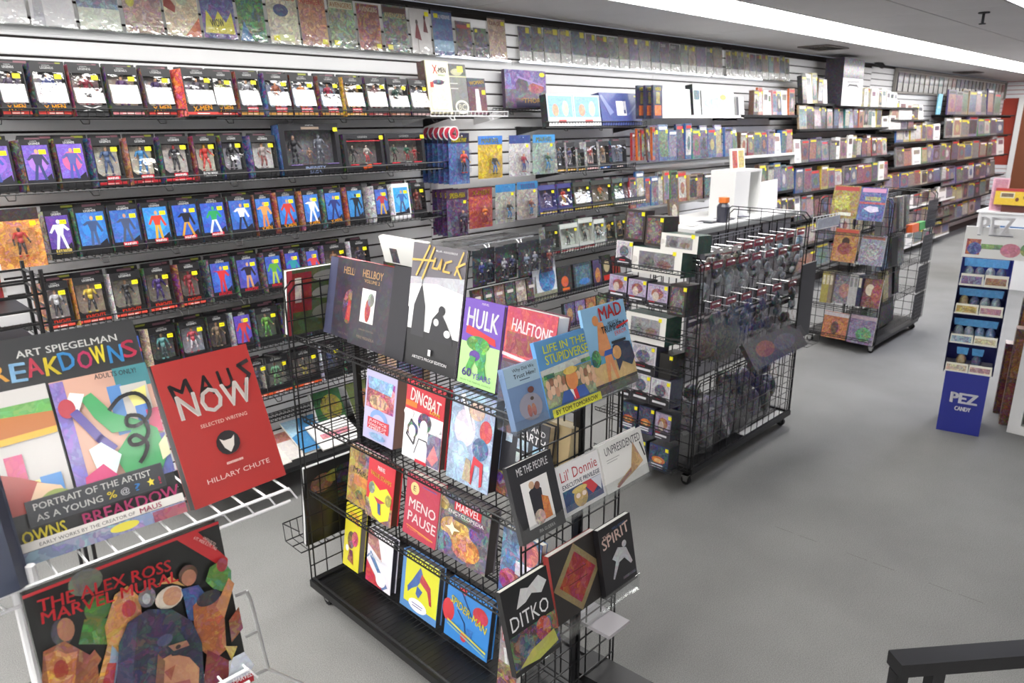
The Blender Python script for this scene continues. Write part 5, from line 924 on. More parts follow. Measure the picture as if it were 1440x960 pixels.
bk('y', (774.5, 588.5), (842, 558), (754, 481), YE-.004, 18, .014, [('r', 0, 0, 1, 1, '5a92c8'), ('p', [(0, .62), (1, .66), (1, .58), (0, .5)], 'c8ccc8', .2), ('r', 0, .12, 1, .42, '96a884', .4)]+[('e', .08+.075*i, .3+.04*(i % 2), .045, .07, ['d8b090', 'e0bc9c', 'c89878'][i % 3], .1) for i in range(13) if not 4 < i < 9]+[('e', .06+.075*i, .42+.03*(i % 2), .04, .06, ['d8b090', '9c7058', 'e0bc9c'][i % 3], .1) for i in range(13) if not 4 < i < 8]+[('r', 0, .5, .2, .06, '3c7c4c', .5), ('r', .76, .56, .2, .05, '3c7c4c', .5), ('p', [(.2, .12), (.3, .28), (.72, .28), (.8, .12)], '3c5ca0'), ('p', [(.46, .12), (.48, .28), (.55, .28), (.58, .12)], 'c83038'), ('p', [(.42, .28), (.5, .12), (.48, .28)], 'f0f0f0'), ('e', .5, .4, .12, .14, 'd88850', .1), ('e', .5, .52, .14, .05, 'd8b850', .2), ('t', 'LIFE IN THE', .08, .83, .84, .1, 'e2e234'), ('t', 'STUPIDVERSE', .08, .68, .86, .12, 'e2e234'), ('r', 0, 0, 1, .11, 'd8d83c'), ('t', 'BY TOM TOMORROW', .06, .025, .86, .06, '202020')],
   'sky blue cartoon book with yellow block title and a crowd of faces', cover='5a92c8', group=e1, page='f2f2f0')
bk('y', (840, 559), (898, 536), (825, 434), YE-.002, 16, .01, [('r', 0, 0, 1, 1, '8cbce0'), ('r', 0, 0, 1, .4, 'd8b880', .15), ('r', 0, .34, 1, .12, '5ca0c8', .2), ('r', 0, 0, 1, .12, '54504c', .3), ('p', [(.2, .45), (.3, .82), (.42, .8), (.5, .5), (.4, .4)], 'd8905c', .1), ('e', .26, .84, .07, .06, 'd8905c'), ('p', [(.3, .12), (.32, .42), (.48, .42), (.56, .12), (.5, .12), (.42, .34), (.36, .12)], 'd8905c', .1), ('p', [(.3, .42), (.34, .48), (.56, .48), (.56, .42)], '3058a8'), ('p', [(.52, .5), (.62, .56), (.94, .5), (1, .3), (.9, .22), (.7, .3), (.58, .2)], '24304c', .1), ('e', .6, .42, .1, .08, 'd8a060', .2), ('e', .12, .42, .1, .1, '3c8c5c', .6),
   ('t', 'MAD', .36, .82, .52, .15, 'd8302c', 3), ('t', 'ABOUT THE', .5, .76, .26, .03, '202020'), ('t', 'TRUMP', .34, .67, .34, .08, '1c1c1c', 2), ('t', 'ERA', .7, .68, .22, .08, '1c1c1c', 2), ('l', [(.68, .7), (.97, .74)], .006, 'c83030'), ('t', 'ERROR', .62, .61, .28, .05, 'd83c34', 4, 0), ('r', .5, .53, .34, .03, '202428')],
   'tall sky-blue magazine-style book with red three-letter title and beach scene', cover='8cbce0', group=e1, page='f2f2f0')
bk('y', (736, 768), (796, 735), (716, 657), YE, 17, .016, [('r', 0, 0, 1, 1, '26262a'), ('t', 'ME THE PEOPLE', .18, .84, .7, .1, 'dcdcdc', 0, 0), ('r', .2, .14, .6, .6, 'e4e2e0'), ('p', [(.36, .2), (.34, .6), (.5, .66), (.62, .58), (.58, .2)], '24242c'), ('e', .42, .67, .06, .05, 'c8a484'), ('e', .54, .64, .06, .05, '7c5040'), ('p', [(.56, .18), (.58, .5), (.72, .44), (.74, .18)], 'c8703c', .3), ('e', .46, .24, .12, .1, 'c8b8a8', .6), ('t', 'PIA GUERRA', .38, .05, .36, .045, 'b8b8b8', 0, 0)],
   'black softcover with white picture panel of a suited couple, leftmost on middle ledge', cover='26262a', group=e2, page='dcdcd8')
bk('y', (795, 729), (853, 695), (776.5, 662), YE-.004, 17, .014, [('r', 0, 0, 1, 1, 'eceaea'), ('t', "Lil' Donnie", .07, .68, .86, .22, 'b8323c', 0, 0), ('t', 'EXECUTIVE PRIVILEGE', .07, .53, .88, .09, '24344c'), ('r', .05, .08, .9, .42, '35507c', .2), ('p', [(.5, .5), (.7, .5), (.85, .3), (.7, .2)], 'c84048'), ('e', .42, .26, .16, .2, 'c8a868', .3), ('e', .42, .42, .18, .06, 'd8c068', .2), ('e', .36, .3, .05, .05, 'e8d8d0'), ('e', .5, .3, .05, .05, 'e8d8d0'), ('p', [(.7, .5), (.95, .5), (.9, .2)], 'd0d4dc')],
   'white book with thin red serif title and navy picture, centre of middle ledge', cover='eceaea', group=e2, page='f2f2f0')
bk('y', (855.6, 695.4), (913, 664), (843, 627), YE-.006, 17, .022, [('r', 0, 0, 1, 1, 'e9e8e4'), ('t', 'UNPRESIDENTED', .1, .74, .84, .17, '34343c', 0, 0), ('r', .1, .64, .3, .012, '9c9c9c'), ('r', .1, .59, .24, .012, '9c9c9c'), ('p', [(.22, .1), (.6, .3), (.74, .78), (.9, .3), (.7, .2), (.3, .05)], 'c8a070', .3), ('p', [(.2, .06), (.6, .28), (.58, .2), (.25, .02)], 'a86868', .2), ('l', [(.9, .7), (.96, .4)], .006, '282828')],
   'cream-white book with wobbly black capitals and one golden swirl', cover='e9e8e4', group=e2, page='f2f2ee', hard=True, name='hardcover_book')
bk('y', (727, 954), (787, 886), (704, 833.5), YE, 15, .02, [('r', 0, 0, 1, 1, '18181a'), ('p', [(.25, .72), (.4, .92), (.55, .88), (.8, .95), (.95, .84), (.8, .74), (.6, .8), (.45, .74)], 'c8c8c8', .1), ('t', 'DITKO', .08, .5, .82, .17, 'dcdcdc', 0, 0), ('r', 0, .06, 1, .4, '3c4c3c', .7), ('e', .7, .34, .16, .14, 'b04428', .6), ('e', .3, .28, .16, .12, '2c5c6c', .6), ('p', [(.1, .08), (.4, .2), (.9, .26), (.95, .1), (.5, .04)], 'a8a84c', .15)],
   'black book with thin white capital title over green-gold art, lowest end ledge', cover='18181a', group=e3, page='e4e0d8', name='hardcover_book')
bk('y', (786, 881), (850, 845), (776, 781), YE-.003, 12, .024, [('r', 0, 0, 1, 1, '2c2826'), ('p', [(.5, 0), (1, .5), (.5, 1), (0, .5)], '8c7c54', .12), ('p', [(.5, .12), (.88, .5), (.5, .88), (.12, .5)], '9c2018', .3), ('r', .3, .6, .4, .012, '5c1410'), ('r', .3, .45, .4, .012, '5c1410')],
   'dark book with a large deep red diamond framed in tan', cover='8c2420', group=e3, page='e8e4dc', name='hardcover_book')
bk('y', (853, 843), (896, 818), (844, 745), YE-.006, 11, .02, [('r', 0, 0, 1, 1, '1c1a1e'), ('t', 'WILL EISNER', .4, .9, .42, .035, '4c6c9c'), ('t', 'THE', .1, .82, .22, .06, 'e8c8bc', 4), ('t', 'SPIRIT', .08, .68, .84, .16, 'e8d0c4', 8), ('p', [(.3, .5), (.5, .62), (.75, .55), (.9, .3), (.84, .28), (.66, .42), (.5, .4), (.3, .2), (.26, .22), (.4, .44)], 'b8b8bc', .2), ('e', .7, .62, .07, .05, 'b8b8bc', .2), ('r', .55, .12, .4, .04, '5c585c', .3)],
   'black book with slanted pale pink title and grey leaping shape', cover='1c1a1e', group=e3, page='f0eee8', name='hardcover_book')
m = None
# books seen from behind in the far baskets of the left end panel
def back_book(BL, BR, TL, y, lean, ops, label, cover, page='f0f0ea'):
    P, w, h, yw, th = stand('y', BL, BR, TL, y, lean); T = thing_at('hardcover_book', P, 0, th, label, 'book')
    m = MB(); m.box(0, 0, 0, w, .003, h, cover, .0); m.box(0, .022, 0, w, .025, h, cover); m.box(w-.003, .003, 0, w, .022, h, cover); m.build('cover', PRINT, T)
    m = MB(); m.paint(ops, (0, 0, 0), X_, Z_, w, h, .0004); m.build('cover_print', PRINT, T); m = MB(); m.box(.002, .003, .003, w-.004, .022, h-.003, page); m.build('page_block', PRINT, T)
back_book((405, 473), (490, 455), (414, 380), RY1+.03, -8, [('r', 0, 0, 1, 1, '4c5a34', .15), ('r', 0, 0, .08, 1, 'b8404c'), ('r', .08, .35, .3, .6, '8c2428', .1), ('r', .12, .5, .1, .38, 'd8d0c8', .3), ('e', .62, .86, .22, .08, '8c8c84', .05), ('e', .62, .6, .24, .1, '8c8c84', .05), ('e', .62, .3, .24, .12, '7c7c70', .05)], 'red-spined book seen from the back through the left end grid', '3c4430')
back_book((431, 768), (508, 742), (433, 658), RY1+.035, -6, [('r', 0, 0, 1, 1, '1c1c1c'), ('e', .3, .75, .2, .12, '7c4c38', .4), ('e', .5, .8, .14, .08, '8c8c30', .3), ('r', .55, .4, .4, .5, '28241c', .3)], 'large black book seen from the back low on the left end grid', '1c1c1c', 'd8d8d8')
# wire baskets carrying them
for zz, lb in ((.995, 'upper'), (.245, 'lower')):
    t = tag(empty('wire_basket', (RX0-.03, RY1+.01, zz)), f'black wire basket hooked on the left end grid, {lb} one', 'basket'); m = MB()
    for i in range(15): x = .46*i/14; m.path([(x, 0, .0), (x, .13, 0), (x, .14, .08)], .0017, '141416', 4)
    for (y, z) in ((0, 0), (.07, 0), (.13, 0), (.14, .08)): m.tube((0, y, z), (.46, y, z), .003, '141416', 5)
    for x in (0, .46): m.path([(x, 0, .1), (x, .14, .08)], .003, '141416', 5)
    m.build('basket_wire', BLACK, t)
# rear side of the near rack: a few spines and flat goods on low shelves
P = (RX1-.08, RY0+.12, .40); slab((1.62, 1.33, .36), 0, -R_(88), .11, .15, .012, [('e', .5, .5, .3, .3, '6c88a8', .4)], 'flat white and blue pamphlet lying on the rear low shelf', 'pamphlet', 'pamphlet', 'a8a4a8', .1)
s_ = tag(empty('wire_shelf', (0, 0, 0)), 'black wire shelf on the rear face of the near rack, low down', 'shelf'); tier_shelf((RXC+.01, RY1-.02, .345), (0, -1, 0), (1, 0, 0), RY1-RY0-.04, .2, 0, s_, lip=.02, name='ladder')
slab((1.62, 1.34, .135), 0, -R_(86), .12, .34, .03, [], 'black flat box on the deck at the rear of the near rack', 'box', 'flat_box', '161618', 0)
# === the long rack in the middle: statue boxes on its end, bagged goods on its side
MX0, MX1, MY0, MY1 = 3.30, 4.52, 1.90, 2.46; MYC = 2.2
rk = tag(empty('toy_rack', (0, 0, 0)), 'long black gridwall rack with boxed statues on its near end', 'display rack')
grid_panel('end_panel', (MX0, MY0, 0), (0, 1, 0), MY1-MY0, .10, 1.28, rk); grid_panel('end_panel', (MX1, MY0, 0), (0, 1, 0), MY1-MY0, .10, 1.41, rk)
grid_panel('center_panel', (MX0, MYC, 0), (1, 0, 0), MX1-MX0, .14, 1.3, rk); grid_panel('side_panel', (MX0, MY0, 0), (1, 0, 0), MX1-MX0, .12, .62, rk)
m = MB(); bz = .10
m.box(MX0, MY0-.01, bz-.02, MX1, MY0+.012, bz+.012); m.box(MX0, MY1-.012, bz-.02, MX1, MY1+.01, bz+.012); m.box(MX0, MY0, bz-.02, MX0+.02, MY1, bz+.012); m.box(MX1-.02, MY0, bz-.02, MX1, MY1, bz+.012); m.box(MX0+.02, MY0+.01, bz-.004, MX1-.02, MY1-.01, bz+.002)
m.build('base_frame', BLACK, rk)
m = MB(); m.box(MX0+.62, MY0+.005, .115, MX1-.08, MY0+.05, .118, 'c8c8c8'); m.build('shelf_liner', WHITE, rk)
for cx, cy in ((MX0+.03, MY0+.04), (MX1-.03, MY0+.04), (MX0+.03, MY1-.04), (MX1-.03, MY1-.04)): caster((cx, cy, 0), rk)
def sbox(BL, BR, TL, d, ops, label, cover='eceae4', side='1f4a3c', c=3.20, lean=4, busy=.0, cat='statue box', name='statue_carton', group=None, window=None, face='x'):
    P, w, h, yw, th = stand(face, BL, BR, TL, c, lean)
    T = thing_at(name, P, yw, th, label, cat, group); m = MB(); m.box(0, 0, 0, w, d, h, side, .15); m.paint([('r', 0, 0, 1, 1, cover, busy)]+ops, (0, 0, 0), X_, Z_, w, h, .0006); m.build('carton', PRINTS, T)
    if window:
        x0, z0, ww, hh = window; g = MB(); g.box(x0*w, -.004, z0*h, (x0+ww)*w, -.002, (z0+hh)*h); g.build('window', CLEAR, T)
    s = MB(); s.paint([('r', 0, 0, 1, 1, STK)], (w*.82, -.0035, h*.82), X_, Z_, .02, .02, .0005); s.build('price_sticker', PRINTS, T)
    return T
ART1 = [('r', .06, .32, .88, .64, 'b7a8c8', .55), ('e', .5, .62, .3, .22, 'a85c4c', .6), ('e', .42, .5, .16, .2, 'd8c8b8', .4), ('r', 0, 0, 1, .3, '38363e'), ('r', .1, .24, .3, .05, 'a82c38'), ('r', .12, .14, .7, .07, 'e6e6ea'), ('r', .12, .06, .4, .03, 'c8c8cc')]
ART2 = [('r', .06, .3, .88, .66, 'c8c4cc', .5), ('e', .5, .6, .28, .22, '585c70', .6), ('p', [(0, 0), (1, 0), (1, .3), (.5, .42), (0, .3)], '2c2a30'), ('r', .25, .24, .36, .05, 'b83040'), ('r', .15, .12, .7, .08, 'e8e8ec')]
ART3 = [('r', .04, .04, .92, .92, '26385c', .5), ('e', .5, .42, .34, .14, 'e07830', .4), ('e', .5, .4, .2, .08, 'f0c080', .2), ('r', .15, .2, .6, .05, 'e8e8f0'), ('r', .15, .12, .6, .05, 'e8e8f0')]
WIN = [('r', .14, .2, .72, .66, '8a888e', .45), ('e', .35, .45, .12, .2, '5c5a62', .5), ('e', .66, .42, .14, .16, '7c4c4c', .5), ('p', [(0, .3), (.12, .45), (.1, .6), (0, .65)], 'd6d2cc')]
BRN = [('r', .1, .08, .8, .84, '574a48', .6), ('e', .5, .5, .3, .3, '7c6c70', .6)]
sbox((877, 337), (905, 341), (887, 294), .08, BRN, 'brown-framed window box leaning at the top of the statue rack, left one', '3c3430', '2a2422', group='brown boxes on top of the statue rack', c=3.24)
sbox((906, 344), (930, 351), (914, 303), .14, BRN, 'brown-framed window box leaning at the top of the statue rack, right one', '3c3430', '201c1c', group='brown boxes on top of the statue rack', c=3.22)
sbox((928.5, 351), (980, 360), (936.5, 327), .13, WIN, 'small white window box with dark green side, top right of the statue rack', window=(.14, .2, .72, .66), c=3.20)
sbox((865, 373), (887, 381), (874, 338), .12, ART2, 'small white figure-art box left of the long window box', 'ddd8d8', '3a3c48', c=3.20)
sbox((888, 381), (956, 397), (899, 346.5), .14, WIN, 'long white window box with dark green side, second level of the statue rack', window=(.14, .2, .72, .66), c=3.19)
for k, (a, b, c_, d_) in enumerate(((855.6, 416, 880, 422), (882, 423, 907, 430), (909, 431, 937, 439))):
    sbox((a, b), (c_, d_), (a+9, b-30-k), .1, ART1, 'lilac statue box with orange-brown art, '+['left', 'middle', 'right'][k]+' of three alike', 'b7a8c8', '2c2a34', group='three lilac statue boxes', c=3.19)
sbox((939, 442), (962, 449), (946, 399), .14, BRN, 'dark brown statue box right of the three lilac ones', '2f2826', '241e20', c=3.19)
sbox((878, 475), (934, 487), (889, 438), .15, WIN, 'long white window box with green side just behind the tall beach-scene book', window=(.14, .2, .72, .66), c=3.18)
sbox((885, 520), (920, 530), (892, 481), .12, ART2, 'white and grey figure-art box under the lower long window box', 'd4d0d8', '454a5c', c=3.18)
sbox((925, 533), (942, 538), (934, 497), .14, [], 'plain dark box beside the grey figure-art box', '22201e', '1c1a18', c=3.2)
for k, (a, b, c_, d_) in enumerate(((869, 556, 886, 560), (887, 560, 912, 567), (913, 568, 940, 575))):
    sbox((a, b), (c_, d_), (a+7, b-37), .12, ART2, 'white pointed-banner figure box, '+['left', 'middle', 'right'][k]+' of the low trio', 'd4d0d8', '454a5c', group='low trio of figure-art boxes', c=3.17)
for k, (a, b, c_, d_) in enumerate(((871, 600, 894, 605), (896, 606, 917, 612), (919, 615, 941, 623))):
    sbox((a, b), (c_, d_), (a+4, b-37), .1, ART3 if k < 2 else ART1, ['dark blue fire-art box, left of the low row', 'dark blue fire-art box with bright orange flare, centre of the low row', 'grey-violet statue box at the right of the low row'][k], '26385c' if k < 2 else '8a7f94', '22242e', c=3.16)
sbox((911, 656), (938, 665), (918, 623), .1, ART3, 'violet-blue fire-art box lowest on the statue rack', '2c3c6c', '22242e', c=3.16)
sbox((880, 645), (906, 654), (885, 612), .1, ART3, 'blue fire-art box partly hidden behind the cream book', '2c3c6c', '22242e', c=3.17)
for z, lb in ((1.215, 'top'), (1.03, 'second'), (.86, 'third'), (.69, 'fourth'), (.53, 'fifth'), (.36, 'sixth'), (.13, 'seventh')):
    t = tag(empty('wire_shelf', (0, 0, 0)), f'black wire shelf on the statue rack end, {lb} level', 'shelf'); tier_shelf((MX0-.004, MY0+.02, z), (0, 1, 0), (-1, 0, 0), MY1-MY0-.03, .15, .0, t, lip=.02, name='ladder')
# bagged goods hanging from the long side
def pouch(px, py, w, h, y, label, hd='a83038', c1='6c8ca8', c2='9cacb8', group=None, sd=0):
    P = on_y(px, py, y); t = thing_at('hanging_bag', (P.x, y, P.z-h), 0, 0, label, 'bagged toy', group); g = random.Random(sd)
    m = MB(); m.box(0, 0, h*.8, w, .003, h, hd, .3); m.paint([('r', .1, .9, .8, .05, 'd8d0d0')], (0, 0, 0), X_, Z_, w, h, .0006); m.build('header_card', PRINTS, t)
    m = MB()
    for i in range(6): m.ball((w*g.uniform(.2, .8), .0, h*g.uniform(.12, .68)), w*g.uniform(.22, .36), .014, h*g.uniform(.1, .18), g.choice([c1, mute(c2, .8), mute(c1, .6), '24262a']), 7, 5, .4)
    m.build('contents', PRINTS, t, True)
    m = MB(); m.add([(0, -.002, h*.8), (w, -.002, h*.8), (w, -.03, h*.4), (0, -.03, h*.4), (0, -.002, 0), (w, -.002, 0)], [(3, 2, 1, 0), (4, 5, 2, 3)], 'ffffff'); m.build('clear_pouch', CLEAR, t)
    m = MB(); m.path([(w/2, .14, h*.93), (w/2, -.02, h*.93), (w/2, -.03, h*.95)], .0018); m.build('peg_hook', CHROME, t)
k = 0
for row, (x0, x1, n, ya, yb, w, h, hd, c1, c2, nm) in enumerate(((1002, 1122, 9, 352, 322, .10, .2, '9c2c38', '7c9cb4', 'd0d8e0', 'upper'), (985, 1115, 8, 372, 345, .10, .2, '8c2430', 'a8b4c0', 'c4ccd4', 'upper front'), (1000, 1110, 6, 425, 395, .11, .2, '8c2c38', '2c4454', '34506c', 'middle'))):
    for i in range(n):
        a = x0+(x1-x0)*i/(n-1); pouch(a, ya+(yb-ya)*i/(n-1), w, h, 1.99-.06*(row == 1)-.03*(row == 2), f'red-topped clear bag of small toys, {ORD[i]} in the {nm} pegged row', hd, c1, c2, f'red-topped bags in the {nm} row', k); k += 1
for i in range(4): pouch(992+i*13, 352-2*i, .09, .15, 1.96, f'pale boxed-looking packet with white top, {ORD[i]} right of the green box side', 'dcdcd8', '8c8c78', 'c8c4b0', 'pale packets by the green box side', 90+i)
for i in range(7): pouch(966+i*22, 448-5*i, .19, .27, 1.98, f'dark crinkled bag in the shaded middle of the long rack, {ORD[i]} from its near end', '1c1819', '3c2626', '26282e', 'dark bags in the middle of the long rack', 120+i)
for i in range(5):
    a = 964+i*29; P = on_y(a, 640-18*i, 1.94)
    t = thing_at('plastic_bag', (P.x, 1.96, .125), R_(-4+3*i), R_(10), f'crumpled clear bag of dark violet goods on the rack base, {ORD[i]} from the near end', 'bag', 'clear bags on the long rack base'); g = random.Random(i)
    m = MB()
    for q in range(9): m.ball((g.uniform(.03, .26), .05+g.uniform(-.03, .03), g.uniform(.06, .32)), g.uniform(.06, .09), .05, g.uniform(.05, .09), g.choice(['26263a', '2c2a34', '1c1c22', '3c3450']), 8, 6, .4)
    m.build('contents', PRINTS, t, True)
    m = MB(); pts = [(0, 0), (.26, 0), (.29, .16), (.24, .34), (.04, .36), (-.03, .17)]; n = 6
    m.add([(x, -.01-.02*(j % 2), z) for j, (x, z) in enumerate(pts)]+[(.13, -.06, .17)], [(j, (j+1) % n, n) for j in range(n)], 'ffffff'); m.build('clear_film', CLEAR, t)
# slanted clear bag on a ledge, black hanging board and a round lid-like pack
P, w, h, yw, th = stand('y', (1063, 520), (1136, 488), (1060, 478), 1.80, 35)
t = thing_at('wrapped_tray', P, 0, th, 'clear-wrapped tray with red and grey goods sloping out from the long rack', 'tray'); m = MB(); m.box(0, .004, 0, w, .03, h, '3c3638', .3); m.paint([('e', .3, .55, .16, .3, 'a84c30', .4), ('e', .65, .5, .2, .3, '605c68', .4)], (0, .004, 0), X_, Z_, w, h, .0006); m.build('tray', PRINTS, t); m = MB(); m.add([(-.02, -.01, -.01), (w+.03, -.01, -.01), (w+.02, -.006, h+.03), (-.01, -.006, h+.02)], [(0, 1, 2, 3)], 'ffffff'); m.build('clear_film', CLEAR, t)
P, w, h, yw, th = stand('y', (1082, 540), (1119, 555), (1083, 432), 1.86, 0)
slab((4.42, 1.87, .62), 0, 0, .2, .48, .01, [], 'plain black board hanging at the far end of the long rack', 'board', 'hanging_board', '121213', 0)
P = on_y(1010, 478, 1.93)
t = thing_at('round_pack', (P.x, 1.95, P.z-.06), 0, R_(8), 'large dark grey-green rounded pack hanging mid-height on the long rack', 'bagged toy'); m = MB(); m.ball((.13, .03, .05), .2, .05, .15, '4a4c44', 14, 8, .3); m.ball((-.04, .03, .07), .13, .045, .11, '5c4844', 12, 8, .5); m.build('body', PRINTS, t, True); m = MB(); m.add([(-.16, -.03, -.1), (.32, -.03, -.1), (.34, -.02, .2), (-.14, -.02, .22)], [(0, 1, 2, 3)], 'ffffff'); m.build('clear_film', CLEAR, t)
t = tag(empty('wire_basket', (4.55, 1.84, .55)), 'small wire basket sticking out at the far foot of the long rack', 'basket'); m = MB()
for i in range(5): m.path([(0, .05*i, 0), (.18, .05*i, 0), (.2, .05*i, .1)], .0018, '141416', 4)
for (x, z) in ((0, 0), (.09, 0), (.18, 0), (.2, .1)): m.tube((x, 0, z), (x, .2, z), .002, '141416', 4)
m.build('basket_wire', BLACK, t)
# white wire display rack between the long rack and the far one
t = tag(empty('price_rail', (4.52, 1.88, 1.28)), 'white wire rail with pale price strip at the far top of the long rack', 'rail')
m = MB(); m.tube((0, 0, .1), (.35, -.02, .1), .003, 'dddddd'); m.tube((0, 0, .02), (.35, -.02, .02), .003); [m.tube((.05*i, 0, .02), (.05*i, 0, .1), .002) for i in range(8)]; m.build('rail_wire', WHITEW, t)
m = MB(); m.box(0, -.03, .03, .34, -.026, .09, 'c4cad4', .2); m.build('price_strip', PRINTS, t)

# === the far rack with magazines
TX0, TX1, TY0, TY1 = 6.53, 7.66, 2.06, 2.68; TYC = 2.36
rk = tag(empty('magazine_rack', (0, 0, 0)), 'far black gridwall rack with eight magazines on its end', 'display rack')
grid_panel('end_panel', (TX0, TY0, 0), (0, 1, 0), TY1-TY0, .10, 1.33, rk, r=.003); grid_panel('end_panel', (TX1, TY0, 0), (0, 1, 0), TY1-TY0, .10, 1.33, rk, r=.003)
grid_panel('center_panel', (TX0, TYC, 0), (1, 0, 0), TX1-TX0, .14, 1.3, rk, r=.003)
m = MB(); m.box(TX0, TY0, .08, TX1, TY1, .105); m.build('base_frame', BLACK, rk)
for cx, cy in ((TX0+.03, TY0+.04), (TX1-.03, TY0+.04), (TX0+.03, TY1-.04), (TX1-.03, TY1-.04)): caster((cx, cy, 0), rk)
def mag(BL, BR, TL, ops, label, cover, busy, group='magazines on the far rack end', **kw):
    P, w, h, yw, th = stand('x', BL, BR, TL, 6.46, 10)
    return slab(P, yw, th, w, h, .012, ops, label, 'magazine', 'magazine', cover, busy, group, 'e0dcd4')
MG = [((1166, 305), (1202.5, 310.5), (1172.5, 260), '9c8430', 'yellow-gold creature-art magazine with red masthead, top left of the far rack', [('r', .05, .85, .9, .12, 'a83c3c'), ('e', .4, .5, .3, .25, 'b8b048', .6), ('r', .3, .08, .5, .1, 'd8d8c8', .2)]),
      ((1204, 309), (1240, 313), (1211, 262.5), '4c5ca0', 'blue magazine with pink masthead and white burst, top right of the far rack', [('r', .05, .85, .9, .12, 'c890b0'), ('p', [(.2, .35), (.4, .45), (.75, .42), (.8, .3), (.5, .24)], 'e0d8f0', .3), ('r', .2, .6, .6, .12, 'a8a870', .6), ('r', 0, .5, 1, .06, 'b84858', .4)]),
      ((1167.5, 366), (1201, 371.5), (1176, 320), 'b87c38', 'orange-gold magazine with dark-haired red figure art, second level left', [('r', .05, .87, .9, .1, 'b84838'), ('e', .5, .62, .16, .12, '3c2820'), ('e', .5, .4, .3, .18, '8c3830', .4)]),
      ((1205, 371), (1239, 376.5), (1212.5, 329), '8c8c9c', 'grey-blue group-art magazine with brown masthead, second level right', [('r', .05, .86, .9, .1, '9c5848'), ('e', .5, .45, .4, .3, 'a8a0a8', .8)]),
      ((1168, 424), (1195, 430), (1176, 384), '7c7880', 'grey magazine with pinkish figure between the stacked spines', [('e', .6, .45, .3, .25, 'b08078', .5)]),
      ((1207.5, 430), (1235, 436.5), (1216, 390), '7c4438', 'rust magazine with pale skull-like figure, third level right', [('e', .4, .6, .22, .2, 'd8ccb0', .2), ('e', .75, .5, .25, .3, 'a84c40', .5)]),
      ((1154, 472), (1187.5, 480.5), (1161, 436), 'c87848', 'orange comic with dark small figure, lowest level left', [('r', .0, .84, 1, .14, 'd8d0d4', .2), ('e', .5, .4, .16, .25, '5c3c34', .4)]),
      ((1190, 480), (1225, 490), (1199, 441), '8c7ca0', 'lilac and green group-art comic, lowest level right', [('r', .0, .86, 1, .12, 'c8b0b8', .2), ('e', .6, .35, .3, .25, '5c9c64', .6)])]
for BL, BR, TL, c, lab, ops in MG: mag(BL, BR, TL, ops, lab, c, .55)
for i, (a, c) in enumerate(((1152, 'yellow'), (1157, 'yellow'), (1162, 'tan'), (1190, 'white'), (1196, 'white'), (1202, 'navy'))):
    P = on_x(a, 424+(a-1152)*.12, 6.44); slab(P, -math.pi/2, R_(4), .035, .27, .16, [('r', .2, .6, .6, .3, GEN['cream' if c != 'white' else 'grey'][0], .3)], f'{GEN[c][1]} book spine standing on the far rack, {ORD[i]} from its left', 'book', 'thick_volume', mute(GEN[c][0], .8), .2, 'spines on the third level of the far rack')
for z, lb in ((1.02, 'top'), (.68, 'second'), (.38, 'third'), (.13, 'lowest')):
    t = tag(empty('wire_shelf', (0, 0, 0)), f'black wire shelf of the far magazine rack end, {lb} level', 'shelf'); tier_shelf((TX0-.004, TY0+.01, z), (0, 1, 0), (-1, 0, 0), TY1-TY0-.02, .13, 0, t, lip=.02, name='ladder', step=.05)
for z, hh, cols, lb in ((1.0, .3, 'grey navy brown blue brown grey cream grey', 'top'), (.68, .28, 'grey navy blue black grey grey', 'second'), (.4, .26, 'grey brown yellow brown grey black', 'third'), (.13, .24, 'green grey black black', 'bottom')):
    t = tag(empty('wire_shelf', (0, 0, 0)), f'black wire shelf on the long side of the far rack, {lb} level', 'shelf'); tier_shelf((TX0+.02, TYC-.01, z-.004), (1, 0, 0), (0, -1, 0), TX1-TX0-.04, .26, 0, t, lip=.06, name='ladder', step=.05)
    x = TX0+.05; g = random.Random(int(z*100)); cl = cols.split()
    for i, c in enumerate(cl):
        w = (TX1-TX0-.35)/len(cl); slab((x, 2.14+g.uniform(0, .06), z), 0, R_(6), w-.01, hh, .05, [('r', .1, .1, .8, .8, mute(GEN[c][0], .6), .6)], f'{GEN[c][1]} magazine pack on the long side of the far rack, {ORD[i]} on the {lb} level', 'magazine', 'magazine', mute(GEN[c][0], .6), .5, f'magazines on the {lb} level of the far rack side'); x += w
    t = tag(empty('grid_basket', (TX1-.26, TY0-.02, z)), f'black grid basket at the far end of the magazine rack, {lb} level', 'basket'); m = MB()
    for i in range(9): m.tube((.28*i/8, 0, 0), (.28*i/8, 0, .26), .0022, '141416', 4)
    for j in range(8): m.tube((0, 0, .26*j/7), (.28, 0, .26*j/7), .0022, '141416', 4)
    m.build('grid', BLACK, t)
    m = MB(); m.box(0, .01, 0, .28, .013, .25, '48474c'); m.build('liner', PRINTS, t)
for i, (c, lb) in enumerate((('e0622c', 'orange'), ('3ca04c', 'green'))): slab((7.05+.2*i, 2.05, 1.0), 0, R_(6), .18, .07, .05, [], f'small {lb} box on the long side of the far magazine rack', 'box', 'small_box', c, .1)

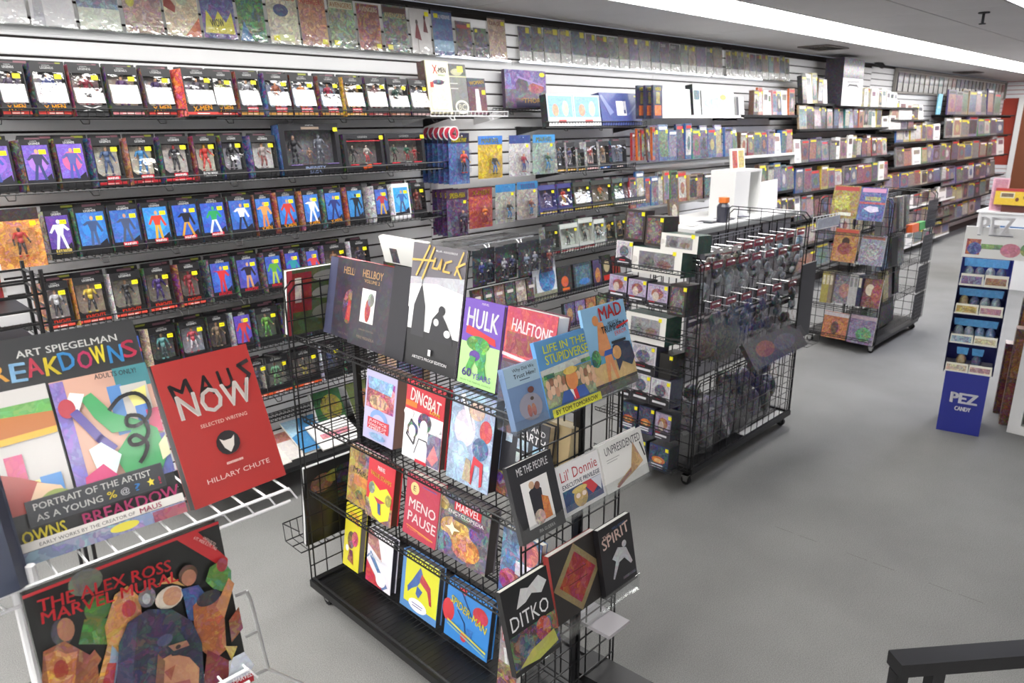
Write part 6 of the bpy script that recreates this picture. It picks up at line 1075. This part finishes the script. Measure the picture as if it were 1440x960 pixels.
# === blue candy display
def dirv(yw): return Vector((math.cos(yw), math.sin(yw), 0))
PW_ = .37; PY = R_(-74); PB = Vector((5.135, 1.175, 0))
qa = on_z(1316, 603, 0); qb = on_z(1376, 614, 0); PB = qa; PW_ = (qb-qa).length; PY = math.atan2(qb.y-qa.y, qb.x-qa.x)
t = thing_at('candy_display', PB, PY, 0, 'blue cardboard candy floor display with white header and four bag shelves', 'candy display')
Lz = lambda py: on_z  # noqa
def zpx(px, py):    # height of a sight line above the display's front-left edge
    r = ray(px, py); s_ = (PB.x*r.x+PB.y*r.y)/(r.x**2+r.y**2); return r.z*s_+H
z1 = zpx(1327, 520); w = PW_; dd = .30; BL_ = '1f2a8c'
m = MB(); m.box(0, 0, 0, w, dd, z1, BL_); m.paint([('t', 'PEZ', .2+dx, .5+dy, .6, .16, 'e8e8ee') for dx in (0, .012, .024) for dy in (0, .008)]+[('t', 'CANDY', .34, .38, .36, .07, 'e8e8ee'), ('t', 'CANDY', .35, .38, .36, .07, 'e8e8ee')], (0, 0, 0), X_, Z_, w, z1, .001)
m.paint([('t', 'PEZ', .2, .42, .5, .14, 'c8c8d0')], (w, 0, 0), (0, 1, 0), Z_, dd, z1, .001); m.build('pedestal', PRINT, t)
ztop = zpx(1365, 363); zh = zpx(1367, 319); w2 = w+.03
m = MB(); m.add([(-.015, 0, z1), (-.015, dd+.0, z1), (-.015, dd, ztop), (-.015, .08, ztop)], [(0, 1, 2, 3)], BL_); m.add([(w+.015, 0, z1), (w+.015, dd, z1), (w+.015, dd, ztop), (w+.015, .08, ztop)], [(0, 1, 2, 3)], BL_)
m.box(-.015, 0, z1-.01, -.012, .02, z1); m.add([(-.015, dd, z1), (w+.015, dd, z1), (w+.015, dd, ztop), (-.015, dd, ztop)], [(0, 1, 2, 3)], '1a2478'); m.add([(-.015, 0, z1), (w+.015, 0, z1), (w+.015, dd, z1), (-.015, dd, z1)], [(0, 1, 2, 3)], BL_); m.build('shelf_tower', PRINT, t)
m = MB(); m.box(-.02, .04, ztop, w+.11, .055, zh, 'ececea'); hh = zh-ztop
m.paint([('r', .04, .1, .2, .5, 'c85c48', .6), ('r', .25, .3, .3, .16, '8cb878', .5), ('e', .66, .3, .14, .22, 'd8889c', .3), ('e', .88, .35, .09, .2, '8cb068', .6), ('e', .16, .3, .1, .2, '4c58a8', .5)], (-.02, .04, ztop), X_, Z_, w+.13, hh, .001); m.build('header_card', PRINT, t)
m = MB(); m.paint([('t', 'PEZ', 0, 0, 1, 1, '50546c')], (w*.18, .03, zh-.05), X_, Z_, w*.74, .11, .001); m.paint([('t', 'PEZ', dx, 0, 1, 1, 'f6f6f8') for dx in (0, .012, .024, .036)], (w*.175, .026, zh-.045), X_, Z_, w*.72, .105, .001); m.build('header_letters', PRINT, t)
strips = [(1358, 386, 402), (1350, 427.5, 441), (1341, 469, 481), (1330, 507.5, 519)]
for i, (px, pa, pb) in enumerate(strips):
    za = zpx(px, pa); zb = zpx(px, pb); yf = .06-.018*i
    m = MB(); m.box(-.01, yf-.01, zb-.006, w+.01, dd-.01, zb); m.build('shelf', WHITE, t)
    m = MB(); m.box(-.005, yf-.014, zb, w*.5-.003, yf-.008, za, 'e8e6d8'); m.box(w*.5+.003, yf-.014, zb, w+.005, yf-.008, za, 'e8e6d8')
    m.paint([('r', .04, .1, .9, .7, ['8c7ca8', 'c8b060', '9cb0c8', 'd8c8a8'][i], .6)], (-.005, yf-.014, zb), X_, Z_, w*.5, za-zb, .001); m.paint([('r', .04, .15, .9, .6, ['a87c5c', 'c890a0', 'd8d0a8', 'c89c9c'][i], .5)], (w*.5+.003, yf-.014, zb), X_, Z_, w*.5, za-zb, .001); m.build('tray_front', PRINTS, t)
    g = random.Random(i)
    for k in range(4 if i < 3 else 2):
        a = w*(.13+k*.24) if i < 3 else w*(.3+.35*k); bw = w*.12; bh = (za-zb)*1.0+.075
        bcol = ['6c8cb0', 'b8a070', '7c6c60', '50607c', '4c5c80', 'c87c50', '94a4b0'][g.randrange(7)]
        o = thing_at('candy_bag', PB+dirv(PY)*a+dirv(PY+math.pi/2)*(.08+yf), PY, 0, f'blue-topped clear candy bag, {ORD[k]} from left on shelf {["one", "two", "three", "four"][i]} of the candy display', 'candy bag', 'candy bags on the blue display'); o.location.z = zb+.001
        m = MB(); m.ball((0, 0, bh*.36), bw, .03, bh*.36, bcol, 8, 6, .5); m.build('contents', PRINTS, o, True)
        m = MB(); m.add([(-bw, -.002, bh*.7), (bw, -.002, bh*.7), (bw*1.15, -.002, bh*1.05), (-bw*1.15, -.002, bh*1.05), (-bw, .002, bh*.7), (bw, .002, bh*.7), (bw*1.15, .002, bh*1.05), (-bw*1.15, .002, bh*1.05)], [(0, 1, 2, 3), (7, 6, 5, 4), (3, 2, 6, 7)], '4c9cd8', .15); m.build('bag_top', PRINTS, o)
# counter and goods behind the candy display, white case and red-orange goods beside it
A = on_z(1379, 284, 1.0); 
t = tag(empty('checkout_counter', (A.x, A.y-1.3, 0)), 'white counter block with blue band behind the candy display', 'counter')
m = MB(); m.box(0, 0, 0, 1.3, 1.3, .88, 'dcdcd4'); m.build('body', WHITE, t); m = MB(); m.box(-.004, 0, .66, 0, 1.25, .74); m.build('blue_band', plain('blue_band', '3c6ca0', .5), t); m = MB(); m.box(-.02, -.02, .88, 1.32, 1.32, .9); m.build('countertop', WHITE, t)
q = on_x(1388, 298, A.x+.05); q2 = on_x(1411, 298, A.x+.05); q3 = on_x(1391, 252, A.x+.05)
slab((A.x+.08, q.y, .901), -math.pi/2, R_(2), q.y-q2.y, max(.2, q3.z-q.z), .03, [('r', .06, .04, .88, .92, 'b88090', .2), ('r', .06, .04, .1, .92, 'd8a0b0', .3)], 'pink framed card standing on the counter behind the yellow candy box', 'card', 'framed_card', 'd8b0bc', 0)
q = on_x(1396, 292, A.x-.0); q2 = on_x(1448, 302, A.x-.0); 
slab((A.x+.0, q.y, .985), -math.pi/2, R_(4), abs(q.y-q2.y), .19, .12, [('r', 0, .82, 1, .18, 'a82c28'), ('r', .14, .42, .38, .34, 'd8d0a8', .2), ('r', .17, .48, .32, .22, '6c5c3c', .3), ('e', .6, .35, .05, .12, '6c3c20'), ('e', .8, .5, .05, .12, '6c3c20')], 'bright yellow candy box with red top edge on the counter', 'candy box', 'candy_box', 'd8b420', .1, None, 'a87c20')
slab((A.x+.02, q.y-.08, .901), -math.pi/2, 0, .5, .083, .14, [], 'plain brown carton under the yellow candy box', 'box', 'brown_carton', '5a3028', 0)
A = on_z(1415, 607, 0)
t = tag(empty('display_case', (A.x, A.y-.9, 0)), 'white framed glass case cut off by the right frame edge', 'display case')
m = MB(); m.box(0, .83, 0, .05, .9, 1.1); m.box(0, 0, 0, .05, .83, .06); m.box(0, 0, 1.04, .05, .83, 1.1); m.box(.0, 0, 0, .05, .06, 1.1); m.build('frame', WHITE, t); m = MB(); m.box(.05, .84, 0, .6, .9, 1.1); m.build('side_panel', plain('case_side', 'c8c8c8', .5), t)
m = MB(); m.box(.02, .06, .06, .024, .83, 1.04); m.build('glass', ACRYL, t); m = MB(); m.box(.05, .0, 0, .6, .84, .5, '3a342c', .5); m.build('dark_interior', PRINTS, t)
for i, (px, py, c, lb, hh) in enumerate(((1404, 596, '6c3c18', 'amber-brown', .66), (1396, 580, '5a2418', 'brick red', .5), (1409, 575, '44301c', 'dark amber', .8))):
    q = on_z(px, py, 0); slab((q.x, q.y, 0), PY, 0, .11, hh, .1, [('r', .1, .1, .8, .35, '8c3020', .5), ('r', .1, .5, .8, .4, 'a8641c', .5)], f'{lb} patterned tall carton in shade beside the candy display', 'box', 'tall_carton', c, .5, 'tall cartons beside the candy display')
# railing in the lower right corner
a = on_z(1250, 914, 1.0); b = on_z(1443, 899, 1.0); dv = (b-a).normalized(); nv = Vector((-dv.y, dv.x, 0))
t = tag(empty('railing', (a.x, a.y, 0)), 'black square-tube railing corner at lower right', 'railing')
def bar(name, p, q, wx, wz):
    m = MB(); d = (q-p); u = d.normalized(); s1 = nv*wx/2; s2 = u.cross(nv).normalized()*wz/2
    m.hexa([p-s1-s2, p+s1-s2, p+s1+s2, p-s1+s2, q-s1-s2, q+s1-s2, q+s1+s2, q-s1+s2], '141416'); o = m.build(name, BLACK, t); o.location = (-a.x, -a.y, 0); return o
ex = dv*.6
bar('top_rail', a-nv*.02+Vector((0, 0, -.014)), a+ex-nv*.02+Vector((0, 0, -.014)), .042, .028)
for s_ in (.012, .085, .30): bar('post', a+dv*s_-nv*.02+Vector((0, 0, -.03)), a+dv*s_-nv*.02+Vector((0, 0, -1.0)), .024, .024)

# === left foreground stand with the large books
ZS = 1.39; YS_ = 1.02
st = tag(empty('wire_stand', (0, 0, 0)), 'white-shelved wire stand at far lower left holding three large books', 'display stand')
def shelf_white(z, y0, y1, x0, x1, name='wire_shelf_part'):
    m = MB()
    for (y, zz) in ((y0, 0), (y0, -.022), (y1, 0), ((y0+y1)/2, -.008)): m.tube((x0, y, z+zz), (x1, y, z+zz), .0026, 'e8e8e8', 6)
    n = int((x1-x0)/.035)
    for i in range(n+1): x = x0+(x1-x0)*i/n; m.tube((x, y0, z-.003), (x+.0, y1, z-.003), .0018, 'e8e8e8', 4); m.tube((x, y0, z), (x+.012, y0, z-.022), .0018, 'e8e8e8', 4)
    m.build(name, WHITEW, st)
e = on_z(404, 682, ZS); f = on_z(0, 834, ZS)
shelf_white(ZS-.004, e.y-.005, e.y+.20, -.12, e.x, 'upper_shelf')
def stand_book(P, yw, lean, w, h, th_, ops, label, cover, **kw): return book(P, R_(yw), R_(lean), w, h, th_, ops, label, cover=cover, eps=.0003, **kw)
y0 = e.y+.03
# red book
P = on_z(275, 717, ZS); P2 = on_z(399, 665, ZS)
stand_book((P.x, P.y, ZS), 3, 22, .155, .228, .022, [('r', 0, 0, 1, 1, 'a22a27'), ('t', 'M', .12, .70, .2, .14, '2a2426', 10, 1), ('t', 'A', .36, .715, .17, .14, '2a2426', -3, 1), ('t', 'U', .6, .715, .14, .14, '2a2426', 3, 1), ('l', [(.95, .88), (.84, .86), (.93, .78), (.86, .715)], .0065, '2a2426'), ('t', 'NOW', .12, .59, .78, .17, 'ddd5cf'), ('t', 'SELECTED WRITING', .28, .505, .5, .025, 'd8b8ac', 0, 0), ('e', .5, .36, .125, .084, '262224'), ('p', [(.42, .4), (.46, .38), (.54, .38), (.58, .4), (.55, .33), (.5, .29), (.45, .33)], 'd0c8c0'), ('r', .42, .215, .18, .016, 'c89890'), ('t', 'EDITED BY', .42, .215, .18, .016, 'e0c8c0', 0, 0), ('t', 'HILLARY CHUTE', .18, .13, .68, .033, 'ddc8c0', 0, 0)],
           'bright red book with black and white title on the white wire shelf', 'a22a27', name='hardcover_book', hard=True, spine='222020')
# large comic art book
P = on_z(32, 797, ZS)
def smooth(p, n=4):
    o = []
    for i in range(len(p)-1):
        a, b, c, d = p[max(0, i-1)], p[i], p[i+1], p[min(len(p)-1, i+2)]
        for k in range(n):
            t = k/n; o.append(tuple(.5*(2*b[q]+(c[q]-a[q])*t+(2*a[q]-5*b[q]+4*c[q]-d[q])*t*t+(3*b[q]-a[q]-3*c[q]+d[q])*t**3) for q in (0, 1)))
    return o+[p[-1]]
sw = ['c8dce8', 'd8a8c0', 'dcc83c', '4c8cc8', 'd83c70', 'e0d448', '3c9cd8', 'd84c78']
ops = [('r', 0, 0, 1, 1, '242527'), ('t', 'ART SPIEGELMAN', .27, .905, .6, .033, 'd4d4d0')]
for i, chh in enumerate('BREAKDOWNS'): ops.append(('t', chh, .02+.096*i, .80+(.008 if i % 2 else 0), .085, .085, ['3c9cd8', 'd8a04c', '8cb8d8', 'c8485c', 'dcc83c', '3c8cc8', 'c83c6c', 'e0d03c', '3c90cc', 'c83858'][i], 4 if i % 2 else -3))
ops += [('r', 0, .22, .385, .55, 'b4b1ae'), ('r', 0, .64, .385, .06, '5c9c50', .2), ('p', [(0, .66), (.385, .64), (.385, .56), (0, .56)], 'a86838'), ('p', [(.0, .56), (.385, .57), (.38, .54), (0, .53)], 'c8a038'), ('r', .06, .36, .1, .12, 'c0406c', .2), ('r', .08, .24, .14, .11, 'd8d88c'), ('r', .22, .24, .12, .12, '4c84c0'), ('p', [(0, .22), (0, .42), (.12, .38), (.3, .3), (.34, .22)], 'a04038'), ('p', [(.1, .22), (.2, .34), (.32, .3), (.36, .22)], 'd8b898'), ('e', .28, .23, .1, .06, '8c9c50'),
  ('r', .4, .21, .6, .555, 'c09684'), ('r', .4, .21, .08, .55, '7c6cb0', .3), ('r', .78, .66, .22, .11, '3c7c84'), ('r', .72, .45, .09, .24, '4c7cb4'), ('r', .8, .48, .17, .2, 'b8b4ae'), ('p', [(.83, .64), (.96, .66), (.94, .56), (.86, .56)], 'd8d078'), ('r', .86, .47, .1, .1, '4c78b8'), ('r', .92, .42, .08, .12, 'b83c60'), ('r', .86, .21, .14, .2, '5c64a0', .2),
  ('p', [(.55, .66), (.62, .68), (.72, .56), (.86, .5), (.96, .44), (.98, .3), (.9, .21), (.72, .21), (.66, .36), (.8, .46), (.68, .47), (.6, .56)], '3c9458'), ('p', [(.45, .64), (.5, .7), (.58, .68), (.52, .6)], 'd0dcd8'), ('e', .46, .63, .05, .045, 'a83844'), ('l', [(.5, .6), (.6, .46), (.66, .4)], .012, '54488c'), ('p', [(.52, .42), (.6, .44), (.7, .36), (.64, .28), (.54, .3)], 'c4dcd8'), ('p', [(.46, .3), (.58, .34), (.66, .26), (.64, .21), (.44, .21)], 'c03c70'), ('p', [(.94, .36), (1, .4), (1, .3), (.94, .28)], 'd0d0a8'),
  ('l', smooth([(.7, .58), (.78, .625), (.88, .63), (.94, .58), (.93, .51), (.84, .475), (.78, .49), (.8, .53), (.88, .51), (.9, .44), (.85, .39), (.78, .39), (.77, .42), (.82, .43), (.87, .38), (.84, .33), (.8, .3)]), .0055, '1c1c20'),
  ('t', 'ADULTS ONLY!', .66, .735, .26, .024, '2a2a34', -2), ('r', .1, .155, .82, .115, '3c4046'), ('r', .105, .158, .81, .108, '2b2e33'), ('t', 'PORTRAIT OF THE ARTIST', .14, .222, .7, .03, 'd0d0cc'), ('t', 'AS A YOUNG', .14, .172, .38, .03, 'd0d0cc'), ('t', '%', .55, .172, .055, .034, 'dcc83c'), ('t', '@', .63, .168, .055, .036, 'b8b8bc'), ('t', '?', .72, .172, .035, .034, '3c84c8'), ('p', [(.8, .2), (.815, .19), (.81, .175), (.825, .182), (.84, .174), (.836, .19), (.85, .2), (.833, .201), (.825, .214), (.817, .201)], 'dcc83c'), ('t', '!', .875, .172, .014, .036, 'b83858'),
  ('t', 'OWNS', .04, .09, .24, .055, 'd8c83c'), ('t', 'BREAKDOW', .38, .09, .6, .055, 'b83c70'), ('r', 0, .058, 1, .04, 'd2cec8'), ('t', 'EARLY WORKS BY THE CREATOR OF', .12, .067, .56, .016, '3c3438', 0, 0), ('t', 'MAUS', .71, .064, .14, .024, 'a83c5c'), ('r', 0, 0, 1, .056, '7c86a8', .4), ('e', .6, .03, .09, .02, 'd0c440'), ('r', .78, .0, .22, .05, '8c3c50', .3)]
stand_book((P.x-.003, P.y+.0, ZS), -2, 22, .213, .302, .012, ops, 'oversized dark comic-art book with multicoloured title letters', '242527', name='hardcover_book', hard=True)
# large mural book on the lower shelf
TLp = (30, 835); TRp = (307, 735)
yb = .955; Pt = on_y(*TLp, yb); Pr = on_y(*TRp, yb); wM = Pr.x-Pt.x; hM = wM*.86; le = R_(9); zt = (Pt.z+Pr.z)/2
Pb = Vector((Pt.x, yb-math.sin(le)*hM, zt-math.cos(le)*hM))
def muv(px, py):
    up = Vector((0, math.sin(le), math.cos(le))); n = Vector((1, 0, 0)).cross(up); r = ray(px, py); t = ((Pb-Vector((0, 0, H))).dot(n))/r.dot(n); T = r*t+Vector((0, 0, H))-Pb
    return T.x/wM, T.dot(up)/hM
def MP(pts, c, b=0): return ('p', [muv(*q) for q in pts], c, b)
def ME(x, y, rx, ry, c, b=0): u, v = muv(x, y); u2, v2 = muv(x+rx, y-ry*.36*0); return ('e', u, v, abs(u2-u), ry/270, c, b)
def MT(t_, x, y, x1, y1, hpx, c): a = muv(x, y); b = muv(x1, y1); return ('t', t_, a[0], a[1], b[0]-a[0], hpx/255, c, math.degrees(math.atan2((b[1]-a[1])*hM, (b[0]-a[0])*wM)))
ops = [('r', 0, 0, 1, 1, '0f110e'), ('r', 0, .98, 1, .02, 'a82028'), MP([(247, 758), (277, 747), (320, 785), (319, 763+38)], 'a82024'),
  ME(120, 818, 26, 22, '5c6056', 0.17), ME(137, 855, 20, 22, '35641f', 0.19), MP([(110, 905), (118, 870), (160, 868), (166, 905)], '3a6a24', 0.28),
  ME(87, 888, 17, 24, '3c3a3c', 0.11), ME(92, 884, 13, 20, '96604a', 0.11), MP([(58, 960), (60, 915), (90, 900), (135, 925), (140, 960)], '84482c', 0.25), MP([(112, 935), (132, 912), (142, 925), (128, 948)], '8c5234', 0.17),
  MP([(68, 962), (62, 920), (80, 912), (92, 918), (108, 914), (104, 962)], 'b87030', 0.44), ME(85, 940, 11, 17, '98301c', 0.28),
  MP([(150, 905), (146, 880), (160, 835), (178, 822), (195, 838), (198, 862), (170, 912), (150, 962), (135, 962)], 'b8823c', 0.44), ME(180, 854, 11, 15, 'a43020', 0.22), MP([(148, 962), (156, 905), (168, 920), (160, 962)], '7c8ca0', 0.22), MP([(142, 962), (150, 930), (162, 930), (158, 962)], 'a02c20', 0.28),
  ME(205, 838, 13, 18, '5c6066', 0.33), ME(204, 840, 6, 10, 'a0a4a8', 0.22), ME(236, 838, 21, 20, 'c8bcae', 0.17), ME(240, 836, 14, 17, 'b88468', 0.17), MP([(218, 820), (238, 808), (258, 822), (240, 818)], 'c89c54', 0.22),
  ME(262, 806, 14, 18, '4a3020', 0.11), ME(263, 810, 11, 15, '9c6850', 0.14), MP([(256, 840), (252, 826), (276, 820), (296, 845), (290, 870), (262, 870)], '244478', 0.22),
  MP([(286, 815), (292, 795), (310, 785), (322, 800), (322, 830), (300, 828)], '467a2a', 0.28), ME(309, 792, 8, 13, '8c2c30', 0.22), MP([(272, 905), (268, 850), (285, 830), (314, 838), (312, 860), (315, 910), (298, 925)], '9c5424', 0.36), MP([(300, 850), (318, 810), (326, 818), (312, 866)], 'b07848', 0.22), ME(290, 838, 18, 14, '26262a', 0.17), MP([(318, 870), (332, 850), (338, 880), (322, 900)], '7c3c20', 0.33),
  MP([(282, 962), (288, 910), (318, 925), (318, 962)], '6c1c1c', 0.17), MP([(312, 905), (330, 905), (322, 925)], 'b09048', 0.33),
  MP([(163, 905), (176, 872), (205, 853), (238, 853), (266, 870), (280, 900), (284, 962), (168, 962)], '1c2138', 0.19), MP([(160, 962), (164, 900), (178, 872), (190, 870), (182, 962)], '2c3250', 0.17), ME(228, 896, 12, 10, '3c4260', 0.11),
  MP([(222, 962), (220, 925), (238, 915), (262, 920), (276, 935), (275, 962)], 'a87458', 0.11), MP([(214, 962), (218, 915), (228, 925), (226, 962)], '6c4434', 0.11), MP([(228, 905), (262, 892), (272, 905), (260, 915), (238, 918)], '161a2c', 0.11), MP([(232, 904), (258, 896), (262, 903), (240, 911)], '8c5c4c', 0.17), ME(246, 905, 4, 4, '2a1a18'), MP([(226, 940), (242, 930), (236, 952)], '8c4838', 0.11), MP([(240, 955), (262, 950), (264, 958), (244, 962)], '8c4444', 0.06),
  MP([(312, 962), (322, 920), (338, 912), (352, 930), (340, 948), (330, 955)], 'b8bcc8', 0.17), MP([(320, 955), (350, 940), (352, 952), (322, 966)], 'a81c28'), MT('MARVEL', 323, 957, 349, 945, 9, 'f0f0f0'),
  MT('THE ALEX ROSS', 50, 857, 236, 798, 19, 'c4202a'), MT('MARVEL MURAL', 55, 873, 246, 812, 18, 'c4202a'), MT('UNFOLDS TO', 279, 754, 305, 770, 5, 'd8c0b8'), MT('6 FT. WIDE X 2 FT. TALL', 266, 754, 312, 777, 5, 'd8c0b8')]
book(Pb, 0, le, wM, hM, .014, ops, 'very large dark painted-heads book with red capitals, front lower left', cover='10110f', name='hardcover_book', hard=True, eps=.0003, mat=PRINTS)
shelf_white(Pb.z-.004, Pb.y-.03, Pb.y+.12, -.15, Pb.x+wM-.01, 'lower_shelf')
# stand uprights, black grid backing and rear loops
m = MB(); U = on_y(34, 880, 1.02)
for dx in (0, .02): m.tube((U.x+dx, 1.02, 0), (U.x+dx, 1.02, ZS+.02), .006, 'dddddd', 8)
m.build('upright', WHITEW, st); m = MB()
for j in range(14): m.tube((-.5, 1.03, .3+j*.072), (U.x+.02, 1.03, .3+j*.072), .003, '141416', 5)
for i in range(5): m.tube((U.x-.1*i, 1.03, .2), (U.x-.1*i, 1.03, ZS-.03), .003, '141416', 5)
m.build('black_grid', BLACK, st)
m = MB(); q = [on_y(330, 838, 1.16), on_y(346, 831, 1.16), on_y(352, 842, 1.16), on_y(377, 940, 1.16), on_y(428, 962, 1.12), on_y(470, 985, 1.1)]
m.path(q, .0035, 'e0e0e0', 6); m.tube(on_y(345, 895, 1.16), on_y(362, 887, 1.16), .003, 'e0e0e0', 6); m.tube(on_y(377, 940, 1.16), on_y(300, 975, 1.14), .003, 'e0e0e0', 6); m.build('rear_loop', plain('satin_wire', 'b8b8b8', .3, .6), st)
slab((-.38, 1.06, .75), 0, R_(4), .38, .5, .01, [('e', .3, .6, .2, .2, 'c89878', .5), ('r', .6, .1, .3, .7, 'a8949c', .4)], 'pale pinkish poster behind the black grid at the lower left corner', 'poster', 'poster', 'b4a4a8', .35)
# slate-blue rounded pouch at the left edge
t = thing_at('zip_case', (on_y(-14, 800, .98).x-.035, 1.0, ZS), R_(4), R_(14), 'slate-blue rounded soft case standing at the left frame edge', 'case')
m = MB(); m.rbox(0, 0, 0, .075, .05, .17, .012, '3a4052'); m.rbox(.004, .004, .17, .071, .046, .178, .01, '2e3444'); m.build('case_body', PRINT, t); m = MB(); m.box(.073, .012, .01, .078, .016, .17, '2a3044'); m.build('zip', PRINT, t)
# black tray rack standing behind the stand, left edge
YB_ = 1.9; ur = on_y(58, 388, YB_); zt = ur.z; L = .55
t = tag(empty('tray_rack', (ur.x-L, YB_, 0)), 'black wire rack of flat empty trays at the left frame edge', 'display rack')
m = MB()
for dx, dy in ((L, 0), (L-.018, 0), (L, .16), (0, 0), (0, .16)): m.tube((dx, dy, 0), (dx, dy, zt+.015), .0045, '141416', 6)
m.build('upright', BLACK, t)
for k in range(9):
    z = zt-.005-.034*k if k < 9 else 0; m = MB()
    for (a_, b_) in (((0, 0), (L, 0)), ((0, .16), (L, .16)), ((0, 0), (0, .16)), ((L, 0), (L, .16))): m.tube((*a_, z), (*b_, z), .003, '141416', 5)
    for i in range(1, 6): m.tube((L*i/6, 0, z), (L*i/6, .16, z), .002, '141416', 4)
    if k in (2, 4, 6): m.box(.02, .01, z-.004, L-.03, .15, z, '232327')
    m.build('tray', BLACK, t)
slab((ur.x-.4, YB_+.17, zt-.09), 0, R_(4), .36, .10, .004, [('e', .5, .2, .45, .5, 'a89478', .2), ('r', .84, .1, .14, .8, 'b03430', .2), ('r', .7, .1, .1, .3, 'f0e01c')], 'white magazine with tan arch and yellow sticker behind the black trays', 'magazine', 'magazine', 'e8e6e4', .05)

# === bottom wall shelf with flat magazines
board_shelf(1.2, 3.02, .20, .42, BLACKM, 'lowest black shelf board on the wall near the rack, just above the floor')
FL = [((374, 640), .26, 'e4e0d8', 'pale flat magazine with green print on the lowest wall shelf', -70, [('r', .1, .2, .4, .5, 'a8c070', .3)]), ((404, 652), .2, 'cfcac4', 'grey-white flat magazine beside the pale one on the lowest wall shelf', -75, [('r', .1, .6, .8, .3, 'b06c60', .4)])]
def leaning(px, w, h, lean, cover, label, ops, y=3.36, z=.203, dz=0, name='softcover_book'):
    x = xat(px, y, z+dz); return slab((x, y, z+dz), 0, R_(lean), w, h, .012, ops, label, 'book', name, cover, .15, None, 'ece8e0')
leaning(362, .20, .24, 74, 'e0dcd4', 'pale flat magazine with green print, left on the lowest wall shelf', [('r', .1, .2, .4, .5, 'a8c070', .3)], 3.40)
leaning(400, .2, .26, 72, 'd6d0cc', 'grey-white flat magazine next to the blue book on the lowest wall shelf', [('r', .1, .6, .8, .3, 'b06c60', .4)], 3.42)
leaning(428, .21, .27, 68, '3c84b8', 'bright blue book lying back on the lowest wall shelf', [('p', [(0, 1), (.5, 1), (.3, .6), (0, .5)], 'a8cce0', .2)], 3.42, dz=.014)
leaning(455, .26, .2, 66, 'f0efec', 'white book with red scribbled title on the lowest wall shelf', [('r', .15, .35, .7, .2, 'd88890', .5)], 3.38, dz=.014)
leaning(452, .2, .26, 25, '2f6c3c', 'green and yellow book standing open behind the rack grid', [('e', .6, .6, .35, .3, 'a89c30', .5), ('r', .0, .0, .06, 1, 'f0f0f0')], 3.56, name='hardcover_book')
leaning(505, .22, .26, 30, '6c7c3c', 'olive and orange book leaning behind the rack centre post', [('e', .5, .5, .35, .3, 'b87830', .5)], 3.56)
leaning(545, .22, .26, 30, '5c3450', 'plum book leaning low on the wall behind the near rack', [('e', .5, .5, .3, .3, 'b85860', .6)], 3.56)
wire_shelf(1.5, 2.1, .36, .12, BLACK, 'short black wire shelf low on the wall beside the red book', lip=.05, step=.025)
# a colourful magazine behind the near rack's left grid
P, w, h, yw, th = stand('y', (490, 560), (528, 590), (492, 505), 2.62, 6)
slab((RXC+.04, 2.40, .86), -math.pi/2, R_(4), .32, .27, .01, [('e', .3, .75, .12, .1, 'c8343c'), ('e', .3, .6, .14, .2, 'd8b8a0', .5), ('r', .4, .3, .5, .5, '4c5c8c', .6)], 'tan magazine with small red-capped face behind the centre grid', 'magazine', 'magazine', 'bca078', .5)
